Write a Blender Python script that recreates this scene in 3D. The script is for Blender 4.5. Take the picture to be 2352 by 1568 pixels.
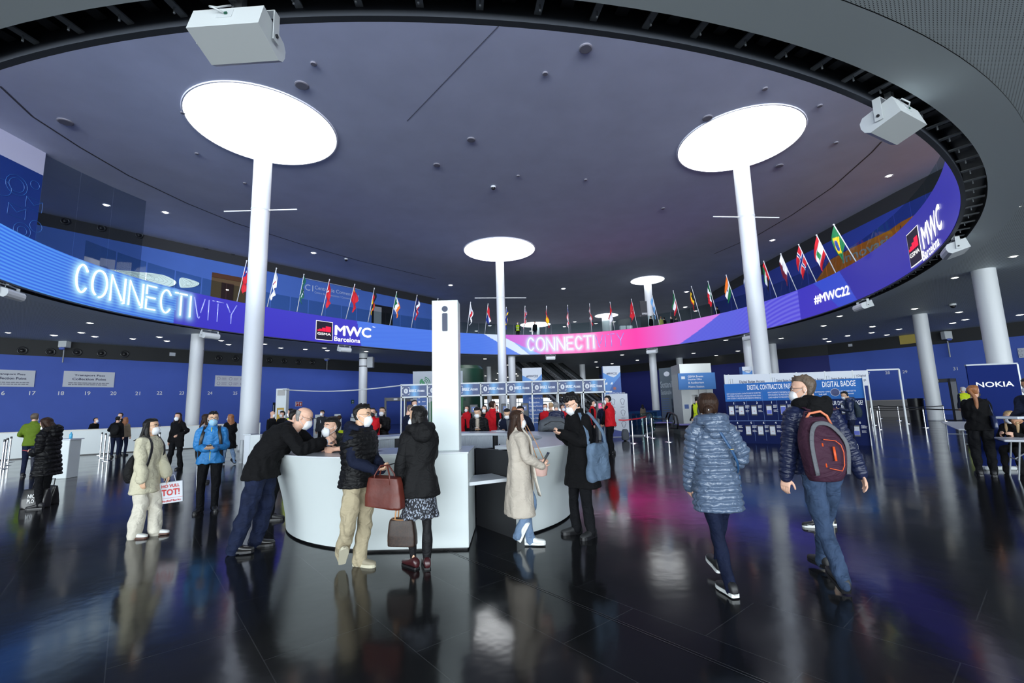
import bpy, math, random
import numpy as np
from mathutils import Vector, Matrix
for _o in list(bpy.data.objects): bpy.data.objects.remove(_o, do_unlink=True)
SC = bpy.context.scene; COL = SC.collection
random.seed(7); RNG = np.random.RandomState(7)
PI = math.pi
# ------------------------------------------------------------------ camera
EYE = 1.62; FPX = 1045.0; PITCH = math.radians(8.1); ROLL = math.radians(1.57)
_r0 = Vector((1,0,0)); _u0 = Vector((0,-math.sin(PITCH),math.cos(PITCH))); _f = Vector((0,math.cos(PITCH),math.sin(PITCH)))
_r = _r0*math.cos(ROLL)-_u0*math.sin(ROLL); _u = _u0*math.cos(ROLL)+_r0*math.sin(ROLL)
cam_d = bpy.data.cameras.new('camera'); cam = bpy.data.objects.new('camera', cam_d); COL.objects.link(cam)
cam.matrix_world = Matrix(((_r.x,_u.x,-_f.x,0),(_r.y,_u.y,-_f.y,0),(_r.z,_u.z,-_f.z,EYE),(0,0,0,1)))
cam_d.sensor_width = 36; cam_d.lens = FPX/2352*36; cam_d.clip_start = .1; cam_d.clip_end = 400
SC.camera = cam
# ------------------------------------------------------------------ world, lights, exposure
W = bpy.data.worlds.new('world'); SC.world = W; W.use_nodes = True
_n = W.node_tree.nodes; _n['Background'].inputs[0].default_value = (.80,.90,1,1); _n['Background'].inputs[1].default_value = 1.6
SC.view_settings.view_transform = 'Standard'; SC.view_settings.look = 'None'; SC.view_settings.gamma = 1
SC.view_settings.exposure = 0.45; SC.view_settings.use_curve_mapping = False
def area(name, loc, rot, sx, sy, col, e):
    d = bpy.data.lights.new(name,'AREA'); d.shape='RECTANGLE'; d.size=sx; d.size_y=sy; d.color=col; d.energy=e
    o = bpy.data.objects.new(name,d); COL.objects.link(o); o.location=loc; o.rotation_euler=rot; return o
# daylight falling in through the glass front of the hall (behind the visitor) plus an added upper fill lamp
area('daylight_front', (2,-25,3.5), (math.radians(95),0,0), 96, 6.2, (.88,.96,1), 17500)
area('ceiling_fill_upper', (2,-25,12.2), (math.radians(90),0,0), 96, 6, (.84,.89,1), 50000)  # fill lamp without a visible source, added to brighten the high ceiling
# ------------------------------------------------------------------ helpers
def ray(x,y): return (x-1176)*_r-(y-784)*_u+FPX*_f
def atz(x,y,z=0.):
    d=ray(x,y); t=(z-EYE)/d.z; return Vector((d.x*t,d.y*t,z))
def aty(x,y,Y):
    d=ray(x,y); t=Y/d.y; return Vector((d.x*t,Y,EYE+d.z*t))
def tag(o,label=None,cat=None,group=None,kind=None):
    if label: o['label']=label
    if cat: o['category']=cat
    if group: o['group']=group
    if kind: o['kind']=kind
    return o
def thing(name,label,cat,loc=(0,0,0),rz=0.,group=None):
    o=bpy.data.objects.new(name,None); COL.objects.link(o); o.location=loc; o.rotation_euler=(0,0,rz)
    o.empty_display_size=.2
    return tag(o,label,cat,group)
def dup(root, loc, rz=0., label=None):
    r=root.copy(); COL.objects.link(r); r.location=loc; r.rotation_euler=(root.rotation_euler[0],root.rotation_euler[1],rz)
    if label: r['label']=label
    for ch in list(root.children):
        c=ch.copy(); COL.objects.link(c); c.parent=r
        for g in list(ch.children):
            e=g.copy(); COL.objects.link(e); e.parent=c
    return r
def link(name,me,m=None,parent=None):
    o=bpy.data.objects.new(name,me); COL.objects.link(o)
    if m is not None and not me.materials:
        for k in (m if isinstance(m,(list,tuple)) else [m]): me.materials.append(k)
    if parent is not None: o.parent=parent
    return o
class MB:
    """collects shapes, then links them as one mesh object"""
    def __init__(s): s.v=[]; s.f=[]; s.mi=[]; s.cur=0
    def add(s,vs,fs,M=None):
        b=len(s.v)
        for p in vs:
            p=Vector(p)
            if M is not None: p=M@p
            s.v.append(p[:])
        for f in fs: s.f.append([b+i for i in f]); s.mi.append(s.cur)
        return s
    def box(s,x0,x1,y0,y1,z0,z1,M=None,bev=0.):
        if bev>0:
            b=min(bev,(x1-x0)/2.01,(y1-y0)/2.01,(z1-z0)/2.01); vs=[];idx={}
            for ix,X in enumerate((x0,x1)):
                for iy,Y in enumerate((y0,y1)):
                    for iz,Z in enumerate((z0,z1)):
                        sx=b if ix==0 else -b; sy=b if iy==0 else -b; sz=b if iz==0 else -b
                        for a,p in enumerate(((X,Y+sy,Z+sz),(X+sx,Y,Z+sz),(X+sx,Y+sy,Z))):
                            idx[(ix,iy,iz,a)]=len(vs); vs.append(p)
            g=lambda *k: idx[k]; fs=[]
            for i in (0,1):
                q=[g(i,0,0,0),g(i,1,0,0),g(i,1,1,0),g(i,0,1,0)]; fs.append(q if i else q[::-1])
                q=[g(0,i,0,1),g(0,i,1,1),g(1,i,1,1),g(1,i,0,1)]; fs.append(q if i else q[::-1])
                q=[g(0,0,i,2),g(1,0,i,2),g(1,1,i,2),g(0,1,i,2)]; fs.append(q if i else q[::-1])
            for i in (0,1):
                for j in (0,1):
                    fs.append([g(i,j,0,0),g(i,j,1,0),g(i,j,1,1),g(i,j,0,1)])
                    fs.append([g(i,0,j,0),g(i,1,j,0),g(i,1,j,2),g(i,0,j,2)])
                    fs.append([g(0,i,j,1),g(1,i,j,1),g(1,i,j,2),g(0,i,j,2)])
                    for k in (0,1): fs.append([g(i,j,k,0),g(i,j,k,1),g(i,j,k,2)])
            return s.add(vs,fs,M)
        vs=[(x0,y0,z0),(x1,y0,z0),(x1,y1,z0),(x0,y1,z0),(x0,y0,z1),(x1,y0,z1),(x1,y1,z1),(x0,y1,z1)]
        return s.add(vs,[(3,2,1,0),(4,5,6,7),(0,1,5,4),(1,2,6,5),(2,3,7,6),(3,0,4,7)],M)
    def lathe(s,prof,n=24,M=None,cap=True):
        vs=[];fs=[]
        for r,z in prof:
            for k in range(n):
                a=2*PI*k/n; vs.append((r*math.cos(a),r*math.sin(a),z))
        m=len(prof)
        for i in range(m-1):
            for k in range(n):
                fs.append((i*n+k,i*n+(k+1)%n,(i+1)*n+(k+1)%n,(i+1)*n+k))
        if cap:
            fs.append(tuple(range(n))[::-1]); fs.append(tuple((m-1)*n+k for k in range(n)))
        return s.add(vs,fs,M)
    def tube(s,pts,r,n=8,closed=False,cap=True):
        pts=[Vector(p) for p in pts]; m=len(pts)
        rr=r if isinstance(r,(list,tuple)) else [r]*m
        t0=(pts[1]-pts[0]).normalized(); up=Vector((0,0,1)) if abs(t0.z)<.9 else Vector((1,0,0))
        u=t0.cross(up).normalized(); vs=[];fs=[]
        for i,p in enumerate(pts):
            a=pts[(i-1)%m] if (closed or i>0) else p; b=pts[(i+1)%m] if (closed or i<m-1) else p
            t=(b-a).normalized(); u=(u-t*u.dot(t)); 
            if u.length<1e-6: u=t.orthogonal()
            u.normalize(); w=t.cross(u)
            for k in range(n):
                an=2*PI*k/n; vs.append(p+(u*math.cos(an)+w*math.sin(an))*rr[i])
        for i in range(m if closed else m-1):
            j=(i+1)%m
            for k in range(n): fs.append((i*n+k,i*n+(k+1)%n,j*n+(k+1)%n,j*n+k))
        if cap and not closed:
            fs.append(tuple(range(n))[::-1]); fs.append(tuple((m-1)*n+k for k in range(n)))
        return s.add(vs,fs)
    def prism(s,poly,z0,z1,M=None):
        n=len(poly); vs=[(x,y,z0) for x,y in poly]+[(x,y,z1) for x,y in poly]
        fs=[tuple(range(n))[::-1],tuple(range(n,2*n))]+[(k,(k+1)%n,n+(k+1)%n,n+k) for k in range(n)]
        return s.add(vs,fs,M)
    def ell(s,c,r,M=None,nu=14,nv=8):
        vs=[];fs=[]
        for i in range(1,nv):
            a=PI*i/nv
            for k in range(nu):
                b=2*PI*k/nu; vs.append((c[0]+r[0]*math.sin(a)*math.cos(b),c[1]+r[1]*math.sin(a)*math.sin(b),c[2]+r[2]*math.cos(a)))
        t=len(vs); vs.append((c[0],c[1],c[2]+r[2])); vs.append((c[0],c[1],c[2]-r[2]))
        for i in range(nv-2):
            for k in range(nu): fs.append((i*nu+k,(i+1)*nu+k,(i+1)*nu+(k+1)%nu,i*nu+(k+1)%nu))
        for k in range(nu):
            fs.append((t,k,(k+1)%nu)); fs.append((t+1,(nv-2)*nu+(k+1)%nu,(nv-2)*nu+k))
        return s.add(vs,fs,M)
    def build(s,name,m=None,parent=None,smooth=False,ang=None):
        me=bpy.data.meshes.new(name); me.from_pydata([tuple(v) for v in s.v],[],s.f); me.update()
        ms=m if isinstance(m,(list,tuple)) else [m]
        for k in ms: me.materials.append(k)
        if len(ms)>1: me.polygons.foreach_set('material_index',s.mi)
        if smooth:
            me.polygons.foreach_set('use_smooth',[True]*len(s.f))
            if ang: 
                try: me.set_sharp_from_angle(angle=math.radians(ang))
                except Exception: pass
        return link(name,me,None,parent)
def frame(o,x,y):
    """matrix from a flat layout (x right, y up, z out of the face) to the place"""
    x=Vector(x).normalized(); y=Vector(y); y=(y-x*y.dot(x)).normalized(); z=x.cross(y); o=Vector(o)
    return Matrix(((x.x,y.x,z.x,o.x),(x.y,y.y,z.y,o.y),(x.z,y.z,z.z,o.z),(0,0,0,1)))
# ------------------------------------------------------------------ materials
_mats={}
def mat(name,col,rough=.5,metal=0.,spec=.5,emit=None,es=1.,bump=0.,bs=40.,var=0.,vs=3.,stretch=None,alpha=None,coat=0.,sheen=0.,vcol=False):
    if name in _mats: return _mats[name]
    m=bpy.data.materials.new(name); m.use_nodes=True; nt=m.node_tree; b=nt.nodes['Principled BSDF']
    c=(*col[:3],1); b.inputs['Base Color'].default_value=c; b.inputs['Roughness'].default_value=rough
    b.inputs['Metallic'].default_value=metal; b.inputs['Specular IOR Level'].default_value=spec
    b.inputs['Coat Weight'].default_value=coat
    if sheen: b.inputs['Sheen Weight'].default_value=sheen
    if emit is not None:
        b.inputs['Emission Color'].default_value=(*emit,1); b.inputs['Emission Strength'].default_value=es
    tc=nt.nodes.new('ShaderNodeTexCoord'); src=tc.outputs['Object']
    if stretch:
        mp=nt.nodes.new('ShaderNodeMapping'); mp.inputs['Scale'].default_value=stretch; nt.links.new(src,mp.inputs[0]); src=mp.outputs[0]
    if vcol:
        a=nt.nodes.new('ShaderNodeVertexColor'); a.layer_name='Col'; nt.links.new(a.outputs[0],b.inputs['Base Color'])
    if var>0:
        no=nt.nodes.new('ShaderNodeTexNoise'); no.inputs['Scale'].default_value=vs; no.inputs['Detail'].default_value=4
        nt.links.new(src,no.inputs[0]); rp=nt.nodes.new('ShaderNodeValToRGB')
        rp.color_ramp.elements[0].position=.3; rp.color_ramp.elements[1].position=.7
        rp.color_ramp.elements[0].color=(*[max(0,v*(1-var)) for v in col[:3]],1); rp.color_ramp.elements[1].color=(*[min(1,v*(1+var)) for v in col[:3]],1)
        nt.links.new(no.outputs[0],rp.inputs[0]); nt.links.new(rp.outputs[0],b.inputs['Base Color'])
    if bump>0:
        no=nt.nodes.new('ShaderNodeTexNoise'); no.inputs['Scale'].default_value=bs; no.inputs['Detail'].default_value=3
        nt.links.new(src,no.inputs[0]); bp=nt.nodes.new('ShaderNodeBump'); bp.inputs['Strength'].default_value=bump; bp.inputs['Distance'].default_value=.01
        nt.links.new(no.outputs[0],bp.inputs['Height']); nt.links.new(bp.outputs[0],b.inputs['Normal'])
    _mats[name]=m; return m
def srgb(r,g,b):
    f=lambda c: c/12.92 if c<=.04045 else ((c+.055)/1.055)**2.4
    return (f(r/255),f(g/255),f(b/255))
def glassmat(name,tint,refl=.08,rough=.02,fk=.12):
    if name in _mats: return _mats[name]
    m=bpy.data.materials.new(name); m.use_nodes=True; nt=m.node_tree; nt.nodes.clear()
    o=nt.nodes.new('ShaderNodeOutputMaterial'); mx=nt.nodes.new('ShaderNodeMixShader'); t=nt.nodes.new('ShaderNodeBsdfTransparent'); g=nt.nodes.new('ShaderNodeBsdfGlossy')
    t.inputs[0].default_value=(*tint,1); g.inputs['Roughness'].default_value=rough; fr=nt.nodes.new('ShaderNodeLayerWeight'); fr.inputs[0].default_value=.25
    ma=nt.nodes.new('ShaderNodeMath'); ma.operation='MULTIPLY_ADD'; ma.inputs[1].default_value=fk; ma.inputs[2].default_value=refl
    nt.links.new(fr.outputs['Fresnel'],ma.inputs[0]); nt.links.new(ma.outputs[0],mx.inputs[0]); nt.links.new(t.outputs[0],mx.inputs[1]); nt.links.new(g.outputs[0],mx.inputs[2]); nt.links.new(mx.outputs[0],o.inputs[0])
    _mats[name]=m; return m
def emitvc(name,strength=1.,gloss=.0):
    m=bpy.data.materials.new(name); m.use_nodes=True; nt=m.node_tree; b=nt.nodes['Principled BSDF']; b.inputs['Base Color'].default_value=(.01,.01,.01,1); b.inputs['Roughness'].default_value=.4
    a=nt.nodes.new('ShaderNodeVertexColor'); a.layer_name='Col'; nt.links.new(a.outputs[0],b.inputs['Emission Color']); b.inputs['Emission Strength'].default_value=strength
    return m
WHITE=mat('white_lacquer',srgb(212,220,221),.35); WMETAL=mat('white_metal',srgb(206,211,213),.4); BLACK=mat('black_plastic',(.012,.012,.014),.4)
CHROME=mat('brushed_steel',(.62,.63,.64),.22,1.); DARKM=mat('dark_metal',(.04,.042,.045),.4,.5); GREYM=mat('grey_metal',srgb(150,155,160),.45,.2)
COLW=mat('column_white',srgb(216,220,223),.42,bump=.05,bs=6)
TXTW=mat('lettering_white',(.85,.87,.9),.5); TXTN=mat('lettering_navy',srgb(30,36,80),.5); TXTK=mat('lettering_black',(.02,.02,.022),.5); TXTR=mat('lettering_red',srgb(196,30,30),.5)
GLASS=glassmat('clear_glass',(.74,.81,.81),.006,.02,.03)
# ------------------------------------------------------------------ writing (Blender's built-in font turned into mesh)
_tc={}
def text_geo(s,bold=0.,sp=1.):
    k=(s,bold,sp)
    if k in _tc: return _tc[k]
    cu=bpy.data.curves.new('t','FONT'); cu.body=s; cu.size=1; cu.resolution_u=3; cu.space_character=sp
    ob=bpy.data.objects.new('t',cu); COL.objects.link(ob); dg=bpy.context.evaluated_depsgraph_get(); me=ob.evaluated_get(dg).to_mesh()
    v=np.array([x.co[:] for x in me.vertices]); f=[list(p.vertices) for p in me.polygons]
    bpy.data.objects.remove(ob); bpy.data.curves.remove(cu)
    if bold>0:   # heavier strokes: the outline laid down again a little to each side
        n=len(v); d=min(bold,.045)*.75; V_=[];F_=[]
        for q,(dx,dy) in enumerate(((-d,0),(d,0),(0,d),(0,-d))):
            w_=v.copy(); w_[:,0]+=dx; w_[:,1]+=dy; V_.append(w_); F_+=[[q*n+i for i in p] for p in f]
        v=np.vstack(V_); f=F_
    lo=v[:,:2].min(0); hi=v[:,:2].max(0); v[:,0]-=lo[0]; v[:,1]-=lo[1]; w=hi-lo
    _tc[k]=(v,f,w); return _tc[k]
def put_text(mb,s,x,y,h=None,w=None,M=None,bold=.012,align='l',z=.004,maph=None,sp=1.):
    """text with its lower left (or centre) at x,y in the flat layout; cap height h; stretched to width w"""
    v,f,sz=text_geo(s,bold,sp); sy=h/sz[1] if h else w/sz[0]; sx=w/sz[0] if w else sy
    W_=sz[0]*sx; ox=x-(W_/2 if align=='c' else (W_ if align=='r' else 0))
    nq=max(1,len(v)//4); vs=[(ox+p[0]*sx,y+p[1]*sy,z+(.0006*(i//nq) if bold>0 else 0)) for i,p in enumerate(v)]
    if maph: vs=[maph(*p) for p in vs]
    mb.add(vs,f,M)
def lines(mb,x,y,w,n,h,gap,M=None,z=.004,jit=.35):
    """rows of small print too small to read, as broken bars"""
    for i in range(n):
        ww=w*(1-jit*RNG.rand()); xx=x
        while xx<x+ww:
            l=min(.04+.09*RNG.rand(),x+ww-xx)*max(w,.4); l=min(l,x+ww-xx)
            mb.add([(xx,y-i*gap,z),(xx+l,y-i*gap,z),(xx+l,y-i*gap+h,z),(xx,y-i*gap+h,z)],[(0,1,2,3)],M); xx+=l+h*.5
# ================================================================== the setting
ZL=6.8; ZM=8.85; ZC=15.5
RC=Vector((-1.5,25.5)); FC=[19.562,1.866,-0.254,-0.454,2.05,-0.445,-0.21]
def ringr(t): return FC[0]+sum(FC[2*k-1]*math.cos(k*t)+FC[2*k]*math.sin(k*t) for k in (1,2,3))
def ringp(t,off=0.):
    e=1e-3; p=RC+Vector((math.cos(t),math.sin(t)))*ringr(t)
    if off:
        q=RC+Vector((math.cos(t+e),math.sin(t+e)))*ringr(t+e); d=(q-p).normalized(); p=p+Vector((d.y,-d.x))*off
    return p
# floor
def floor_mat():
    m=bpy.data.materials.new('polished_black_stone'); m.use_nodes=True; nt=m.node_tree; N=nt.nodes.new; L=nt.links.new; b=nt.nodes['Principled BSDF']
    tc=N('ShaderNodeTexCoord'); mp=N('ShaderNodeMapping'); mp.inputs['Rotation'].default_value=(0,0,math.radians(50)); L(tc.outputs['Object'],mp.inputs[0])
    br=N('ShaderNodeTexBrick'); br.offset=.5; br.inputs['Scale'].default_value=1.; br.inputs['Brick Width'].default_value=1.2; br.inputs['Row Height'].default_value=.8
    br.inputs['Mortar Size'].default_value=.0035; br.inputs['Mortar Smooth'].default_value=.1
    br.inputs['Color1'].default_value=(.011,.0115,.013,1); br.inputs['Color2'].default_value=(.015,.0155,.017,1); br.inputs['Mortar'].default_value=(.05,.052,.056,1)
    L(mp.outputs[0],br.inputs[0]); L(br.outputs['Color'],b.inputs['Base Color'])
    n1=N('ShaderNodeTexNoise'); n1.inputs['Scale'].default_value=.9; n1.inputs['Detail'].default_value=5; L(tc.outputs['Object'],n1.inputs[0])
    mr=N('ShaderNodeMapRange'); mr.inputs['From Min'].default_value=.3; mr.inputs['From Max'].default_value=.7; mr.inputs['To Min'].default_value=.09; mr.inputs['To Max'].default_value=.17
    L(n1.outputs[0],mr.inputs[0]); L(mr.outputs[0],b.inputs['Roughness']); b.inputs['Specular IOR Level'].default_value=.3
    n2=N('ShaderNodeTexNoise'); n2.inputs['Scale'].default_value=5; n2.inputs['Detail'].default_value=2; L(tc.outputs['Object'],n2.inputs[0])
    bp=N('ShaderNodeBump'); bp.inputs['Strength'].default_value=.05; bp.inputs['Distance'].default_value=.02; L(n2.outputs[0],bp.inputs['Height']); L(bp.outputs[0],b.inputs['Normal'])
    return m
fb=MB(); fb.box(-75,75,-28,100,-.3,0); o=fb.build('floor',floor_mat()); tag(o,kind='structure')
j=MB(); a=atz(1005,1255); c=atz(1760,1568); d=(c-a).normalized(); n_=Vector((-d.y,d.x,0)); e=c+d*6
for s_ in (-.016,.010):
    j.add([a+n_*s_,a+n_*(s_+.006),e+n_*(s_+.006),e+n_*s_],[(0,1,2,3)])
for v in range(len(j.v)): j.v[v]=(j.v[v][0],j.v[v][1],.002)
o=j.build('trim_1',mat('joint_metal',(.10,.105,.11),.35,.7)); tag(o,kind='structure')
# upper ceiling
cm=mat('ceiling_plaster',srgb(198,205,222),.8,bump=.05,bs=2,var=.05,vs=.6)
o=MB().box(-75,75,-28,130,ZC,ZC+.3).build('ceiling',cm); tag(o,kind='structure')
# outline of the lower floor: walls
LW0=Vector((-41.5,17.0)); LW1=Vector((-10.1,56.1)); 
RW=[Vector((12.5,66)),Vector((31,44.5)),Vector((38.5,32.0)),Vector((50,13.0)),Vector((62,-9)),Vector((62,-27))]
def perf_mat():
    m=bpy.data.materials.new('perforated_panel'); m.use_nodes=True; nt=m.node_tree; N=nt.nodes.new; L=nt.links.new; b=nt.nodes['Principled BSDF']; b.inputs['Roughness'].default_value=.6
    tc=N('ShaderNodeTexCoord'); mp=N('ShaderNodeMapping'); mp.inputs['Scale'].default_value=(24,24,0); mp.inputs['Rotation'].default_value=(0,0,.75); L(tc.outputs['Object'],mp.inputs[0])
    fr=N('ShaderNodeVectorMath'); fr.operation='FRACTION'; L(mp.outputs[0],fr.inputs[0]); sb=N('ShaderNodeVectorMath'); sb.operation='SUBTRACT'; sb.inputs[1].default_value=(.5,.5,0); L(fr.outputs[0],sb.inputs[0])
    ln=N('ShaderNodeVectorMath'); ln.operation='LENGTH'; L(sb.outputs[0],ln.inputs[0]); lt=N('ShaderNodeMath'); lt.operation='LESS_THAN'; lt.inputs[1].default_value=.2; L(ln.outputs['Value'],lt.inputs[0])
    mx=N('ShaderNodeMix'); mx.data_type='RGBA'; mx.inputs[6].default_value=(*srgb(206,216,220),1); mx.inputs[7].default_value=(.03,.035,.04,1); L(lt.outputs[0],mx.inputs[0]); L(mx.outputs[2],b.inputs['Base Color'])
    return m
# soffit of the gallery (perforated), from the ring out to the walls
GAP=.5; BAND=.75
def annulus(name,off0,out,z,m,t0=-PI,t1=PI,n=240,flip=False,outoff=None):
    mb=MB(); vs=[];fs=[]
    for i in range(n+1):
        t=t0+(t1-t0)*i/n; p=ringp(t,off0)
        if outoff is not None: q=ringp(t,outoff)
        else:
            dx,dy=math.cos(t),math.sin(t); k=min((out[1]-RC.x)/dx if dx>1e-6 else 1e9,(out[0]-RC.x)/dx if dx<-1e-6 else 1e9,(out[3]-RC.y)/dy if dy>1e-6 else 1e9,(out[2]-RC.y)/dy if dy<-1e-6 else 1e9); q=RC+Vector((dx,dy))*k
        vs+= [(p.x,p.y,z),(q.x,q.y,z)]
    for i in range(n): f=(2*i,2*i+1,2*i+3,2*i+2); fs.append(f if flip else f[::-1])
    return mb.add(vs,fs).build(name,m)
def band(name,off,z0,z1,m,n=240,parent=None):
    vs=[];fs=[]
    for i in range(n):
        p=ringp(2*PI*i/n,off); vs+=[(p.x,p.y,z0),(p.x,p.y,z1)]
    for i in range(n): k=(i+1)%n; fs.append((2*i,2*k,2*k+1,2*i+1))
    return MB().add(vs,fs).build(name,m,parent)
OUT=(-75,75,-28,100)
o=annulus('ceiling',GAP+BAND,OUT,ZL,perf_mat(),flip=True); tag(o,kind='structure')
o=annulus('trim_2',GAP,None,ZL-.02,mat('edge_panel',srgb(196,206,210),.5),flip=True,outoff=GAP+BAND); tag(o,kind='structure')
o=band('trim_3',GAP,ZL-.02,ZL+.5,BLACK); tag(o,kind='structure')
o=annulus('trim_4',.02,None,ZL+.35,BLACK,flip=True,outoff=GAP+.02); tag(o,kind='structure')
o=annulus('floor',.06,OUT,ZM,mat('gallery_floor',(.05,.05,.055),.4)); tag(o,kind='structure')
wood=srgb
# walls
def wall_mat(name,col,seam=None):
    return mat(name,col,.62,bump=.04,bs=1.5,var=.03,vs=.8)
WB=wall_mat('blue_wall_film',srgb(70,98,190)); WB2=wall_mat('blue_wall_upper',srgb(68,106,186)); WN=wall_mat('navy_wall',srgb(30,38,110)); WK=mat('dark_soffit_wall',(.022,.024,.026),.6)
def wallseg(name,p,q,z0,z1,m,th=.3,rev=False):
    p=Vector(p[:2]);q=Vector(q[:2]);d=(q-p).normalized();n=Vector((-d.y,d.x))*(th if not rev else -th)
    mb=MB(); mb.prism([p,q,q+n,p+n] if not rev else [q,p,p+n,q+n],z0,z1); o=mb.build(name,m); return tag(o,kind='structure')
ZB=5.75
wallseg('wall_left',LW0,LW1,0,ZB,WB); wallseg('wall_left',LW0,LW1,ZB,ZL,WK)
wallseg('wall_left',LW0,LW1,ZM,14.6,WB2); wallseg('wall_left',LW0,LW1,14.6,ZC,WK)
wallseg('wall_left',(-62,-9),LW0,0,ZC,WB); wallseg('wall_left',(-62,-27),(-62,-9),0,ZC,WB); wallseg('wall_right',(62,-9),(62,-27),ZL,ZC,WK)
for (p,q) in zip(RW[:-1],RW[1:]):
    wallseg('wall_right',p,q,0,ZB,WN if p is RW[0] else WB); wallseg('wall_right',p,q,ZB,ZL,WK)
# right gallery wall with its rounded far end
def arc(c,r,a0,a1,n=12): return [Vector((c[0]+r*math.cos(math.radians(a0+(a1-a0)*i/n)),c[1]+r*math.sin(math.radians(a0+(a1-a0)*i/n)))) for i in range(n+1)]
RU=[Vector((50,61))]+arc((30.5,56.5),4.5,90,180)+[Vector((26.0,50)),Vector((26.7,29.6)),Vector((27.6,20)),Vector((28.4,8)),Vector((29,-5)),Vector((29.5,-26))]
def polywall(name,pts,z0,z1,m,th=.3):
    mb=MB(); n=len(pts); vs=[];fs=[]
    for i,p in enumerate(pts):
        a=pts[max(i-1,0)]; b=pts[min(i+1,n-1)]; d=(b-a).normalized(); q=p+Vector((-d.y,d.x))*th
        vs+=[(p.x,p.y,z0),(p.x,p.y,z1),(q.x,q.y,z0),(q.x,q.y,z1)]
    for i in range(n-1):
        a=4*i;b=a+4; fs+=[(a,b,b+1,a+1),(a+2,a+3,b+3,b+2),(a+1,b+1,b+3,a+3),(a,a+2,b+2,b)]
    fs+=[(0,1,3,2),(4*n-4,4*n-2,4*n-1,4*n-3)]
    o=mb.add(vs,fs).build(name,m,smooth=True,ang=30); return tag(o,kind='structure')
WR2=wall_mat('blue_wall_gallery',srgb(40,62,158))
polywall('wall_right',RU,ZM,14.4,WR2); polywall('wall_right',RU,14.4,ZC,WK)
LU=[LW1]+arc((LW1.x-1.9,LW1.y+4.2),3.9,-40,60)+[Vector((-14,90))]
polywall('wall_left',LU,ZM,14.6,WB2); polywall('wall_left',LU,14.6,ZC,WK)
polywall('wall_left',[LW1,Vector((-11.5,60)),Vector((-12,97))],0,ZL,mat('grey_wall',srgb(70,74,80),.7))
# far end: dark wall over glazed doors with daylight behind
ofar=mat('far_wall',srgb(60,62,64),.8); ochre=mat('ochre_wall',srgb(150,120,70),.7)
wallseg('wall_back',(-12.5,97),(48,97),3.2,ZL,ochre); wallseg('wall_back',(-40,125),(75,125),ZM,ZC,mat('far_upper_wall',srgb(92,96,92),.8))
wallseg('wall_back',(-75,99),(-12,97),0,ZL,ofar)
wf=MB()
for i in range(22):
    x=-12+2.6*i; wf.box(x-.06,x+.06,96.9,97.1,0,3.2)
wf.box(-12.5,46,96.9,97.1,2.3,2.45)
wallseg('wall_back',(12,97),(48,97),0,3.2,ofar)
o=wf.build('window_1',DARKM); tag(o,kind='structure')
# glass front behind the visitor
gf=MB()
for i in range(31): gf.box(-60+4*i-.08,-60+4*i+.08,-27.1,-26.9,0,ZL)
gf.box(-62,62,-27.1,-26.9,3.3,3.45); gf.box(-62,62,-27.1,-26.9,ZL-.2,ZL)
o=gf.build('window_2',DARKM); tag(o,kind='structure')
gu=MB()  # unseen upper glazing, added to let light onto the high ceiling
for i in range(31): gu.box(-60+4*i-.08,-60+4*i+.08,-27.1,-26.9,ZM,ZC)
o=gu.build('added_window',DARKM); tag(o,kind='structure')
# ------------------------------------------------------------------ LED ring
NS=1500; TH=[-PI/2+2*PI*i/NS for i in range(NS+1)]
RP=[ringp(t) for t in TH]; SS=[0.]
for i in range(NS): SS.append(SS[-1]+(RP[i+1]-RP[i]).length)
SS=np.array(SS); TT=np.array(TH)
def unwrap(px,py):
    """arc length and height on the ring for a photo pixel on the screen's far side"""
    d=ray(px,py); best=None
    for i in range(0,NS):
        p=RP[i]; q=RP[i+1]; cr1=p.x*d.y-p.y*d.x; cr2=q.x*d.y-q.y*d.x
        if cr1*cr2<=0 and (p.x*d.x+p.y*d.y)>0:
            k=cr1/(cr1-cr2) if cr1!=cr2 else 0; P=p+(q-p)*k; dist=P.length
            if best is None or dist>best[0]: best=(dist,SS[i]+k*(SS[i+1]-SS[i]),EYE+d.z*dist/math.hypot(d.x,d.y))
    return best[1],best[2]
def on_ring(s,z,off=.03):
    t=float(np.interp(s,SS,TT)); p=ringp(t,-off); return (p.x,p.y,z)
ZB0=ZL+.02; ZT0=ZM
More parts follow.
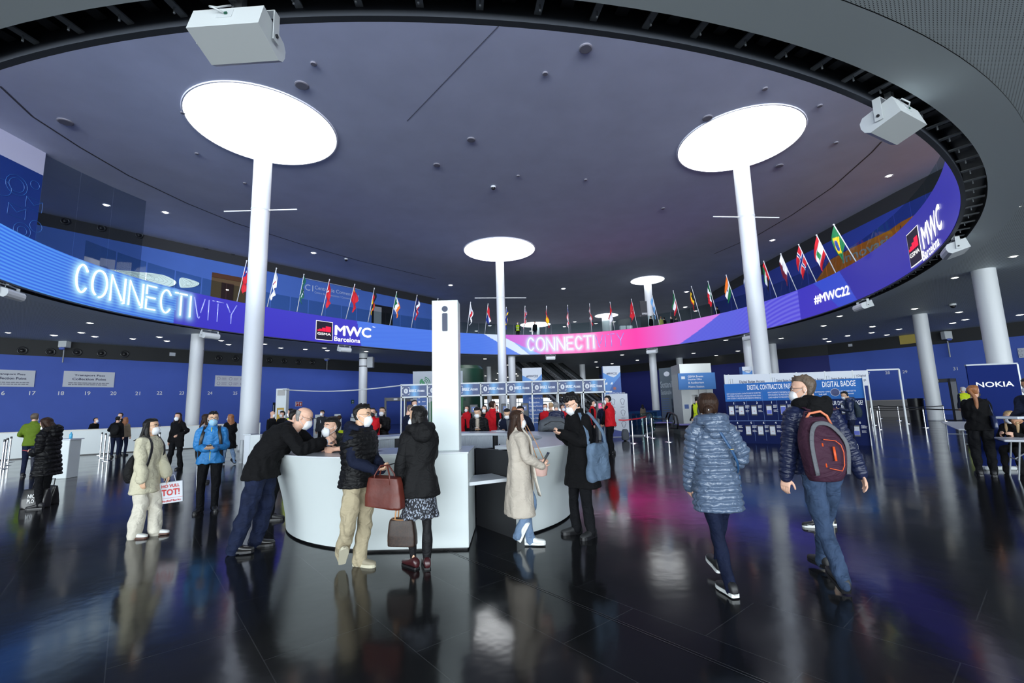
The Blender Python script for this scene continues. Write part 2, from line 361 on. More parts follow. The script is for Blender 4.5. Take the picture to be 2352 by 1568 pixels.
# s decreases from the left of the photo to the right: u = S0 - s runs rightward
def U(px,py): 
    s,z=unwrap(px,py); return s,z
us={}
for nm,(px,py) in dict(a=(0,590),seg1t=(410,672),seg1b=(397,742),seg2t=(820,742),seg2b=(830,795),seg3=(1112,790),w1=(1140,790),w2=(1200,812),m1=(1215,790),m2=(1560,760),v1t=(1655,722),v1b=(1560,785),st=(1832,670),h1t=(1868,650),h2t=(1885,690),end=(2203,500)).items(): us[nm]=U(px,py)
def led_colors(s,z):
    h=(z-ZB0)/(ZT0-ZB0)
    c=np.zeros((len(s),3)); L=lambda r,g,b: np.array(srgb(r,g,b))
    def x(nm): return us[nm][0]
    e1=x('seg1b')+(x('seg1t')-x('seg1b'))*h; e2=x('seg2b')+(x('seg2t')-x('seg2b'))*h
    stripe=.5+.5*np.sin(2*PI*(z*7.2+.35*np.sin(s*.22)))
    A=L(38,92,222)[None]*(1-stripe[:,None]*.75)+L(92,170,246)[None]*(stripe[:,None]*.75)
    f=np.clip((x('a')-s)/20,0,1)[:,None]; A=A*(1-.25*f)
    B=L(52,44,190)[None]*(1-h[:,None]*.3)+L(64,66,206)[None]*h[:,None]*.3
    st2=.5+.5*np.sin(2*PI*(z*9+s*.9))
    Cc=L(54,104,226)[None]*(1-.35*st2[:,None])+L(112,164,240)[None]*.35*st2[:,None]
    g=np.clip((x('m1')-s)/max(x('m1')-x('m2'),.1),0,1)[:,None]
    D=L(196,84,206)[None]*np.clip(1-g*4,0,1)+L(250,42,168)[None]*(1-np.clip(1-g*4,0,1))
    D=D*(1-np.clip((g-.72)*3.5,0,1))+L(206,122,226)[None]*np.clip((g-.72)*3.5,0,1)
    e4=x('v1b')+(x('v1t')-x('v1b'))*h
    E=L(76,80,214)[None]*(1-.4*st2[:,None])+L(120,132,232)[None]*.4*st2[:,None]
    tri=np.clip((h-.25)*1.2,0,1)[:,None]; 
    F=L(38,34,150)[None]+0*c
    gg=np.clip((x('end')+8-s)/8,0,1)[:,None]
    # order along s (large s = left in the photo)
    c[:]=A; k=s<e1; c[k]=B[k]; k=s<e2; c[k]=Cc[k]
    w0=x('seg3')-(x('seg3')-x('w2'))*(1-h)*.95; w1=w0-(x('seg3')-x('w1'))*.8
    k=s<w0; c[k]=L(206,224,246); k=s<w0-(.9+1.3*h); c[k]=L(120,150,236)
    k=s<w0-(2.1-.6*h); c[k]=D[k]
    k=s<e4; c[k]=E[k]
    wav=.5+.5*np.sin(2*PI*((h*2.1)+((s-x('st'))*.28)**2*.55)*3.2)
    st=x('st'); k=(s<st+7)&(s>=st); kk=np.clip((st+7-s)/4,0,1)[:,None]
    G=L(78,70,214)[None]*(1-.4*wav[:,None])+L(138,140,238)[None]*.4*wav[:,None]
    c[k]=(E*(1-kk)+G*kk)[k]
    k=s<st; c[k]=(L(56,48,186)[None]+0*c)[k]
    e5=x('h1t')-(1-h)*2.2; k=s<e5; c[k]=L(44,72,200); k=(s<e5-1.9-h*.8); c[k]=(L(38,36,158)[None]+0*c)[k]
    k=s<x('end')-2; c[k]=L(30,28,128)
    k=s<x('end')-5; c[k]=(L(38,36,150)[None]*(1-g*0))[k]
    k=s<x('end')-30; c[k]=A[k]
    return c
NEON={'C':[[(.82,.78),(.62,.95),(.38,.98),(.14,.8),(.05,.5),(.14,.2),(.38,.02),(.62,.05),(.8,.2)]],
 'O':[[(.3,.06),(.12,.2),(.05,.5),(.14,.8),(.36,.97),(.64,.97),(.86,.8),(.95,.5),(.86,.2),(.66,.04),(.5,.0)]],
 'N':[[(.08,0),(.08,.98),(.8,.08)],[(.92,.98),(.92,.0),(.84,0)]],'E':[[(.05,.62),(.05,.98),(.8,.98)],[(.05,.5),(.75,.5)],[(.05,.42),(.05,.02),(.8,.02)]],
 'T':[[(.0,.98),(.2,.98)],[(.32,.98),(.9,.98)],[(.46,.9),(.46,.02)]],'I':[[(.1,.98),(.1,.02)]],'V':[[(.0,.98),(.36,.1),(.44,.02),(.5,.12)],[(.56,.3),(.86,.98)]],'Y':[[(0,.98),(.34,.56)],[(.86,.98),(.44,.48),(.44,.02)]]}
NW={'C':.86,'O':1.0,'N':1.02,'E':.84,'T':.92,'I':.24,'V':.9,'Y':.9}
def neon(word,px0,py0,px1,py1,hgt):
    """word from pixel (lower left) to pixel (lower right) as strokes in (s,z)"""
    s0,z0=U(px0,py0); s1,z1=U(px1,py1); tot=sum(NW[c] for c in word); k=(s0-s1)/tot; out=[]; x=0
    for i,ch in enumerate(word):
        for st in NEON[ch]:
            P=[Vector(p) for p in st]
            if len(P)>4:   # smooth
                Q=[]
                for a in range(len(P)-1):
                    p0=P[max(a-1,0)];p1=P[a];p2=P[a+1];p3=P[min(a+2,len(P)-1)]
                    for tt in (0,.33,.66): Q.append(.5*((2*p1)+(-p0+p2)*tt+(2*p0-5*p1+4*p2-p3)*tt*tt+(-p0+3*p1-3*p2+p3)*tt**3))
                Q.append(P[-1]); P=Q
            zz=z0+(z1-z0)*x/tot
            out.append((i,[(s0-k*(x+p.x*(NW[ch]-.12 if ch not in 'I' else .24)),zz+p.y*hgt) for p in P]))
        x+=NW[ch]
    return out
n1=neon('CONNECTIVITY',168,667,548,748,1.32); n2=neon('CONNECTIVITY',1212,805,1440,793,1.3)
gs=np.arange(0,SS[-1],.075); gz=np.linspace(ZB0,ZT0,64)
S_,Z_=np.meshgrid(gs,gz,indexing='ij'); s=S_.ravel(); z=Z_.ravel(); lc=led_colors(s,z)
for strokes in (n1,n2):
    D=np.full(len(s),9.)
    lo=min(p[0] for i,st in strokes if i<8 for p in st)-1; hi=max(p[0] for i,st in strokes for p in st)+1; idx=np.where((s>lo)&(s<hi))[0]
    for i,st in strokes:
        if i>=8: continue
        for a,b in zip(st[:-1],st[1:]):
            ax,ay=a;bx,by=b; dx,dy=bx-ax,by-ay; L2=dx*dx+dy*dy+1e-9; t=np.clip(((s[idx]-ax)*dx+(z[idx]-ay)*dy)/L2,0,1)
            D[idx]=np.minimum(D[idx],np.hypot(s[idx]-ax-t*dx,z[idx]-ay-t*dy))
    g=np.exp(-(D/.17)**1.3)[:,None]*.9; lc=lc*(1-g)+np.array([.45,.85,1.])*g*1.0
vv=np.array([on_ring(a,0,0.)[:2] for a in gs]); nv=len(gz); verts=[(vv[i][0],vv[i][1],gz[k]) for i in range(len(gs)) for k in range(nv)]
faces=[]; n0=len(gs)
for i in range(n0):
    i2=(i+1)%n0
    for k in range(nv-1): faces.append((i*nv+k,i*nv+k+1,i2*nv+k+1,i2*nv+k))
me=bpy.data.meshes.new('screen'); me.from_pydata(verts,[],faces); ca=me.color_attributes.new('Col','FLOAT_COLOR','POINT')
ca.data.foreach_set('color',np.c_[lc,np.ones(len(lc))].astype(np.float32).ravel())
LED=thing('led_ring_screen','long curved video ring screen glowing blue and magenta along the gallery edge','screen',(RC.x,RC.y,ZL))
def world_parent(o,root):
    o.parent=root; o.matrix_parent_inverse=Matrix.Translation(-Vector(root.location)) if not any(root.rotation_euler) else root.matrix_basis.inverted(); return o
LEDM=emitvc('led_panel',.75)
world_parent(link('screen_surface',me,LEDM),LED)
mb=MB()
vs=[];fs=[]
n=300
for i in range(n):
    for off,zz in ((.0,ZB0-.05),(.02,ZB0),(.02,ZT0),(.10,ZT0+.03),(.10,ZB0-.05)):
        p=ringp(2*PI*i/n,off); vs.append((p.x,p.y,zz))
for i in range(n):
    k=(i+1)%n
    for a in range(5): b=(a+1)%5; fs.append((5*i+a,5*i+b,5*k+b,5*k+a))
world_parent(mb.add(vs,fs).build('screen_housing',mat('screen_edge',srgb(60,64,72),.5)),LED)
# brackets in the dark gap under the screen (near edge is where they show)
REST=[MB(),MB()]; BRK=sorted([-PI+2*PI*i/320 for i in range(320) if -PI*.98<-PI+2*PI*i/320<.45],key=lambda t: ringp(t,.3).length); NEAR=set(BRK[:100])
for i in range(320):
    t=-PI+2*PI*i/320
    if not -PI*.98<t<.45: continue
    p=ringp(t,.06); q=ringp(t,GAP-.01); d=(q-p).normalized(); mb=MB(); a=frame((p.x,p.y,ZL+.1),(d.x,d.y,0),(-d.y,d.x,0))
    L_=(q-p).length
    if t not in NEAR: mb=REST[i%2]
    if i%2: mb.box(0,L_,-.05,.05,.0,.025,a); mb.tube([a@Vector((L_*.45,0,.0)),a@Vector((L_*.45,0,-.09))],.014,6)
    else: mb.box(L_*.2,L_*.75,-.09,.09,.1,.12,a)
    if t in NEAR: world_parent(mb.build('bracket',GREYM if i%2 else DARKM),LED)
REST[0].mi=[0]*len(REST[0].f); nb=len(REST[0].v); REST[0].v+=REST[1].v; REST[0].f+=[[nb+q for q in f] for f in REST[1].f]; REST[0].mi+=[1]*len(REST[1].f)
tag(world_parent(REST[0].build('bracket',[DARKM,GREYM]),LED),kind='stuff')
# neon words and logos as bright lettering on the screen
NEONM=mat('neon_tube',(0,0,0),.5,emit=(.9,.97,1),es=1.2); NEOFF=mat('neon_tube_unlit',srgb(120,130,200),.25,emit=srgb(52,56,150),es=.5); NEODK=mat('neon_tube_shade',(.01,.01,.03),.3,emit=srgb(24,22,96),es=.6)
def add_neon(strokes,nm,z_r=.042):
    a=MB(); b=MB()
    for i,st in strokes:
        pts=[on_ring(p[0],p[1],.05) for p in st]
        if i<8: a.tube(pts,z_r,8)
        else: b.tube(pts,z_r*.8,8)
    world_parent(a.build('lit_neon_lettering',NEONM,smooth=True),LED); world_parent(b.build('unlit_neon_lettering',mat('neon_off',srgb(150,156,210),.25,.3,emit=srgb(96,100,180),es=.6),smooth=True),LED)
add_neon(n1,'a'); add_neon(n2,'b')
LW_=mat('screen_white',(0,0,0),.5,emit=(1,1,1),es=.95); LK_=mat('screen_black',(.0,.0,.0),.5,emit=srgb(16,12,34),es=1); LR_=mat('screen_red',(0,0,0),.5,emit=srgb(238,18,66),es=.85)
def ring_map(s0,z0,sk=1.,slope=0.,off=.03):
    return lambda x,y,z: on_ring(s0-x*sk,z0+y+slope*x,off+z)
def gsma(pbl,pbr,ptl):
    s0,z0=U(*pbl); s1,z1=U(*pbr); s2,z2=U(*ptl); w=s0-s1; h=z2-z0; m=ring_map(s0,z0,1,(z1-z0)/w)
    def q(mb,x0,y0,x1,y1,z):
        n=max(1,int((x1-x0)/.15)+1)
        for i in range(n):
            a=x0+(x1-x0)*i/n;b=x0+(x1-x0)*(i+1)/n
            mb.add([m(a,y0,z),m(b,y0,z),m(b,y1,z),m(a,y1,z)],[(0,1,2,3)])
    a=MB(); q(a,0,0,w,h,0); world_parent(a.build('logo_border',LW_),LED); a=MB(); q(a,.03*w,.025*h,.97*w,.975*h,.01); world_parent(a.build('logo_panel',LK_),LED)
    a=MB(); x=.09*w
    for k in range(4): ww=(.10,.17,.21,.32)[k]*w; q(a,x,.45*h,x+ww-.012,h*(.53,.58,.65,.74)[k],.02); x+=ww
    world_parent(a.build('logo_bars',LR_),LED)
    a=MB(); put_text(a,'GSMA',.09*w,.26*h,h=.13*h,w=.8*w,bold=.03,z=.02,maph=m); world_parent(a.build('logo_lettering',LW_),LED)
def ringtext(t,pbl,pbr,hgt,bold=.03):
    s0,z0=U(*pbl); s1,z1=U(*pbr); w=s0-s1; a=MB(); put_text(a,t,0,0,h=hgt,w=w,bold=bold,z=.0,maph=ring_map(s0,z0,1,(z1-z0)/w)); world_parent(a.build('screen_lettering',LW_),LED)
gsma((724,779),(763,783),(725,735)); ringtext('MWC',(768,770),(852,776),.84,.05); ringtext('Barcelona',(767,783),(827,788),.38,.03); ringtext('TM',(855,752),(861,753),.1)
gsma((2095,616),(2122,595),(2084,540)); ringtext('MWC',(2124,574),(2168,521),.92,.05); ringtext('Barcelona',(2123,600),(2161,562),.40,.035); ringtext('#MWC22',(1872,700),(1954,678),.62,.05)
# glass balustrade on the gallery
gb=thing('glass_balustrade','frameless glass balustrade standing on top of the ring screen','balustrade',(RC.x,RC.y,ZM))
n=72
for i in range(n):
    t0=-PI+2*PI*i/n+.002; t1=-PI+2*PI*(i+1)/n-.002; vs=[]
    if -2.9<(t0+t1)/2<-.9: continue
    for t in (t0,(t0+t1)/2,t1):
        for off in (.30,.312):
            p=ringp(t,off); vs+=[(p.x,p.y,ZM),(p.x,p.y,ZM+1.12)]
    mb=MB(); mb.add(vs,[(0,4,5,1),(4,8,9,5),(2,3,7,6),(6,7,11,10),(1,5,7,3),(5,9,11,7),(0,1,3,2),(8,10,11,9)]); world_parent(mb.build('glass_pane',GLASS),gb)
# ------------------------------------------------------------------ ceiling lights in the upper ceiling and columns
LAMP=mat('luminous_ceiling',(1,1,1),.5,emit=(.96,.99,1),es=4.5)
RIM=mat('lamp_rim',srgb(226,230,238),.5)
def big_lamp(x,y,R,label,z=ZC):
    t=thing('round_ceiling_light',label,'ceiling light',(x,y,z),group='round luminous openings in the ceiling')
    MB().lathe([(R,-.04),(R,-.02)],72).build('diffuser',LAMP,t)
    mb=MB(); mb.lathe([(R,-.05),(R+.06,-.05),(R+.08,0),(R,0)],72,cap=False); mb.build('rim',RIM,t)
def column(x,y,z0,z1,r,label,bar=None,name='column'):
    t=thing(name,label,'column',(x,y,z0))
    MB().lathe([(r,.0),(r,z1-z0)],40,cap=False).build('shaft',COLW,t,smooth=True)
    MB().lathe([(r+.006,.0),(r+.006,.06)],40).build('base_ring',GREYM,t)
    if bar:
        mb=MB(); zb,ang,ln=bar; d=Vector((math.cos(ang),math.sin(ang),0)); zz=zb-z0
        for sg in (-1,1): mb.tube([d*sg*(r-.01)+Vector((0,0,zz)),d*sg*(r+ln)+Vector((0,0,zz))],.03,6)
        mb.lathe([(r+.015,zz-.04),(r+.015,zz+.04)],32,cap=False); mb.build('cross_bar',WMETAL,t)
    return t
big=[(-11.9,20.7,3.3,'largest round ceiling light, upper left, with a column rising into it'),(-.9,39.2,3.15,'round ceiling light above the middle column'),(12.6,23,3.1,'round ceiling light above the right column'),
 (15.7,50.7,1.85,'small round ceiling light beyond the right gallery flags'),(15.1,71,1.8,'flat round ceiling light low behind the red and white flag'),(4.1,77.5,2.6,'farthest round ceiling light behind the gallery walkers')]
for x,y,R,l in big: big_lamp(x,y,R,l)
column(-11.9,20.7,0,ZC,.40,'tall white round column left of the info desk, rising to the ceiling light',(11.25,.0,1.35),'tall_column')
column(-.9,39.2,0,ZC,.37,'tall white round column in the middle behind the access frame',(11.1,.1,1.9),'tall_column')
column(12.6,23,0,ZC,.40,'tall white round column on the right, rising to the ceiling light',(11.2,.1,1.45),'tall_column')
column(15.7,50.7,ZM,ZC,.42,'short white column on the gallery below the small round light')
column(15.1,71,ZM,ZC,.75,'white gallery column under the flat round light')
column(4.1,77.5,ZM,ZC,.7,'white gallery column behind the walkers')
for (px,py),l in {(455,768):'white column left, meeting the soffit below the neon word',(835,812):'white column before the left blue wall with a grey box clamped on',(1175,818):'white column just right of the tall middle column',(1123,842):'thin far white column left of the middle one',
  (1337,837):'far white column right of the escalators',(1498,812):'white column beside the grey exhibition banner, under a speaker',(1560,822):'far white column behind the lift block',(1716,774):'white column directly behind the tall right column',(1772,790):'white column right of the tall right column',
  (2112,722):'white column at the right beside the metal detector',(2258,620):'stout white column behind the navy company board'}.items():
    p=atz(px,py,ZL); column(p.x,p.y,0,ZL,.38 if px!=1123 else .3,l)
# ================================================================== people
def proj(p):
    q=Vector(p)-Vector((0,0,EYE)); z=q.dot(_f); return 1176+FPX*q.dot(_r)/z, 784-FPX*q.dot(_u)/z
def height_at(p,ytop):
    a,b=.5,15.
    for _ in range(40):
        m=(a+b)/2
        if proj((p[0],p[1],m))[1]>ytop: a=m
        else: b=m
    return a
def cloth(name,col,rough=.85,bump=.25,bs=35,sheen=.0,spec=.18,var=.06,vs=6,stretch=None):
    if name in _mats: return _mats[name]
    m=mat(name,col,rough,spec=spec,bump=bump,bs=bs,sheen=sheen,var=var,vs=vs,stretch=stretch)
    # creases: a coarser, warped bump under the weave
    nt=m.node_tree; N=nt.nodes.new; b=nt.nodes['Principled BSDF']; tc=N('ShaderNodeTexCoord'); no=N('ShaderNodeTexNoise'); no.inputs['Scale'].default_value=6.5; no.inputs['Detail'].default_value=2.5; no.inputs['Distortion'].default_value=1.6
    mp=N('ShaderNodeMapping'); mp.inputs['Scale'].default_value=(1,1,1.5); nt.links.new(tc.outputs['Object'],mp.inputs[0]); nt.links.new(mp.outputs[0],no.inputs[0]); bp=N('ShaderNodeBump'); bp.inputs['Strength'].default_value=.55; bp.inputs['Distance'].default_value=.045; nt.links.new(no.outputs[0],bp.inputs['Height'])
    old=b.inputs['Normal'].links[0].from_node if b.inputs['Normal'].links else None
    nt.links.new(bp.outputs[0],(old or b).inputs['Normal']); return m
SKIN={'light':mat('skin_light',srgb(222,176,152),.5,spec=.4,var=.04,vs=14),'asian':mat('skin_warm',srgb(214,172,142),.5,spec=.4,var=.04,vs=14),'tan':mat('skin_tan',srgb(176,128,98),.5,spec=.4,var=.04,vs=14)}
HB=mat('hair_black',(.010,.009,.009),.42,spec=.2,bump=.6,bs=26,stretch=(6,6,.8)); HBR=mat('hair_brown',(.035,.018,.012),.45,spec=.15,bump=.6,bs=26,stretch=(6,6,.8),var=.4,vs=12)
HLB=mat('hair_light_brown',srgb(150,96,58),.45,bump=.7,bs=26,stretch=(6,6,.8),var=.3,vs=12); HBL=mat('hair_blonde',srgb(186,154,112),.45,bump=.7,bs=26,stretch=(6,6,.8),var=.3,vs=12)
HGR=mat('hair_grey',srgb(130,128,126),.5,bump=.8,bs=40,var=.3,vs=20); HGB=mat('hair_grey_brown',srgb(92,78,66),.5,bump=.8,bs=60,var=.3,vs=20); HWH=mat('hair_white',srgb(205,205,208),.5,bump=.6,bs=40)
MASKW=mat('mask_white',srgb(238,240,244),.7,bump=.1,bs=60); MASKB=mat('mask_blue',srgb(150,196,226),.7); MASKK=mat('mask_black',(.02,.02,.022),.7)
EYEW=mat('eye_white',(.75,.73,.7),.2); EYED=mat('eye_dark',(.015,.01,.008),.15)
V=Vector
def rotv(v,ax,deg): return Matrix.Rotation(math.radians(deg),3,ax)@v
def cat(P,R,sub=5):
    """Catmull-Rom through points and radii"""
    O=[];Q=[]
    for a in range(len(P)-1):
        p0=P[max(a-1,0)];p1=P[a];p2=P[a+1];p3=P[min(a+2,len(P)-1)]
        for k in range(sub):
            t=k/sub; O.append(.5*((2*p1)+(-p0+p2)*t+(2*p0-5*p1+4*p2-p3)*t*t+(-p0+3*p1-3*p2+p3)*t**3)); Q.append(R[a]+(R[a+1]-R[a])*(t*t*(3-2*t)))
    O.append(P[-1]);Q.append(R[-1]); return O,Q
def limb(mb,P,R,n=14,flat=None,sub=4,caps=True):
    if isinstance(R[0],(tuple,list)): R=[V(r) for r in R]; caps=False
    P=[V(p) for p in P]; O,Q=cat(P,list(R),sub) if len(P)>2 else (P,list(R))
    if caps:  # rounded ends
        d0=(O[0]-O[1]).normalized(); d1=(O[-1]-O[-2]).normalized(); r0,r1=Q[0],Q[-1]
        O=[O[0]+d0*r0*.95,O[0]+d0*r0*.7]+O+[O[-1]+d1*r1*.7,O[-1]+d1*r1*.95]; Q=[r0*.3,r0*.72]+Q+[r1*.72,r1*.3]
    m=len(O); t=(O[1]-O[0]).normalized(); u=V(flat) if flat is not None else (t.cross(V((0,1,0))) if abs(t.y)<.9 else t.cross(V((1,0,0)))); vs=[];fs=[]
    for i in range(m):
        t=(O[min(i+1,m-1)]-O[max(i-1,0)]); t=t.normalized() if t.length>1e-7 else V((0,0,1)); u=u-t*u.dot(t); u=u.normalized() if u.length>1e-6 else t.orthogonal().normalized(); w=t.cross(u)
        ra,rb=(Q[i],Q[i]) if not isinstance(Q[i],Vector) else Q[i]
        for k in range(n): a=2*PI*k/n; vs.append(O[i]+u*math.cos(a)*ra+w*math.sin(a)*rb)
    for i in range(m-1):
        for k in range(n): fs.append((i*n+k,i*n+(k+1)%n,(i+1)*n+(k+1)%n,(i+1)*n+k))
    fs.append(tuple(range(n))[::-1]); fs.append(tuple((m-1)*n+k for k in range(n))); mb.add(vs,fs)
def rings(mb,R,n=24,p=2.0):
    """R: list of (centre, half-axis vector a, half-axis vector b)"""
    vs=[];fs=[];m=len(R)
    for c,a,b in R:
        for k in range(n):
            t=2*PI*k/n; ct,st=math.cos(t),math.sin(t); e=2/p
            vs.append(c+a*math.copysign(abs(ct)**e,ct)+b*math.copysign(abs(st)**e,st))
    for i in range(m-1):
        for k in range(n): fs.append((i*n+k,i*n+(k+1)%n,(i+1)*n+(k+1)%n,(i+1)*n+k))
    fs.append(tuple(range(n))[::-1]); fs.append(tuple((m-1)*n+k for k in range(n))); mb.add(vs,fs)
def fuse(name,mb,m,parent,vox,smooth=3,disp=None,paint=None):
    """melts the collected shapes into one continuous skin"""
    me=bpy.data.meshes.new('t'); me.from_pydata([tuple(v) for v in mb.v],[],mb.f); ob=bpy.data.objects.new('t',me); COL.objects.link(ob)
    md=ob.modifiers.new('r','REMESH'); md.mode='VOXEL'; md.voxel_size=vox
    if smooth: sm=ob.modifiers.new('s','SMOOTH'); sm.factor=.5; sm.iterations=smooth
    dg=bpy.context.evaluated_depsgraph_get(); me2=bpy.data.meshes.new_from_object(ob.evaluated_get(dg)); bpy.data.objects.remove(ob); bpy.data.meshes.remove(me)
    me2.name=name; nv=len(me2.vertices); co=np.empty(nv*3,np.float32); me2.vertices.foreach_get('co',co); co=co.reshape(-1,3)
    if disp is not None:
        nr=np.empty(nv*3,np.float32); me2.vertices.foreach_get('normal',nr); nr=nr.reshape(-1,3); co=co+nr*disp(co,nr)[:,None]; me2.vertices.foreach_set('co',co.astype(np.float32).ravel())
    me2.polygons.foreach_set('use_smooth',np.ones(len(me2.polygons),bool)); me2.materials.clear()
    ms=m if isinstance(m,(list,tuple)) else [m]
    for k in ms: me2.materials.append(k)
    if paint is not None:
        nf=len(me2.polygons); fc=np.empty(nf*3,np.float32); me2.polygons.foreach_get('center',fc); me2.polygons.foreach_set('material_index',paint(fc.reshape(-1,3)).astype(np.int32))
    me2.update(); return link(name,me2,None,parent)
def folds(amp=.004,f=22.,seed=0,axis=None):
    r=np.random.RandomState(seed); K=r.randn(7,3)*[1,1,.55]*f; ph=r.rand(7)*6.28
    def fn(co,nr):
        d=np.zeros(len(co))
        for k,p in zip(K,ph): d+=np.sin(co@k+p+.8*np.sin(co@k[::-1]*.5+p*2))
        return amp*d/3
    return fn
def ik(A,B,a,b,hint):
    d=B-A; L=min(d.length,(a+b)*.999); dn=d.normalized(); B=A+dn*L; x=(a*a-b*b+L*L)/(2*L); h=math.sqrt(max(a*a-x*x,0)); hv=hint-dn*hint.dot(dn); hv=hv.normalized() if hv.length>1e-5 else dn.orthogonal().normalized()
    return A+dn*x+hv*h,B
def hand(mb,W_,d,n,side,k=1.,curl=25,thumb=30,fr=.0085,spread=4):
    """palm, four fingers of unequal length and a thumb off the side of the palm; n = where the palm faces"""
    d=d.normalized(); n=(n-d*n.dot(d)).normalized(); s=d.cross(n)*side   # s points to the thumb side
    c=W_+d*.045*k
    rings(mb,[(W_-d*.02*k,s*.026*k,n*.020*k),(W_+d*.015*k,s*.031*k,n*.017*k),(W_+d*.05*k,s*.041*k,n*.015*k),(W_+d*.088*k,s*.042*k,n*.0125*k)],14,2.6)
    L=(.076,.084,.078,.060); X=(.031,.0105,-.0105,-.031)
    for i in range(4):
        b=W_+d*.084*k+s*X[i]*k; dd=rotv(d,n,spread*(1.5-i)*side); ax=dd.cross(n); P=[b]; cc=0
        for j,f in enumerate((.45,.32,.23)):
            cc+=curl*(.75,1.1,.8)[j]; P.append(P[-1]+rotv(dd,ax,cc)*L[i]*f*k)
        limb(mb,P,[fr*k*1.05,fr*k,fr*k*.92,fr*k*.8],8,sub=2)
    b=W_+d*.025*k+s*.028*k; td=(d*.75+s*.75+n*.25).normalized(); t2=(d*1.0+s*.18+n*(.2+thumb/90)).normalized()
    limb(mb,[b-s*.01*k,b+td*.035*k,b+td*.035*k+(td+t2).normalized()*.03*k,b+td*.035*k+(td+t2).normalized()*.03*k+t2*.024*k],[fr*1.55*k,fr*1.25*k,fr*1.1*k,fr*.9*k],8,sub=2)
HEADR=[(-.124,.020,.058,.022),(-.112,.036,.078,.0),(-.092,.050,.086,-.024),(-.06,.060,.089,-.05),(-.03,.067,.090,-.072),(0,.072,.090,-.086),(.03,.076,.091,-.096),(.06,.074,.086,-.096),(.085,.064,.070,-.082),(.102,.046,.046,-.058),(.112,.022,.020,-.028)]
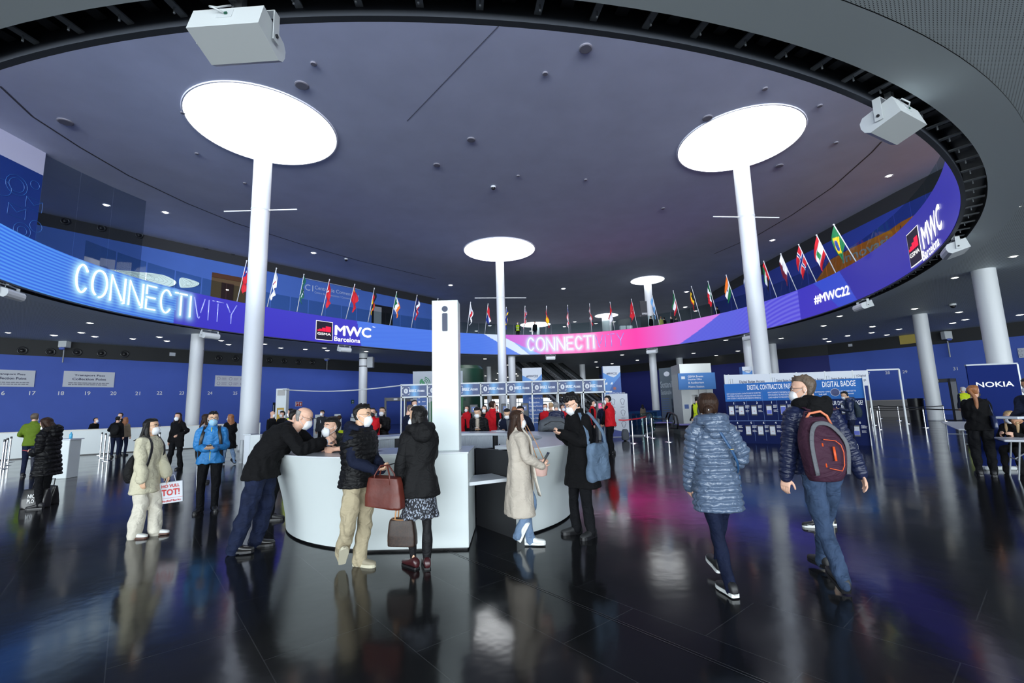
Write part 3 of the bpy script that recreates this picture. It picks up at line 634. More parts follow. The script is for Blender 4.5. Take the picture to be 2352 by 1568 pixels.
def person(label,x,y,H,yaw,cl,pose={},lod=1,skin='light',hair=('short',HB),mask=MASKW,sex='m',z0=0.,extras=None,name='person',group=None,glasses=False,build=1.):
    """yaw: 0 looks away from the camera, 90 to the photo's left, 180 at the camera, -90 right"""
    root=thing(name,label,'person',(x,y,z0),math.radians(yaw),group); k=H/1.75; P=pose; fem=sex=='f'
    vox={0:.0065,1:.011,2:.022,3:.03}[lod]; B=build
    X,Y,Z=V((1,0,0)),V((0,1,0)),V((0,0,1))
    hz=P.get('hip',.935)*k; hx,hy=P.get('hipxy',(0,0)); hip=V((hx*k,hy*k,hz)); lean=P.get('lean',3); bend=P.get('bend',0); side=P.get('side',0); tw=P.get('twist',0)
    def frm(a): # a 0 pelvis .. 1 neck
        f=min(max(a,0),1); r=Matrix.Rotation(math.radians(tw*f),3,'Z')@Matrix.Rotation(math.radians(side*f),3,'Y')@Matrix.Rotation(math.radians(-(lean*min(1,f*2.5+.25)+bend*f)),3,'X')
        return r@X,r@Y,r@Z
    S=[hip]; n=12; ln=.56*k
    for i in range(n): S.append(S[-1]+frm((i+.5)/n)[2]*ln/n)
    def sp(h):  # height in a standing 1.75 m body -> centre and frame
        a=(h-.935)/.56; 
        if a<0: fx,fy,fz=frm(0); return hip-V((0,0,1))*(-a*.56*k)*1.0, fx, (fy-Z*fy.z).normalized(), Z
        i=min(int(a*n),n-1); fx,fy,fz=frm(a); return S[i]+(S[i+1]-S[i])*(a*n-i), fx,fy,fz
    def ring(h,w,d,oy=0.): c,fx,fy,fz=sp(h); return (c+fy*oy*k,fx*w*k*B,fy*d*k*B)
    sw=(.172 if fem else .192)*k*(.6+.4*B)
    cS,fx,fy,fz=sp(1.435); shr=P.get('shrug',0)*k
    SH=[cS+fx*s*sw*.86+fz*(shr-.012*k)-fy*.005 for s in (-1,1)]
    cN,nx,ny,nz=sp(1.49)
    neck=cN+nz*.0
    hyaw,hp,hr=P.get('head',(0,0,0)) if len(P.get('head',(0,0)))==3 else (*P.get('head',(0,0)),0)
    HR=Matrix.Rotation(math.radians(hyaw+tw),3,'Z')@Matrix.Rotation(math.radians(hr),3,'Y')@Matrix.Rotation(math.radians(-hp),3,'X')
    nd=(nz+HR@Z).normalized(); HC=neck+nd*.055*k+(HR@Z)*.09*k+(HR@Y)*.018*k
    hd=lambda p: HC+(HR@V(p))*k
    # legs
    UL,LLg=.424*k,.412*k
    FT=[P.get('lf',(-.10,0,0,8,0)),P.get('rf',(.10,0,0,-8,0))]; A=[];K=[];HJ=[]
    fxp,fyp,_=frm(0)
    for i,s in enumerate((-1,1)):
        f=FT[i]; hj=hip+fxp*s*.092*k*(.7+.3*B)-Z*.02*k; an=V((f[0]*k,f[1]*k,.085*k+f[2]*k)); fyaw=math.radians(f[3]); fd=V((-math.sin(fyaw),math.cos(fyaw),0))
        kn,an=ik(hj,an,UL,LLg,fd+V((0,0,0.02)) if len(f)<6 else V(f[5])); HJ.append(hj);K.append(kn);A.append(an)
    # arms
    UA,FA=.29*k,.255*k; HT=[P.get('lh',(-.24,.06,.80)),P.get('rh',(.24,.06,.80))]; EH=[P.get('le',(-.4,-1,-.1)),P.get('re',(.4,-1,-.1))]; E=[];Wr=[]
    for i in (0,1):
        e,w=ik(SH[i],V(HT[i])*k,UA,FA,V(EH[i])); E.append(e);Wr.append(w)
    # ---- body: one continuous skin
    mb=MB()
    if lod<=1:
        rings(mb,[(hd((0,(a+b)/2,z)),(HR@X)*w*k,(HR@Y)*((a-b)/2)*k) for z,w,a,b in HEADR],24,2.15)
        limb(mb,[hd((0,.088,.012)),hd((0,.098,-.012)),hd((0,.108,-.034))],[.008*k,.010*k,.014*k],8)
        for s in (-1,1):
            limb(mb,[hd((s*.012,.083,.027)),hd((s*.048,.072,.027))],[.010*k,.009*k],8)
            mb.ell((0,0,0),(.010*k,.019*k,.032*k),frame(hd((s*.076,-.012,-.005)),HR@X+(HR@Y)*s*(-.25),HR@Y))
            limb(mb,[hd((s*.02,.084,-.07)),hd((0,.092,-.072))],[.006*k,.009*k],8)
        mb.ell((0,0,0),(.016*k,.012*k,.014*k),frame(hd((0,.078,-.108)),HR@X,HR@Y))
    else:
        rings(mb,[(hd((0,(a+b)/2,z)),(HR@X)*w*k,(HR@Y)*((a-b)/2)*k) for z,w,a,b in HEADR[::2]+HEADR[-1:]],14,2.1); limb(mb,[hd((0,.085,.0)),hd((0,.104,-.03))],[.012*k,.014*k],6)
    limb(mb,[hd((0,-.022,-.04)),hd((0,-.02,-.10)),neck+ny*.0,neck-nz*.07*k],[.050*k,(.048 if fem else .056)*k,.062*k,.075*k],14)
    rings(mb,[ring(.90,.13,.09),ring(1.1,.115,.08),ring(1.3,.14,.09),ring(1.42,.14,.07),ring(1.47,.08,.06)],14)
    for i,s in enumerate((-1,1)):
        limb(mb,[SH[i],E[i]],[.043*k,.036*k],10); limb(mb,[E[i],Wr[i]],[.036*k,.026*k],10)
        limb(mb,[HJ[i],K[i]],[.055*k,.038*k],10); limb(mb,[K[i],A[i]],[.038*k,.026*k],10); fyaw=math.radians(FT[i][3]); fd=V((-math.sin(fyaw),math.cos(fyaw),0))
        limb(mb,[A[i],A[i]+fd*.03*k-Z*.03*k],[.024*k,.022*k],8)
        ds=(Wr[i]-E[i]).normalized(); hdn=P.get('lhd' if i==0 else 'rhd'); dh=V(hdn) if hdn else ds; nn=P.get('lhn' if i==0 else 'rhn',(-s,0,0)); cu=P.get('lcurl' if i==0 else 'rcurl',22)
        if lod<=1: hand(mb,Wr[i]+ds*.012*k,dh,V(nn),1 if i==0 else -1,k,cu,fr=.0088 if lod==0 else .0105)
        else: limb(mb,[Wr[i],Wr[i]+dh.normalized()*.08*k,Wr[i]+dh.normalized()*.13*k+V(nn)*.02*k],[.03*k,.036*k,.022*k],8)
    bare=P.get('barearm',False)
    fuse('body',mb,SKIN[skin],root,{0:.0058,1:.0095,2:.02,3:.028}[lod],2 if lod<2 else 1)
    # ---- hair
    st,hm=hair; mb=MB(); hn=MB()
    def capr(off,zlo,front,yb=0.):
        R=[]
        for z,w,a,b in HEADR:
            if z<zlo: continue
            fa=a+off*.8 if z>.07 else front+(a-front)*max(0,(z-.02)/.05)*.45
            R.append((hd((0,(fa+b-off-yb)/2,z+(off if z>.1 else 0))),(HR@X)*(w+off)*k,(HR@Y)*((fa-b+off+yb)/2)*k))
        return R
    if st in('short','curly','thick'):
        off={'short':.011,'curly':.018,'thick':.018}[st]; rings(mb,capr(off,-.065,-.012),24,2.35); 
        if st!='short': rings(mb,[(hd((0,.02,.06)),(HR@X)*.075*k,(HR@Y)*.082*k),(hd((0,.015,.10)),(HR@X)*.066*k,(HR@Y)*.07*k),(hd((0,.0,.13)),(HR@X)*.03*k,(HR@Y)*.04*k)],16)
        if lod==0:
            for i in range(120 if st=='curly' else 70):
                a=RNG.rand()*2*PI; zz=-.04+RNG.rand()*.16 if st!='short' else .06+RNG.rand()*.06; r=.078*math.sqrt(max(.05,1-(zz/.135)**2)); fy_=math.sin(a)*r*1.12; 
                if zz<.062 and fy_>-.02: continue
                if st=='curly': mb.ell(tuple(hd((math.cos(a)*r*1.08,fy_*1.06,zz+.012))),(.024*k,.024*k,.022*k),None,8,6)
                else: p=V((math.cos(a)*r*.9,fy_*.95,zz)); q=p+V((math.cos(a)*.008,.006+math.sin(a)*.01,.016)); limb(mb,[hd(p),hd(q)],[.010*k,.003*k],6)
    elif st=='old':
        for z,w,a,b in [HEADR[4],HEADR[5],HEADR[6],HEADR[7]]: pass
        rings(mb,[(hd((0,(b-.006-.015)/2,z)),(HR@X)*(w+.004)*k,(HR@Y)*((-.015-b+.006)/2)*k) for z,w,a,b in HEADR if -.07<z<.075],20,2.4)
    elif st=='receding':
        rings(mb,[(hd((0,((min(a,.02 if z<.05 else .055)+.004)+b-.007)/2,z+(.006 if z>.1 else 0))),(HR@X)*(w+.006)*k,(HR@Y)*(((min(a,-.01 if z<.05 else .06)+.004)-b+.007)/2)*k) for z,w,a,b in HEADR if z>-.065],20)
    elif st in('long','longback','pony','bun','low'):
        rings(mb,capr(.014 if st!='low' else .02,-.065 if st not in('long','longback') else -.09,(.012 if st=='low' else (.022 if st=='long' else -.004))),24,2.3)
        if st=='low': mb.ell((0,0,0),(.092*k,.088*k,.098*k),frame(hd((0,-.022,.012)),HR@X,HR@Y),20,12)
        fb=frm(1.)[1]; c=cS; L=P.get('hairlen',.30)
        if st in('long','longback'):
            b0=hd((0,-.055,-.02)); b1=hd((0,-.075,-.10)); b2=neck-ny*.085*k-nz*.04*k; b3=b2-Z*(L-.1)*k-ny*.01*k
            rings(mb,[(hd((0,-.035,.02)),(HR@X)*.088*k,(HR@Y)*.06*k),(b1,(HR@X)*.092*k,(HR@Y)*.045*k),(b2,nx*.10*k,ny*.038*k),(b3,nx*.075*k,ny*.022*k),(b3-Z*.05*k,nx*.04*k,ny*.010*k)],18)
            for s in (-1,1):
                limb(mb,[hd((s*.07,.01,.05)),hd((s*.088,.0,-.04)),hd((s*.085,.005,-.12)),neck+nx*s*.09*k+ny*(.05 if st=='long' else -.05)*k-Z*.05*k,neck+nx*s*.085*k+ny*(.09 if st=='long' else -.08)*k-Z*L*.75*k],[.022*k,.03*k,.032*k,.030*k,.012*k],10)
        elif st=='pony':
            mb.ell(tuple(hd((0,-.10,.05))),(.022*k,)*3); a0=hd((0,-.11,.05)); limb(mb,[a0,hd((0,-.15,.0)),neck-ny*.13*k,neck-ny*.12*k-Z*.22*k,neck-ny*.11*k-Z*.34*k],[.018*k,.030*k,.034*k,.028*k,.010*k],10)
        elif st=='bun': mb.ell(tuple(hd((0,-.10,.10))),(.038*k,.035*k,.034*k))
        elif st=='low': limb(mb,[hd((0,-.085,-.03)),hd((0,-.10,-.09)),neck-ny*.09*k-Z*.02*k],[.05*k,.030*k,.022*k],10)
    if st!='none':
        fuse('hair',mb,hm,root,{0:.0062,1:.009,2:.018,3:.024}[lod],1 if st!='curly' else 0,disp=(folds(.0014,90,3) if st!='curly' else folds(.007,75,3)) if lod==0 else None)
    # ---- mask, eyes, glasses
    if mask is not None:
        mb=MB(); q=lambda z,w,yf: (hd((0,(yf+.03)/2,z)),(HR@X)*w*k,(HR@Y)*((yf-.03)/2)*k)
        rings(mb,[q(-.006,.026,.106),q(-.03,.058,.118),q(-.055,.068,.127),q(-.08,.066,.121),q(-.105,.054,.106),q(-.128,.036,.090)],20 if lod<2 else 12,1.55)
        mo=mb.build('mask',mask,root,smooth=True,ang=55)
        if lod<=1:
            st_=MB()
            for s in (-1,1):
                st_.tube([hd((s*.053,.062,-.028)),hd((s*.074,.02,-.006)),hd((s*.083,-.012,.012)),hd((s*.086,-.026,-.01)),hd((s*.078,.0,-.05)),hd((s*.05,.055,-.09))],.0022*k,5)
            st_.build('ear_loop',mask,mo,smooth=True)
    if lod<=1:
        for s in (-1,1):
            e=MB(); e.ell((0,0,0),(.0145*k,.008*k,.0065*k),frame(hd((s*.031,.083,.010)),HR@X,HR@Y)); e.cur=1; e.ell((0,0,0),(.0062*k,.005*k,.0062*k),frame(hd((s*.031,.0885,.010)),HR@X,HR@Y),8,6); e.build('eye',[EYEW,EYED],root,smooth=True)
            e=MB(); limb(e,[hd((s*.015,.092,.027)),hd((s*.032,.091,.033)),hd((s*.05,.079,.029))],[.003*k,.004*k,.002*k],6,sub=2); e.build('eyebrow',hm if st not in('old','none') else HGR,root,smooth=True)
    if glasses:
        g=MB()
        for s in (-1,1):
            pts=[hd((s*.033+.026*math.cos(a),.099,.008+.018*math.sin(a))) for a in [2*PI*i/14 for i in range(14)]]; g.tube(pts,.0018*k if glasses!='thick' else .003*k,5,closed=True); g.tube([hd((s*.058,.098,.013)),hd((s*.076,.08,.013)),hd((s*.082,-.02,.008))],.0016*k,5)
        g.tube([hd((-.009,.102,.012)),hd((.009,.102,.012))],.0018*k,5); g.build('glasses',BLACK,root,smooth=True)
    # ---- clothes
    def torso(mb,hem,fat=1.,flare=0.,neckh=1.475,slim=False,n=26,p=2.3,col=True):
        R=[]
        wb=(.150 if fem else .155); lv=[(hem,None),(.86,(.178 if fem else .172,.125)),(.95,(.172 if fem else .168,.122)),(1.08,(.138 if fem else .155,.108)),(1.22,(.158 if fem else .172,.122)),(1.34,(.168 if fem else .182,.122)),(1.42,(.152 if fem else .168,.098)),(1.455,(.118 if fem else .13,.084)),(neckh+.012,(.078,.072))]
        prev=None
        for h,wd in lv:
            if wd is None:
                t=max(0,.95-hem); w,d=(.175+flare*t,.125+flare*t*.85) if hem<.95 else (.16,.112); R.append(ring(h,w*fat,d*fat)); continue
            if h<=hem+.02: continue
            w,d=wd
            if h<.95: t=.95-h; w=.172+flare*t; d=.122+flare*t*.85
            if slim: w*=.94;d*=.92
            f_=fat if h<1.44 else (fat+1)/2
            R.append(ring(h,w*f_,d*f_,.012 if (fem and 1.2<h<1.4) else 0.))
        rings(mb,R,n,p)
    def sleeves(mb,r=(.066,.054,.042),ext=.0,short=False):
        for i in (0,1):
            if short: limb(mb,[SH[i]-fx*(-1,1)[i]*.03*k,SH[i],SH[i]+(E[i]-SH[i])*.62],[r[0]*k,r[0]*k,r[1]*1.12*k],14); continue
            w=Wr[i]+(Wr[i]-E[i]).normalized()*ext*k; limb(mb,[SH[i]-fx*(-1,1)[i]*.03*k-fz*.01*k,SH[i]+(E[i]-SH[i])*.12,SH[i]+(E[i]-SH[i])*.6,E[i],E[i]+(w-E[i])*.55,w],[r[0]*k,r[0]*k*1.03,(r[0]+r[1])/2*k,r[1]*k,(r[1]+r[2])/2*k,r[2]*k],16,sub=3)
    # bone coordinate for quilting: distance along torso or arm
    segs=[(i,SH[i],E[i],0.) for i in (0,1)]+[(i,E[i],Wr[i],UA) for i in (0,1)]
    def axial(co):
        best=np.full(len(co),1e9); val=np.zeros(len(co))
        for i,a,b,o in segs:
            a=np.array(a);d=np.array(b)-a;L=np.linalg.norm(d);t=np.clip(((co-a)@d)/L/L,0,1); ds=np.linalg.norm(co-a-t[:,None]*d,axis=1)/(.075*k*1.15); m=ds<best; best[m]=ds[m]; val[m]=(o+t[m]*L)+.01
        c0=np.array(S[0]); d0=np.array(S[-1])-c0; L0=np.linalg.norm(d0); tt=((co-c0)@d0)/L0/L0; t=np.clip(tt,-2,1); dd=co-c0-t[:,None]*d0; ds=np.linalg.norm(dd*[1,1,1],axis=1)/(.165*k)
        m=ds<best; val[m]=10+tt[m]*L0; return val
    def quilt(per=.055,amp=.010,wr=.003):
        fo=folds(wr,60,5)
        def fn(co,nr):
            v=axial(co); return amp*(np.abs(np.sin(PI*v/(per*k)))**.55)-amp*.5+.005+fo(co,nr)
        return fn
    for it in cl:
        ty=it[0]; m=it[1]; o=it[2] if len(it)>2 else {}; mb=MB(); fat=o.get('fat',1.)
        dsp=folds(o.get('fold',.010),o.get('ff',26),o.get('seed',int(x*100)%97)) if lod<=1 else None
        if ty in('trousers','jeans','tights'):
            r=o.get('r',(.098,.066,.056,.052)); rings(mb,[ring(.87,.15,.11),ring(.93,.165*fat,.122*fat),ring(1.0,.152*fat,.115*fat),ring(o.get('top',1.04),.142*fat,.107*fat)],20)
            for i in (0,1):
                s=(-1,1)[i]; end=A[i]+(A[i]-K[i]).normalized()*o.get('ext',.045)*k; limb(mb,[HJ[i]+Z*.01*k,HJ[i]+(K[i]-HJ[i])*.45,K[i],K[i]+(end-K[i])*.35,end],[r[0]*k*fat,(r[0]*.55+r[1]*.45)*k,r[1]*k,r[2]*k*1.04,r[3]*k],18,sub=4)
            fuse({'tights':'tights','jeans':'jeans'}.get(ty,'trousers'),mb,m,root,vox,2,disp=dsp,paint=o.get('paint'))
        elif ty in('jacket','coat','shirt','sweater','hoodie','vest','tshirt','dress_coat','puffer','blazer'):
            nm={'puffer':'puffer_jacket','vest':'vest','tshirt':'shirt','dress_coat':'coat'}.get(ty,ty); nm=o.get('name',nm)
            if dsp: dsp=(lambda f_: (lambda co,nr: f_(co,nr)+.007))(dsp)
            torso(mb,o.get('hem',.84),fat*(1.0 if ty in('shirt','tshirt') else 1.06),o.get('flare',.08))
            if not o.get('nosleeve') and ty!='vest': sleeves(mb,o.get('r',(.060,.055,.044) if ty!='tshirt' else (.066,.056,.05)),o.get('ext',.015),short=ty=='tshirt')
            if ty=='vest':
                for s in (-1,1): mb.ell((0,0,0),(.05*k,.085*k,.05*k),frame(SH[(s+1)//2]-fx*s*.02*k,fx,fy))
            if o.get('collar'): 
                c=neck; rings(mb,[(c-nz*.03*k,nx*.085*k,ny*.082*k),(c+nz*.03*k,nx*.074*k,ny*.074*k),(c+nz*o.get('collar')*k,nx*.072*k,ny*.073*k)],18)
            if o.get('hood'):
                limb(mb,[neck+nx*.10*k+ny*.03*k+nz*.0*k,neck+nx*.105*k-ny*.06*k+nz*.01*k,neck-ny*.125*k+nz*.0*k,neck-nx*.105*k-ny*.06*k+nz*.01*k,neck-nx*.10*k+ny*.03*k],[.04*k,.05*k,.062*k*o['hood'],.05*k,.04*k],12)
                mb.ell((0,0,0),(.115*k,.06*k,.10*k*o['hood']),frame(neck-ny*.125*k-nz*.04*k,nx,ny))
            if o.get('extra'): o['extra'](mb,locals())
            if o.get('quilt') and lod<=1: dsp=quilt(*o['quilt'])
            g=fuse(nm,mb,m,root,vox,2,disp=dsp,paint=(lambda fc,o=o: o['paint'](fc,sp,k)) if o.get('paint') else None)
            if o.get('label'): g['label']=o['label']
        elif ty=='skirt':
            R=[ring(1.03,.125,.095),ring(.93,.155,.112),ring(.80,.172,.126),ring(.64,.190,.146),ring(.54,.215,.170)]; rings(mb,R,40)
            fuse('skirt',mb,m,root,vox,1,disp=lambda co,nr: .012*np.sin(np.arctan2(co[:,1]-hip.y,co[:,0]-hip.x)*11)*np.clip((.64*k-co[:,2])/.1,0,1))
        elif ty=='shoes':
            for i in (0,1):
                f=FT[i]; M_=Matrix.Translation(A[i])@Matrix.Rotation(math.radians(f[3]),4,'Z')@Matrix.Rotation(math.radians(-(f[4] if len(f)>4 else 0)),4,'X')@Matrix.Diagonal((k,k,k,1))
                hi=o.get('high',0.); sm_=MB(); W2=[(-.078,.022,.05),(-.07,.034,.085+hi),(-.035,.038,.105+hi),(.0,.037,.100+hi*.8),(.05,.040,.072),(.10,.046,.056),(.15,.045,.048),(.185,.034,.040),(.20,.014,.026)]
                rings(sm_,[(V((0,yy,-.085+.016+hh/2)),V((ww,0,0)),V((0,0,hh/2))) for yy,ww,hh in W2],16,2.6)
                vs=[M_@V(v) for v in sm_.v]; sm_.v=[tuple(v) for v in vs]; so=sm_.build('shoe',m,root,smooth=True)
                s2=MB(); pl=[(-ww*1.06,yy) for yy,ww,hh in W2]+[(ww*1.06,yy) for yy,ww,hh in W2[::-1]]; s2.prism(pl[::-1],-.085,-.085+o.get('sole',.024),M_); s2.build('sole',o.get('solem',BLACK),so)
                if o.get('lace') and lod==0:
                    l=MB()
                    for j in range(4): yy=.03+.022*j; zz=-.085+.088-.012*j; l.tube([M_@V((-.02,yy,zz)),M_@V((0,yy+.006,zz+.006)),M_@V((.02,yy,zz))],.003,5)
                    l.build('laces',o['lace'],so)
    loc={'hd':hd,'SH':SH,'E':E,'W':Wr,'sp':sp,'k':k,'root':root,'neck':neck,'A':A,'K':K,'HR':HR,'ring':ring,'fx':fx,'fy':fy,'fz':fz,'nx':nx,'ny':ny,'nz':nz}
    bpy.context.view_layer.update()
    loc['w']=lambda p: root.matrix_world@V(p)
    return loc
# ================================================================== ceiling fittings
DL=mat('downlight_glow',(1,1,1),.5,emit=(1,.93,.82),es=7.)
def downlight(x,y,z,r=.085,lab='small lit downlight in the soffit under the gallery',grp='downlights in the gallery soffit'):
    o=MB().lathe([(r*1.35,-.012),(r,-.02),(r,-.004)],16).build('downlight',None); o.location=(x,y,z)
    me=o.data; me.materials.clear(); me.materials.append(WMETAL); me.materials.append(DL)
    me.polygons[-2].material_index=0
    for p in me.polygons:
        if len(p.vertices)==16: p.material_index=1
    tag(o,lab,'downlight',grp); return o
low=[(19,764),(124,770),(187,764),(218,773),(305,778),(366,774),(383,783),(508,782),(525,791),(207,742),(608,790),(645,799),(701,802),(745,799),(752,805),(841,807),(1114,824),(1105,846),(1099,856),(1115,863),(1083,869),(1107,874),(1144,857),(1167,838),(1186,859),(1189,863),(1166,866),(1140,871),(1429,815),(1464,827),(1369,831),(1406,835),(1468,836),(1372,843),(1429,843),(1451,846),(1468,852),(1546,833),(1593,811),(1645,816),(1185,858),(1667,781),(1695,806),(1794,777),(1892,748),(1929,726),(2101,709),(2004,750),(2188,742),(2065,756),(2002,764),(1947,771),(2037,769),(1904,784),(1895,778),(2193,638),(2203,717),(2217,734),(2328,589),(2343,723),(2331,477)]
d0=None
for px,py in low:
    p=atz(px,py,ZL); 
    if d0 is None: d0=downlight(p.x,p.y,ZL)
    else:
        d=d0.copy(); COL.objects.link(d); d.location=(p.x,p.y,ZL); s_=max(.8,min(1.6,p.length/28)); d.scale=(s_,s_,1)
for px,py in [(380,488),(244,471),(720,581),(1035,655),(1294,663),(1577,670),(1574,705),(1598,714),(1774,552),(2042,404),(1320,739),(1369,743),(1296,750),(1219,760),(1094,760),(1125,748),(1475,725),(1410,739)]:
    p=atz(px,py,ZC); d=d0.copy(); COL.objects.link(d); d.location=(p.x,p.y,ZC); s_=max(1.3,min(2.6,p.length/26)); d.scale=(s_,s_,1); d['label']='round lit downlight in the high ceiling above the gallery'; d['group']='downlights in the high ceiling'
CSP=mat('ceiling_disc',srgb(120,120,128),.7)
c0=None
for px,py,r in [(720,145,.12),(693,195,.28),(1345,110,.26),(1625,270,.24),(1082,320,.22),(1252,168,.12),(1790,380,.22),(1003,378,.2),(420,258,.1),(150,279,.3),(452,352,.1),(1190,403,.1),(1345,412,.1),(1523,478,.14),(1883,242,.12),(1920,327,.12),(1757,203,.12),(562,420,.1)]:
    p=atz(px,py,ZC); 
    if c0 is None: c0=MB().lathe([(1,0),(1,-.04),(.85,-.06),(.0,-.06)],20).build('ceiling_fitting',CSP); o=c0; tag(o,'small flat round cap on the high ceiling','ceiling fitting','small round caps on the high ceiling')
    else: o=c0.copy(); COL.objects.link(o)
    o.location=(p.x,p.y,ZC); o.scale=(r,r,1)
# dome cameras
for px,py,z,l in [(1133,428,ZC,'black dome camera under the high ceiling, nearest the middle'),(795,594,ZC,'black dome camera under the high ceiling, above the left flags'),(2188,698,ZL,'black dome camera under the soffit at the right')]:
    p=atz(px,py,z); t=thing('dome_camera',l,'camera',p); MB().lathe([(.16,0),(.16,-.1)],20).build('housing',WMETAL,t); MB().ell((0,0,-.12),(.13,.13,.12)).build('dome',BLACK,t,smooth=True)
# slots running through the high ceiling
for L,lab in (([(0,198),(75,268),(183,338),(295,403),(430,467),(540,512),(690,560),(830,600),(1000,640)],'dark slot running through the high ceiling on the left'),([(2025,325),(2002,350),(1912,430),(1820,493),(1740,540),(1640,583)],'dark slot running through the high ceiling on the right'),([(935,278),(1145,60)],'faint seam crossing the middle of the high ceiling')):
    m=MB(); P=[atz(a,b,ZC-.005) for a,b in L]; wd=.05 if 'seam' not in lab else .02
    for a,b in zip(P[:-1],P[1:]):
        n_=(b-a).normalized().cross(V((0,0,1)))*wd; m.add([a-n_,b-n_,b+n_,a+n_],[(0,1,2,3)])
    o=m.build('trim_5',mat('ceiling_slot',(.08,.08,.085),.7) if wd>.03 else mat('seam',srgb(120,122,134),.8)); tag(o,kind='structure')
# ------------------------------------------------------------------ speakers on the ring
def speaker(px,py,label,first=[None]):
    best=min(((math.hypot(*(a-b for a,b in zip(proj((*ringp(-PI/2+2*PI*i/720,.18),ZL-.35)),(px,py)))),-PI/2+2*PI*i/720) for i in range(720)))
    t_=best[1]; p=ringp(t_,.18); d=ringp(t_,-.3)-p; rz=math.atan2(d.y,d.x)-PI/2
    if first[0] is not None: return dup(first[0],(p.x,p.y,ZL),rz,label)
    t=thing('ceiling_speaker',label,'speaker',(p.x,p.y,ZL),rz,'box speakers hung round the ring screen'); first[0]=t
    R_=Matrix.Translation((0,0,-.36))@Matrix.Rotation(math.radians(-16),4,'X')
    mb=MB(); w=.46; pr=[(-.26,-.17),(-.26,.17),(.22,.17),(.29,.10),(.31,.0),(.29,-.10),(.22,-.17)]
    vs=[R_@V((x_,a,b)) for x_ in (-w,w) for a,b in pr]; n_=len(pr); mb.add(vs,[tuple(range(n_))[::-1],tuple(range(n_,2*n_))]+[(i,(i+1)%n_,n_+(i+1)%n_,n_+i) for i in range(n_)]); mb.build('speaker_box',WMETAL,t)
    mb=MB(); mb.box(-w-.05,w+.05,-.06,.06,.30,.31,Matrix.Translation((0,0,-.36)))
    for s in (-1,1): mb.box(s*(w+.045)-.006,s*(w+.045)+.006,-.06,.06,-.10,.31,Matrix.Translation((0,0,-.36)))
    mb.box(-.06,.06,-.05,.05,-.06,.4); mb.build('bracket',WMETAL,t)
    mb=MB(); 
    for s in (-1,1): mb.lathe([(.025,0),(.025,.02)],10,Matrix.Translation((s*(w+.05),0,-.38))@Matrix.Rotation(s*PI/2,4,'Y'))
    mb.build('knob',DARKM,t)
    mb=MB(); mb.box(-.12,.08,-.266,-.26,-.02,.13,R_); mb.build('connector_plate',mat('plate',srgb(200,205,208),.4),t)
    mb=MB(); mb.tube([R_@V((-.02,-.27,.05)),R_@V((-.12,-.34,.06)),R_@V((-.22,-.30,.16)),V((-.15,-.2,-.10)),V((-.05,-.1,.02))],.012,6); mb.build('cable',WMETAL,t,smooth=True)
    mb=MB(); mb.box(-.015,.02,-.285,-.266,.03,.06,R_); mb.build('plug',mat('plug_green',srgb(30,90,70),.4),t)
    return t
for px,py,l in [(556,96,'big white box speaker with a dangling cable, nearest at the upper left'),(2050,292,'white box speaker at the upper right end of the ring'),(2203,578,'white box speaker right of the tall white logo'),(1983,704,'white box speaker under the hashtag on the screen'),(18,682,'white box speaker at the left edge'),(484,772,'white box speaker under the unlit letters'),(790,804,'white box speaker under the first square logo'),(1265,823,'white box speaker above the escalators'),(1498,806,'white box speaker on the ring right of the magenta band'),(1720,775,'white box speaker behind the tall right column')]:
    speaker(px,py,l)
# ------------------------------------------------------------------ wall fittings
def onwall(px,py,P,Q,off=.02):
    """point on the vertical wall through P,Q seen at a photo pixel, a hair in front of it"""
    d=ray(px,py); P=V(P[:2]);Q=V(Q[:2]); e=(Q-P).normalized(); n_=V((-e.y,e.x)); 
    if n_.dot(-P)<0: n_=-n_
    P=P+n_*off; t=P.dot(n_)/(d.x*n_.x+d.y*n_.y); return V((d.x*t,d.y*t,EYE+d.z*t)),V((e.x,e.y,0)) if e.x>0 else -V((e.x,e.y,0))
LWl=(LW0,LW1); RWl=(RW[1],RW[2]); RWm=(RW[2],RW[3])
for seg,L in ((LWl,[(51,805),(116,808),(177,809),(233,811),(286,813),(502,822),(541,823),(618,827),(652,829),(685,831),(717,832)]),(LWl,[(150,508),(233,524),(320,540),(472,566),(535,579),(642,600),(693,612),(738,621),(780,631)])):
    nz0=None
    for px,py in L:
        p,e=onwall(px,py,*seg,off=.0); up=py<700
        if nz0 is None:
            t=thing('air_nozzle','round black air nozzle in the dark band above the '+('gallery wall' if up else 'numbered blue wall'),'air vent',p,math.atan2(e.y,e.x),'air nozzles in the '+('upper' if up else 'lower')+' dark band'); nz0=t
            M_=Matrix.Rotation(PI/2,4,'X'); MB().lathe([(.26,0),(.26,.05),(.20,.07),(.17,.03)],24,M_,cap=False).build('ring',DARKM,t,smooth=True); MB().ell((0,0,0),(.13,.13,.10),M_).build('nozzle',BLACK,t,smooth=True)
        else: dup(nz0,p,math.atan2(e.y,e.x))
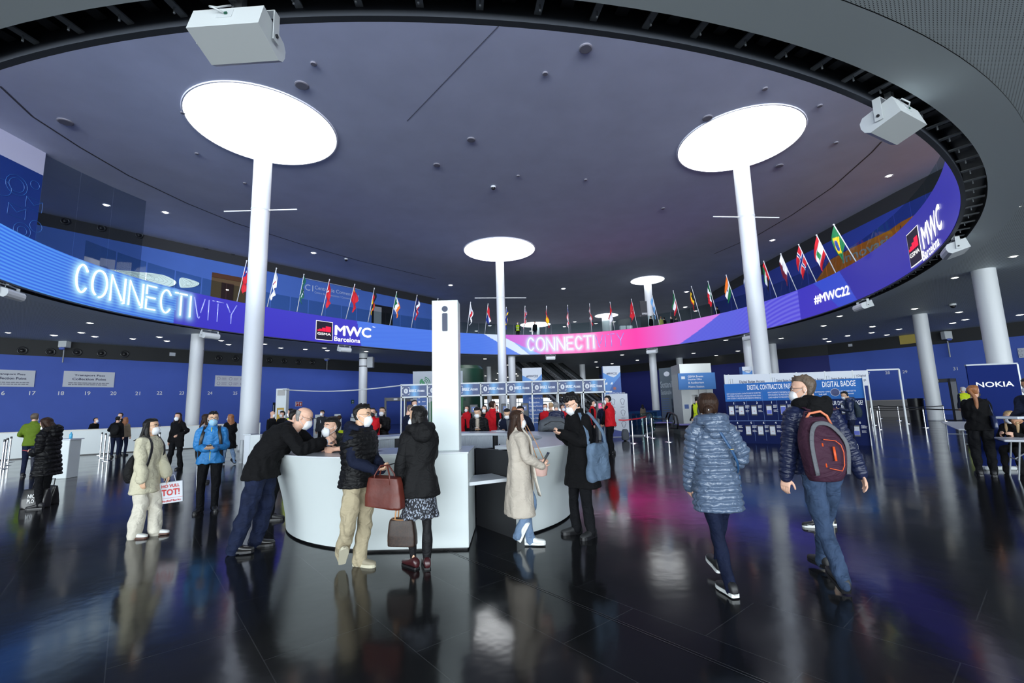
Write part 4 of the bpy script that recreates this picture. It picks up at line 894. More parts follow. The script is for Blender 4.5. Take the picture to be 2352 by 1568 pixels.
# gate numbers
NWD=dict(zip(['16','17','18','19','20','21','22','23','24','25','27','28','29','31'],'sixteen seventeen eighteen nineteen twenty twenty-one twenty-two twenty-three twenty-four twenty-five twenty-seven twenty-eight twenty-nine thirty-one'.split()))
def number(px,py,s,seg,h=.26):
    p,e=onwall(px,py,*seg); m=MB(); put_text(m,s,0,0,h=h,M=frame(p,e,(0,0,1)),bold=.02,align='c'); o=m.build('wall_number',TXTW)
    tag(o,'white gate numeral '+NWD[s]+' on the '+('left' if px<1000 else 'right')+' blue wall','number'); return o
for px,py,s in [(3,907,'16'),(74,907,'17'),(140,907,'18'),(201,907,'19'),(260,907,'20'),(316,907,'21'),(366,906,'22'),(417,906,'23'),(482,906,'24'),(540,906,'25')]: number(px,py,s,LWl)
for px,py,s in [(1994,861,'27'),(2039,859,'28'),(2079,857,'29'),(2195,850,'31')]: number(px,py,s,RWl if px<2150 else RWm)
def wallsign(name,label,seg,x0,y0,x1,y1,m,fn=None,cat_='sign',th=.03,group=None):
    """flat board on a wall, corners from lower left to upper right"""
    a,e=onwall(x0,y0,*seg); b,_=onwall(x1,y1,*seg); w=(V((b.x,b.y))-V((a.x,a.y))).length; h=b.z-a.z; t=thing(name,label,cat_,a,math.atan2(e.y,e.x),group)
    MB().box(0,w,-th,.02,0,h).build('panel',m,t); M_=frame((0,-th-.002,0),(1,0,0),(0,0,1))
    if fn: fn(t,M_,w,h)
    return t
PAPER=mat('sign_white',srgb(206,211,220),.5)
def transport(t,M_,w,h):
    m=MB(); put_text(m,'Transport Pass',w/2,h*.66,h=h*.15,w=w*.6,M=M_,bold=.03,align='c'); put_text(m,'Collection Point',w/2,h*.43,h=h*.15,w=w*.66,M=M_,bold=.03,align='c'); m.build('lettering',TXTN,t)
    m=MB(); lines(m,w*.1,h*.23,w*.8,2,h*.05,h*.11,M_,jit=.05); m.build('small_print',mat('print_grey',srgb(120,124,140),.6),t)
wallsign('transport_sign','white sign reading Transport Pass Collection Point above numbers 18 to 20',LWl,143,888,264,855,PAPER,transport)
a0,e0=onwall(-42,887,*LWl)
wallsign('transport_sign','white transport pass sign cut by the left edge of the photo',LWl,-40,887,82,851,PAPER,transport)
def icons(t,M_,w,h):
    m=MB(); r=mat('icon_line',srgb(110,96,140),.5)
    for j in (0,1):
        for i in range(4):
            cx=w*(.07+.25*i); cy=h*(.72-.45*j); m.tube([M_@V((cx+h*.13*math.cos(a),cy+h*.13*math.sin(a),.0)) for a in [PI*k/6 for k in range(12)]],h*.012,4,closed=True); lines(m,cx+h*.25,cy+h*.06,w*.12,3,h*.03,h*.09,M_)
    m.build('pictograms',r,t)
wallsign('notice_board','white board of line pictograms beside the tall left column',LWl,493,887,600,865,PAPER,icons)
wallsign('notice_board','white pictogram board at the right edge of the photo',RWm,2341,822,2420,793,PAPER,icons)
def exitpict(t,M_,w,h):
    for i in (0,1): m=MB(); m.box(w*(.04+.5*i),w*(.46+.5*i),h*.06,h*.94,.0,.004,M_); m.build('red_field',mat('sign_red',srgb(170,40,50),.5),t)
    m=MB(); m.box(w*.12,w*.2,h*.2,h*.8,.005,.007,M_); m.box(w*.3,w*.4,h*.5,h*.8,.005,.007,M_); m.box(w*.68,w*.84,h*.2,h*.75,.005,.007,M_); m.build('pictogram',TXTW,t)
wallsign('fire_sign','small red and white fire equipment sign on the blue wall',LWl,678,933,694,922,PAPER,exitpict)
def aed(t,M_,w,h): m=MB(); m.ell((w/2,h*.6,0),(w*.25,h*.2,.004),M_,10,5); m.box(w*.2,w*.8,h*.1,h*.2,0,.004,M_); m.build('pictogram',TXTW,t)
wallsign('defibrillator_sign','tiny green defibrillator sign on the blue wall left of the clamped column',LWl,807,927,813,918,mat('sign_green',srgb(14,70,56),.5),aed)
wallsign('notice_board','small white notice in the dark band left of the second column',LWl,389,817,403,810,PAPER)
wallsign('notice_board','small pale notice in the dark band above the right blue wall',RWl,1949,796,1957,789,PAPER)
wallsign('light_panel','yellowish lit panel in the dark band beside the right column',RWl,2068,791,2102,764,mat('dim_lamp',srgb(120,110,60),.5,emit=srgb(120,110,50),es=.35))
# C1 lettering on the gallery wall
p,e=onwall(700,668,*LWl); m=MB(); M_=frame(p,e,(0,0,1)); put_text(m,'C1',0,.1,h=.62,M=M_); put_text(m,'Centre de Convencions',1.0,.38,h=.38,w=5.0,M=M_,bold=.01); put_text(m,'Centro de Convenciones / Convention Centre',1.0,-.05,h=.22,w=5.0,M=M_,bold=0.); m.box(-.3,6.2,1.25,1.3,0,.01,M_)
tag(m.build('wall_lettering',mat('pale_letters',srgb(170,188,216),.5)),'pale C1 Centre de Convencions lettering on the blue gallery wall','lettering')
# openings and shapes on the upper left wall
def recess(label,x0,y0,x1,y1,warm,seg=LWl,name='doorway'):
    a,e=onwall(x0,y0,*seg); b,_=onwall(x1,y1,*seg); w=(V((b.x,b.y))-V((a.x,a.y))).length; h=b.z-a.z; t=thing(name,label,'doorway',a,math.atan2(e.y,e.x))
    if warm:
        MB().box(0,w,-.02,.05,0,h).build('back_wall',mat('warm_wood',srgb(96,74,46),.6),t); MB().box(w*.0,w,-.10,-.02,h*.86,h).build('lintel',mat('brown_wood',srgb(84,50,26),.5),t)
        MB().box(w*.28,w*.62,-.09,-.02,0,h*.74).build('door_leaf',mat('dark_red_wood',srgb(50,24,22),.5),t); MB().box(w*.41,w*.48,-.12,-.09,h*.52,h*.545).build('lamp',DL,t)
    else:
        MB().box(0,w,-.02,.05,0,h).build('dark_glass',mat('dark_glass',(.012,.014,.018),.15),t); MB().box(w*.1,w*.45,-.05,-.02,0,h*.9).build('door_leaf',GREYM,t)
recess('lit wooden doorway in the blue gallery wall behind the first flag',482,700,566,640,True)
recess('dark doorway in the gallery wall beside the German flag',853,747,902,706,False)
def blob_relief(label,L,seg=LWl):
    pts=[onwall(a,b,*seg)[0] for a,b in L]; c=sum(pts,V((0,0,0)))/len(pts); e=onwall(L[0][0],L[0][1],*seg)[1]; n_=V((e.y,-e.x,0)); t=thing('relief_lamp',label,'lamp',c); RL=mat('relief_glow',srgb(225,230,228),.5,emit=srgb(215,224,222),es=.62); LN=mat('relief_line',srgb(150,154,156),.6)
    P=[]
    N=len(pts)
    for i in range(N):
        p0,p1,p2,p3=pts[i-1],pts[i],pts[(i+1)%N],pts[(i+2)%N]
        for tt in (0,.25,.5,.75): P.append(.5*((2*p1)+(-p0+p2)*tt+(2*p0-5*p1+4*p2-p3)*tt*tt+(-p0+3*p1-3*p2+p3)*tt**3)-c)
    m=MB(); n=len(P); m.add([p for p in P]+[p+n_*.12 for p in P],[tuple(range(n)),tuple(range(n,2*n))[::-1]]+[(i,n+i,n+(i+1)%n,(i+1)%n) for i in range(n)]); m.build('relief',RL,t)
    m=MB()
    for f in (.25,.4,.55,.7,.85): m.tube([p*f+V((0,0,.05*math.sin(i*.9+f*9)))+n_*.125 for i,p in enumerate(P)],.007,4,closed=True)
    m.build('contour_lines',LN,t)
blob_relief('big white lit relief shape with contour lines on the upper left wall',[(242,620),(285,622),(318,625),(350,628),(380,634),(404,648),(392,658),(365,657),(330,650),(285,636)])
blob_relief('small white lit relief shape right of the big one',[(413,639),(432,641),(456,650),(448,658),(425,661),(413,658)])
# near left gallery wall: pale above, blue graphic film below
XL=-24.3
zt=lambda px,py: (lambda d:(EYE+d.z*XL/d.x, d.y*XL/d.x))(ray(px,py))
zc_,yc_=zt(97,402); ye=zt(105,356)[1]
o=MB().box(XL-.3,XL,-8,ye,zc_,ZC).build('wall_left',mat('lilac_wall',srgb(188,190,212),.7)); tag(o,kind='structure')
t=thing('graphic_wall','blue graphic wall with pale line icons at the far left of the gallery','wall graphic',(XL,ye,ZM)); MB().box(-.3,0.,-30,0,0,zc_-ZM).build('film',mat('blue_film',srgb(18,52,128),.5),t)
m=MB(); LI=mat('icon_teal',srgb(36,92,160),.5)
def li(px,py,pts,cl=False):
    z,y_=zt(px,py); m.tube([V((.01,y_-ye+a,z-ZM+b)) for a,b in pts],.012,4,closed=cl)
circ=lambda r,n=16: [(r*math.cos(2*PI*i/n),r*math.sin(2*PI*i/n)) for i in range(n)]
for px,py,r in [(38,425,.35),(38,425,.5),(80,425,.22),(5,430,.4),(50,530,.22),(50,530,.4),(82,520,.3)]: li(px,py,circ(r),True)
for px,py in [(38,485),(78,470)]: li(px,py,[(-.4,-.28),(.4,-.28),(.4,.28),(-.4,.28)],True); li(px,py,[(-.4,.28),(0,-.05),(.4,.28)])
m.build('line_icons',LI,t)
# full height glass screen on the left gallery
P=[atz(105,356,ZC),atz(187,396,ZC),atz(262,431,ZC),atz(336,462,ZC)]; t=thing('glass_partition','tall glass partition panes on the left of the gallery','glass partition',(P[0].x,P[0].y,ZM))
for a,b in zip(P[:-1],P[1:]):
    a=V((a.x,a.y,0))-V((P[0].x,P[0].y,0)); b=V((b.x,b.y,0))-V((P[0].x,P[0].y,0)); d=(b-a).normalized(); MB().box(.015,(b-a).length-.015,-.01,.01,0,ZC-ZM,frame(a,d,(-d.y,d.x,0))).build('glass_pane',glassmat('partition_glass',(.74,.77,.79),.015),t)
# right gallery wall: orange graphic with words, white panel, glazed door
RG=(RU[14],RU[15]); RG=((26.0,50),(26.7,29.6)); RG2=((26.7,29.6),(27.6,20))
ORG=mat('orange_film',srgb(196,110,26),.55); 
pts=[onwall(a,b,*RG,off=.03)[0] for a,b in [(1868,690),(1868,655),(1908,596),(1955,570),(2060,521),(2075,513)]]
pl=[onwall(2140,474,*RG2,off=.03)[0]]
t=thing('orange_graphic','orange wall graphic reading Innovating with, on the right gallery wall','wall graphic',(26.7,29.6,ZM))
zz=ZM; base=[(p.y,max(p.z,zz)) for p in pts]; top=pl[0]
m=MB(); Pp=[V((p.x,p.y,max(p.z,zz)))-V((26.7,29.6,ZM)) for p in pts]; e1=V((26.66,29.7,pts[-1].z+.15)); Pp.append(e1-V((26.7,29.6,ZM))); Pp.append(V((26.66,29.7,zz))-V((26.7,29.6,ZM)))
n=len(Pp); m.add(Pp+[p+V((-.02,0,0)) for p in Pp],[tuple(range(n)),tuple(range(n,2*n))[::-1]]+[(i,(i+1)%n,n+(i+1)%n,n+i) for i in range(n)]); m.build('orange_field',ORG,t)
q0=V((26.62,29.6,zz));q1=V((28.3,9,zz)); hz_=top.z; m=MB(); m.add([v-V((26.7,29.6,ZM)) for v in (q0,q1,V((q1.x,q1.y,hz_+1.2)),V((q0.x,q0.y,e1.z)))],[(0,1,2,3)]); m.build('orange_field',ORG,t)
p,e=onwall(1937,612,*RG,off=.06); e=V((RG[1][0]-RG[0][0],RG[1][1]-RG[0][1],0)).normalized(); m=MB(); put_text(m,'Innovating with',0,0,h=.95,w=8.4,M=frame(p-V((26.7,29.6,ZM)),e,(0,0,1)),bold=.03); put_text(m,'augmented reality',0,-1.5,h=.95,w=8.4,M=frame(p-V((26.7,29.6,ZM)),e,(0,0,1)),bold=.03) if False else None
m.build('lettering',mat('grey_letters',srgb(150,150,150),.5),t)
def rpanel(name,label,cat_,x0,y0,x1,y1,mm,frame_=None):
    a,e=onwall(x0,y0,*RG,off=.0); b,_=onwall(x1,y1,*RG,off=.0); e=V((b.x-a.x,b.y-a.y,0)); w=e.length; h=b.z-max(a.z,ZM); t=thing(name,label,cat_,(a.x,a.y,ZM),math.atan2(e.y,e.x)); MB().box(0,w,-.05,-.01,0,h).build('panel',mm,t)
    if frame_: m=MB(); m.box(-.08,0,-.08,0,0,h+.08); m.box(w,w+.08,-.08,0,0,h+.08); m.box(-.08,w+.08,-.08,0,h,h+.08); m.build('frame',frame_,t); m=MB(); m.box(w*.45,w*.5,-.10,-.05,h*.35,h*.5); m.build('handle',CHROME,t)
rpanel('wall_panel','plain pale panel on the gallery wall between two flags','panel',1766,690,1795,623,PAPER)
rpanel('glazed_door','dark glazed door in a light frame behind the Norwegian flag','door',1828,672,1872,617,mat('door_dark',srgb(48,40,36),.3),WMETAL)
# ------------------------------------------------------------------ gallery things
def bx(name,label,cat_,px,py,Y,w,d,h,m,z=None,rz=0):
    p=aty(px,py,Y); t=thing(name,label,cat_,(p.x,Y,ZM if z is None else z),rz); MB().box(-w/2,w/2,-d/2,d/2,0,h,None,.02).build('body',m,t); return t
t=bx('sign_board','dark grey sponsor board with an orange foot on the gallery','sign',1485,740,50.5,1.25,.12,4.15,mat('board_dark',srgb(44,46,52),.5)); MB().box(-.62,.62,-.07,-.061,0,.5).build('orange_foot',mat('orange_foot',srgb(170,110,30),.5),t); m=MB(); put_text(m,'amazon',-.45,2.6,h=.2,w=.9,M=frame((0,-.064,0),(1,0,0),(0,0,1))); m.build('lettering',TXTW,t)
for px,l in ((1430,'left white ventilation unit on the gallery'),(1445,'right white ventilation unit on the gallery')):
    t=bx('ventilation_unit',l,'machine',px,755,52.5,.66,.6,1.7,WMETAL); m=MB(); [m.box(-.25,.25,-.31,-.30,.3+.15*i,.36+.15*i) for i in range(6)]; m.build('grille',GREYM,t)
def cbench(label,px,Y,w,flip):
    p=aty(px,745,Y); t=thing('curved_bench',label,'bench',(p.x,Y,ZM)); m=MB(); L=[]
    for i in range(17): a=i/16; L.append((w*(a-.5),.9+.5*abs(2*a-1)**2.2))
    prev=[V((x_,0,z_)) for x_,z_ in L]; limb(m,prev,[.08]+[.22]*15+[.1],10,sub=1); m.build('seat_shell',mat('glossy_white_glow',srgb(220,226,220),.3,emit=srgb(170,176,160),es=.4),t,smooth=True); m=MB(); m.lathe([(.3,0),(.2,.9)],16); m.build('foot',WMETAL,t)  # seat shell brightened by a weak glow in its material, not a lamp
cbench('curved white lounge shape left of the flags of Spain and USA',1256,60,3.0,0); cbench('curved white lounge shape below the flat round light',1403,56,1.9,1)
# ------------------------------------------------------------------ flags round the ring
import colorsys
def cc(*c): return np.array(srgb(*c))
WHT=cc(235,238,242);RED=cc(200,16,36);BLU=cc(10,40,130);BLK=cc(14,14,16);GRN=cc(0,110,60);YEL=cc(250,200,20);NAV=cc(10,24,80)
def hb(*c): return lambda u,v: np.array(c)[np.minimum((u*len(c)).astype(int),len(c)-1)]   # bands across
def vb(*c): return lambda u,v: np.array(c)[np.minimum((v*len(c)).astype(int),len(c)-1)]
def disc(bg,fg,r=.3,cx=.5): 
    return lambda u,v: np.where((np.hypot((u-.5),(v-cx)*1.5)<r)[:,None],fg,bg(u,v) if callable(bg) else bg)
def cross(bg,c1,c2,at=.38,w=.13): 
    def f(u,v):
        k1=(abs(u-.5)<w)|(abs(v-at)<w*.67); k2=(abs(u-.5)<w*.5)|(abs(v-at)<w*.34); o=np.where(k1[:,None],c1,bg); return np.where(k2[:,None],c2,o) if c2 is not None else o
    return f
def canton(bg,c,uu=.5,vv=.4,star=None):
    def f(u,v):
        o=bg(u,v) if callable(bg) else bg+0*u[:,None]; o=np.where(((u<uu)&(v<vv))[:,None],c,o)
        if star is not None: o=np.where(((np.hypot(u-uu/2,(v-vv/2)*1.5))<.09)[:,None],star,o)
        return o
    return f
def usa(u,v): o=np.where(((u*13).astype(int)%2==0)[:,None],RED,WHT); k=(u<.54)&(v<.42); o=np.where(k[:,None],BLU,o); s=k&((np.sin(u*58)*np.sin(v*75))>.55); return np.where(s[:,None],WHT,o)
def uk(u,v): 
    d1=abs((u-.5)-(v-.5)); d2=abs((u-.5)+(v-.5)); o=np.where((np.minimum(d1,d2)<.1)[:,None],WHT,BLU); o=np.where((np.minimum(d1,d2)<.035)[:,None],RED,o); o=np.where(((abs(u-.5)<.17)|(abs(v-.5)<.1))[:,None],WHT,o); return np.where(((abs(u-.5)<.1)|(abs(v-.5)<.06))[:,None],RED,o)
def brazil(u,v): o=np.where(((abs(u-.5)/.42+abs(v-.5)/.42)<1)[:,None],YEL,GRN); return np.where((np.hypot(u-.5,(v-.5)*1.4)<.24)[:,None],cc(30,70,150),o)
def saudi(u,v): k=(abs(u-.42)<.1)&(np.sin(v*46)>-.1)&(v>.2)&(v<.8); k2=(abs(u-.68)<.02)&(v>.25)&(v<.75); return np.where((k|k2)[:,None],WHT,cc(10,88,76))
def korea(u,v): o=np.where((np.hypot(u-.5,(v-.5)*1.5)<.25)[:,None],np.where((u<.5)[:,None],RED,BLU),WHT); k=(abs(abs(u-.5)-.32)<.06)&(abs(abs(v-.5)-.32)<.06)&(np.sin(v*160)>-.2); return np.where(k[:,None],BLK,o)
def greece(u,v): return np.where(((u*9).astype(int)%2==0)[:,None],cc(20,90,170),WHT)
def qatar(u,v): return np.where((v<.33+.06*(abs((u*9)%1-.5)*2))[:,None],WHT,cc(110,16,50))
def uae(u,v): o=hb(GRN,WHT,BLK)(u,v); return np.where((v<.25)[:,None],RED,o)
def leb(u,v): o=hb(RED,WHT,WHT,RED)(u,v); return np.where(((abs(v-.5)<.16-.3*(.72-u)*.5)&(u>.3)&(u<.72))[:,None],cc(30,140,80),o)
def indi(u,v): o=hb(cc(240,120,30),WHT,GRN)(u,v); return np.where((np.hypot(u-.5,(v-.5)*1.5)<.09)[:,None],NAV,o)
flags=[((548,697),(567,599),'red and blue with a white sun, nearest the left column',canton(RED,BLU,.5,.5,WHT)),((617,707),(635,616),'white with a red and blue disc and black bars',korea),((685,720),(698,630),'dark green with white script',saudi),((741,728),(757,642),'red with a small white crescent',disc(disc(RED,WHT,.22,.4),RED,.17,.46)),((797,735),(815,653),'red with small yellow stars',canton(RED,RED,.5,.3,YEL)),
 ((848,741),(860,662),'black, red and gold',hb(BLK,RED,YEL)),((898,747),(911,670),'green, white and orange',vb(GRN,WHT,cc(240,120,30))),((947,752),(958,678),'navy, white and red',vb(NAV,WHT,RED)),((1000,756),(1006,686),'white and blue, half hidden behind the info tower',hb(WHT,BLU)),((1074,763),(1081,694),'white with a red disc',disc(WHT,RED,.3)),((1115,765),(1121,698),'red, white and blue',hb(RED,WHT,BLU)),((1161,767),(1163,706),'blue with a yellow cross, behind the middle column',cross(BLU,YEL,None)),
 ((1203,767),(1206,703),'red, white and blue crosses',uk),((1254,766),(1257,703),'red and yellow with a small crest',disc(hb(RED,YEL,YEL,RED),cc(150,60,30),.1,.35)),((1307,765),(1304,701),'stars on blue with red and white stripes',usa),((1359,763),(1354,698),'red with a white cross',cross(RED,WHT,None)),((1411,758),(1401,694),'red over white with a crescent',hb(RED,WHT)),((1463,753),(1450,687),'red with a pale flower',disc(RED,cc(240,200,200),.12)),
 ((1513,746),(1498,679),'pale blue and white',hb(cc(110,170,220),WHT,cc(110,170,220))),((1562,737),(1546,668),'green, white and red with a small crest',hb(GRN,WHT,RED)),((1606,729),(1588,658),'black, yellow and red',vb(BLK,YEL,RED)),((1643,720),(1626,646),'green, white and red in upright bands',vb(GRN,WHT,RED)),((1690,709),(1668,632),'orange, white and green with a blue wheel',indi),((1735,697),(1712,616),'blue and white stripes, behind the right column',greece),
 ((1779,684),(1754,600),'red, green, white and black',uae),((1824,669),(1793,583),'maroon with a white serrated edge',qatar),((1869,653),(1834,562),'red with a blue and white cross',cross(RED,WHT,BLU)),((1913,634),(1876,540),'red and white with a green tree',leb),((1960,614),(1915,516),'green with a yellow diamond and blue disc',brazil)]
FM=mat('flag_cloth',(1,1,1),.75,vcol=True); POLE=mat('pole_white',srgb(224,228,230),.35)
for fi,((bx_,by_),(tx,ty),desc,fn) in enumerate(flags):
    s_,z_=U(bx_,by_); t_=float(np.interp(s_,SS,TT)); b=ringp(t_,.2); B_=V((b.x,b.y,ZM)); inw=-(ringp(t_,1.)-ringp(t_,0.)).normalized(); inw=V((inw.x,inw.y,0))
    # tip: seen at the given pixel, leaning inward over the hall
    d=ray(tx,ty); nrm=V((0,0,0)); best=None
    for k in range(60):
        T=B_+inw*(.0+.03*k)+V((0,0,1))*0; 
        # choose height so the pixel row matches
        lo,hi=1.5,4.
        for _ in range(20):
            mid=(lo+hi)/2
            if proj(T+V((0,0,mid)))[1]>ty: lo=mid
            else: hi=mid
        T=T+V((0,0,lo)); e_=abs(proj(T)[0]-tx)
        if best is None or e_<best[0]: best=(e_,T)
    T=best[1]; t=thing('flag','flag on a white pole, '+desc,'flag',B_,0,'national flags round the gallery edge')
    m=MB(); m.tube([V((0,0,0)),T-B_],.028,8); m.ell(tuple(T-B_),(.05,.05,.05),None,8,6); m.build('pole',POLE,t,smooth=True)
    ax=(T-B_).normalized(); nu,nv_=26,40; r=np.random.RandomState(fi); ph=r.rand(3)*6; sd=ax.cross(inw).normalized(); 
    vs=[];col=[]; uu,vv_=np.meshgrid(np.linspace(0,1,nu),np.linspace(0,1,nv_),indexing='ij'); cols=fn(uu.ravel(),vv_.ravel()); cols=np.array(cols,float)*np.ones((len(uu.ravel()),3))
    for i in range(nu):
        u=i/(nu-1)
        for j in range(nv_):
            v=j/(nv_-1); p=(T-B_)-ax*(.06+1.2*u*(1-.3*v)); drop=v*1.45+.1*v*u; out=inw*(.22*math.sin(v*2.0)*(1-.45*u)+.02)+sd*(.16*v*math.sin(3.2*v+ph[0]))
            fd=.07*math.sin(9*u+5*v+ph[1])*min(1,v*3)+.035*math.sin(21*u-4*v+ph[2])*min(1,v*3)
            vs.append(p+out+V((0,0,-drop*.93))+sd*fd+inw*fd*.35)
    fs=[(i*nv_+j,i*nv_+j+1,(i+1)*nv_+j+1,(i+1)*nv_+j) for i in range(nu-1) for j in range(nv_-1)]
    me=bpy.data.meshes.new('cloth'); me.from_pydata([tuple(v) for v in vs],[],fs); ca=me.color_attributes.new('Col','FLOAT_COLOR','POINT'); ca.data.foreach_set('color',np.c_[cols,np.ones(len(cols))].astype(np.float32).ravel()); me.polygons.foreach_set('use_smooth',[True]*len(fs))
    link('cloth',me,FM,t)
# ================================================================== info desk
CD=V((-1.3,7.7,0)); SILV=mat('tambour_silver',srgb(176,182,190),.4,.2); TOPM=mat('desk_top',srgb(206,212,218),.25); INN=mat('desk_inside_dark',(.012,.013,.016),.5)
desk=thing('info_desk','big white round information desk with a tall white block and flared curved front','desk',CD)
def arcband(prof,a0,a1,n=90,close=True):
    """sweep a profile of (radius, z) round the desk centre"""
    m=MB(); vs=[];fs=[];k=len(prof)
    for i in range(n+1):
        a=math.radians(a0+(a1-a0)*i/n)
        for r,z in prof: vs.append((r*math.cos(a),r*math.sin(a),z))
    for i in range(n):
        for j in range(k if close else k-1): j2=(j+1)%k; fs.append((i*k+j,(i+1)*k+j,(i+1)*k+j2,i*k+j2))
    if close: fs.append(tuple(range(k))[::-1]); fs.append(tuple(n*k+j for j in range(k)))
    return m.add(vs,fs)
A0,A1=-54,257
prof=[(2.20,.025),(2.215,.2),(2.26,.45),(2.34,.75),(2.43,1.0),(2.47,1.085),(2.44,1.085),(2.40,1.0),(2.22,.45),(2.17,.025)]
arcband(prof,A0,A1).build('curved_front',WHITE,desk,smooth=True,ang=40)
arcband([(1.78,1.055),(2.475,1.085),(2.475,1.10),(1.75,1.10),(1.75,1.055)],A0,A1).build('counter_top',TOPM,desk,smooth=True,ang=30)
arcband([(2.16,0),(2.16,.025),(2.0,.025),(2.0,0)],A0,A1).build('plinth',BLACK,desk)
arcband([(1.30,.70),(1.85,.70),(1.85,.745),(1.30,.745)],A0+2,A1-2).build('work_surface',TOPM,desk,smooth=True,ang=30)
# inner cabinets with tambour doors
for a0,a1 in ((62,96),(99,122),(126,150),(155,200),(18,58),(-30,14)):
    n=int((a1-a0)*1.6); m=MB(); vs=[];fs=[]
    for i in range(2*n+1):
        a=math.radians(a0+(a1-a0)*i/(2*n)); r=1.83+(.008 if i%2 else 0); vs+=[(r*math.cos(a),r*math.sin(a),.76),(r*math.cos(a),r*math.sin(a),1.05)]
    for i in range(2*n): fs.append((2*i,2*i+1,2*i+3,2*i+2))
    d=m.add(vs,fs).build('tambour_door',SILV,desk); a=math.radians(a1-1.5); h_=MB(); h_.ell((1.81*math.cos(a),1.81*math.sin(a),.88),(.014,.014,.014),None,8,6); h_.build('lock',DARKM,d)
arcband([(1.86,.05),(1.90,.05),(1.90,1.05),(1.86,1.05)],A0+1,A1-1).build('inner_back_panel',INN,desk)
# straight block with the tower
bk=MB(); bk.box(-.52,.74,-2.19,-1.30,.025,1.085,None,.006); bk.build('block',WHITE,desk)
bk=MB(); bk.box(-.50,.72,-2.14,-1.32,0,.025); bk.build('block_plinth',BLACK,desk)
MB().box(-.53,.75,-2.20,-1.29,1.085,1.10).build('block_top',TOPM,desk)
# end panel and the lifting shelf across the opening
M_=Matrix.Rotation(math.radians(A0),4,'Z'); MB().box(1.30,2.20,-.03,-.004,.0,1.05,M_).build('end_panel',mat('graphite_panel',(.03,.031,.034),.45),desk)
m=MB(); P1=V((.75,-2.12,0)); P2=V((1.22,-1.86,0)); d=(P2-P1).normalized(); MB().box(0,(P2-P1).length,0,.5,.70,.74,frame(P1,d,(-d.y,d.x,0))).build('hatch_shelf',TOPM,desk)
# tower
tz=height_at((-.85,5.72),688); TX=(atz(989,1037,1.1).x,atz(1053,1036,1.1).x)
tw=thing('info_tower','tall white rectangular tower with a dark letter i, standing on the desk','sign',((TX[0]+TX[1])/2,5.75,1.10)); w_=(TX[1]-TX[0])/2-.005
MB().box(-w_,w_,0,.25,0,tz-1.10,None,.004).build('tower_body',WHITE,tw)
NI=mat('sign_navy',srgb(26,40,74),.4); H_=tz-1.10
m=MB(); m.lathe([(.038,0),(.038,.006)],28,Matrix.Translation((0,-.0,H_-.115))@Matrix.Rotation(PI/2,4,'X')); m.build('letter_dot',NI,tw)
m=MB(); m.box(-.034,.034,-.006,0,H_-.405,H_-.185,None,.0); pl=[]
m=MB(); R_=.012; pts=[]
for cx,cz,a0 in ((.034-R_,H_-.172-R_,0),(-.034+R_,H_-.172-R_,90),(-.034+R_,H_-.405+R_,180),(.034-R_,H_-.405+R_,270)):
    for k in range(5): a=math.radians(a0+22.5*k); pts.append((cx+R_*math.cos(a),cz+R_*math.sin(a)))
m.prism(pts,0,.006,Matrix.Rotation(PI/2,4,'X')); m.build('letter_stem',NI,tw)
# things on and in the desk
ct=lambda px,py: atz(px,py,1.10)
p=V((.05,9.85,1.10)); t=thing('laptop','open grey laptop on the far side of the round desk','laptop',p,math.radians(165)); MB().box(-.17,.17,-.12,.12,0,.016,None,.004).build('base',GREYM,t); MB().box(-.17,.17,0,.012,0,.23,Matrix.Translation((0,.12,.016))@Matrix.Rotation(math.radians(-20),4,'X')).build('lid',mat('laptop_lid',srgb(92,94,98),.4,.4),t)
p=V((.83,9.45,1.10)); t=thing('travel_bag','dark grey bag lying on the far side of the round desk','bag',p,.1); m=MB(); rings(m,[(V((x_,0,.0+h*.5)),V((0,d,0)),V((0,0,h*.5))) for x_,d,h in ((-.34,.06,.1),(-.30,.13,.22),(-.1,.16,.30),(.12,.16,.27),(.28,.12,.17),(.33,.05,.08))],18,2.6); GB=cloth('grey_nylon',srgb(86,90,96),.7,.3,20); fuse('bag_body',m,GB,t,.012,2,folds(.008,16,3)); m=MB(); m.tube([(-.25,-.15,.12),(-.1,-.17,.2),(.1,-.17,.19),(.26,-.14,.1)],.008,6); m.build('zip',BLACK,t,smooth=True)
def paper(p,rz,label,w=.21,d=.297,n=1):
    t=MB().box(-w/2,w/2,-d/2,d/2,0,.004*n).build('paper_stack',PAPER); t.location=p; t.rotation_euler=(0,0,rz); tag(t,label,'paper'); return t
paper(V((-.35,9.95,1.10)),.4,'white papers on the far counter beside the laptop',n=3)
def office_chair(x,y,rz,label):
    t=thing('office_chair',label,'chair',(x,y,0),rz); FB=cloth('chair_black',(.015,.016,.02),.8); m=MB(); m.box(-.23,.23,-.22,.22,.44,.50,None,.03); m.build('seat',cloth('chair_blue',srgb(24,34,70),.8),t)
    m=MB(); vs=[]; m.box(-.21,.21,-.03,.03,0,.40,Matrix.Translation((0,-.23,.56))@Matrix.Rotation(math.radians(8),4,'X'),.025); m.build('backrest',FB,t)
    m=MB(); m.tube([(0,-.26,.6),(0,-.26,.45),(0,-.1,.42)],.02,8); m.build('back_bracket',BLACK,t)
    for sx in (-1,1):
        for sy in (-1,1): m=MB(); m.tube([(sx*.2,sy*.18,.44),(sx*.24,sy*.22,0)],.012,8); m.build('leg',DARKM,t)
office_chair(-.45,7.35,math.radians(200),'black and blue office chair inside the round desk')
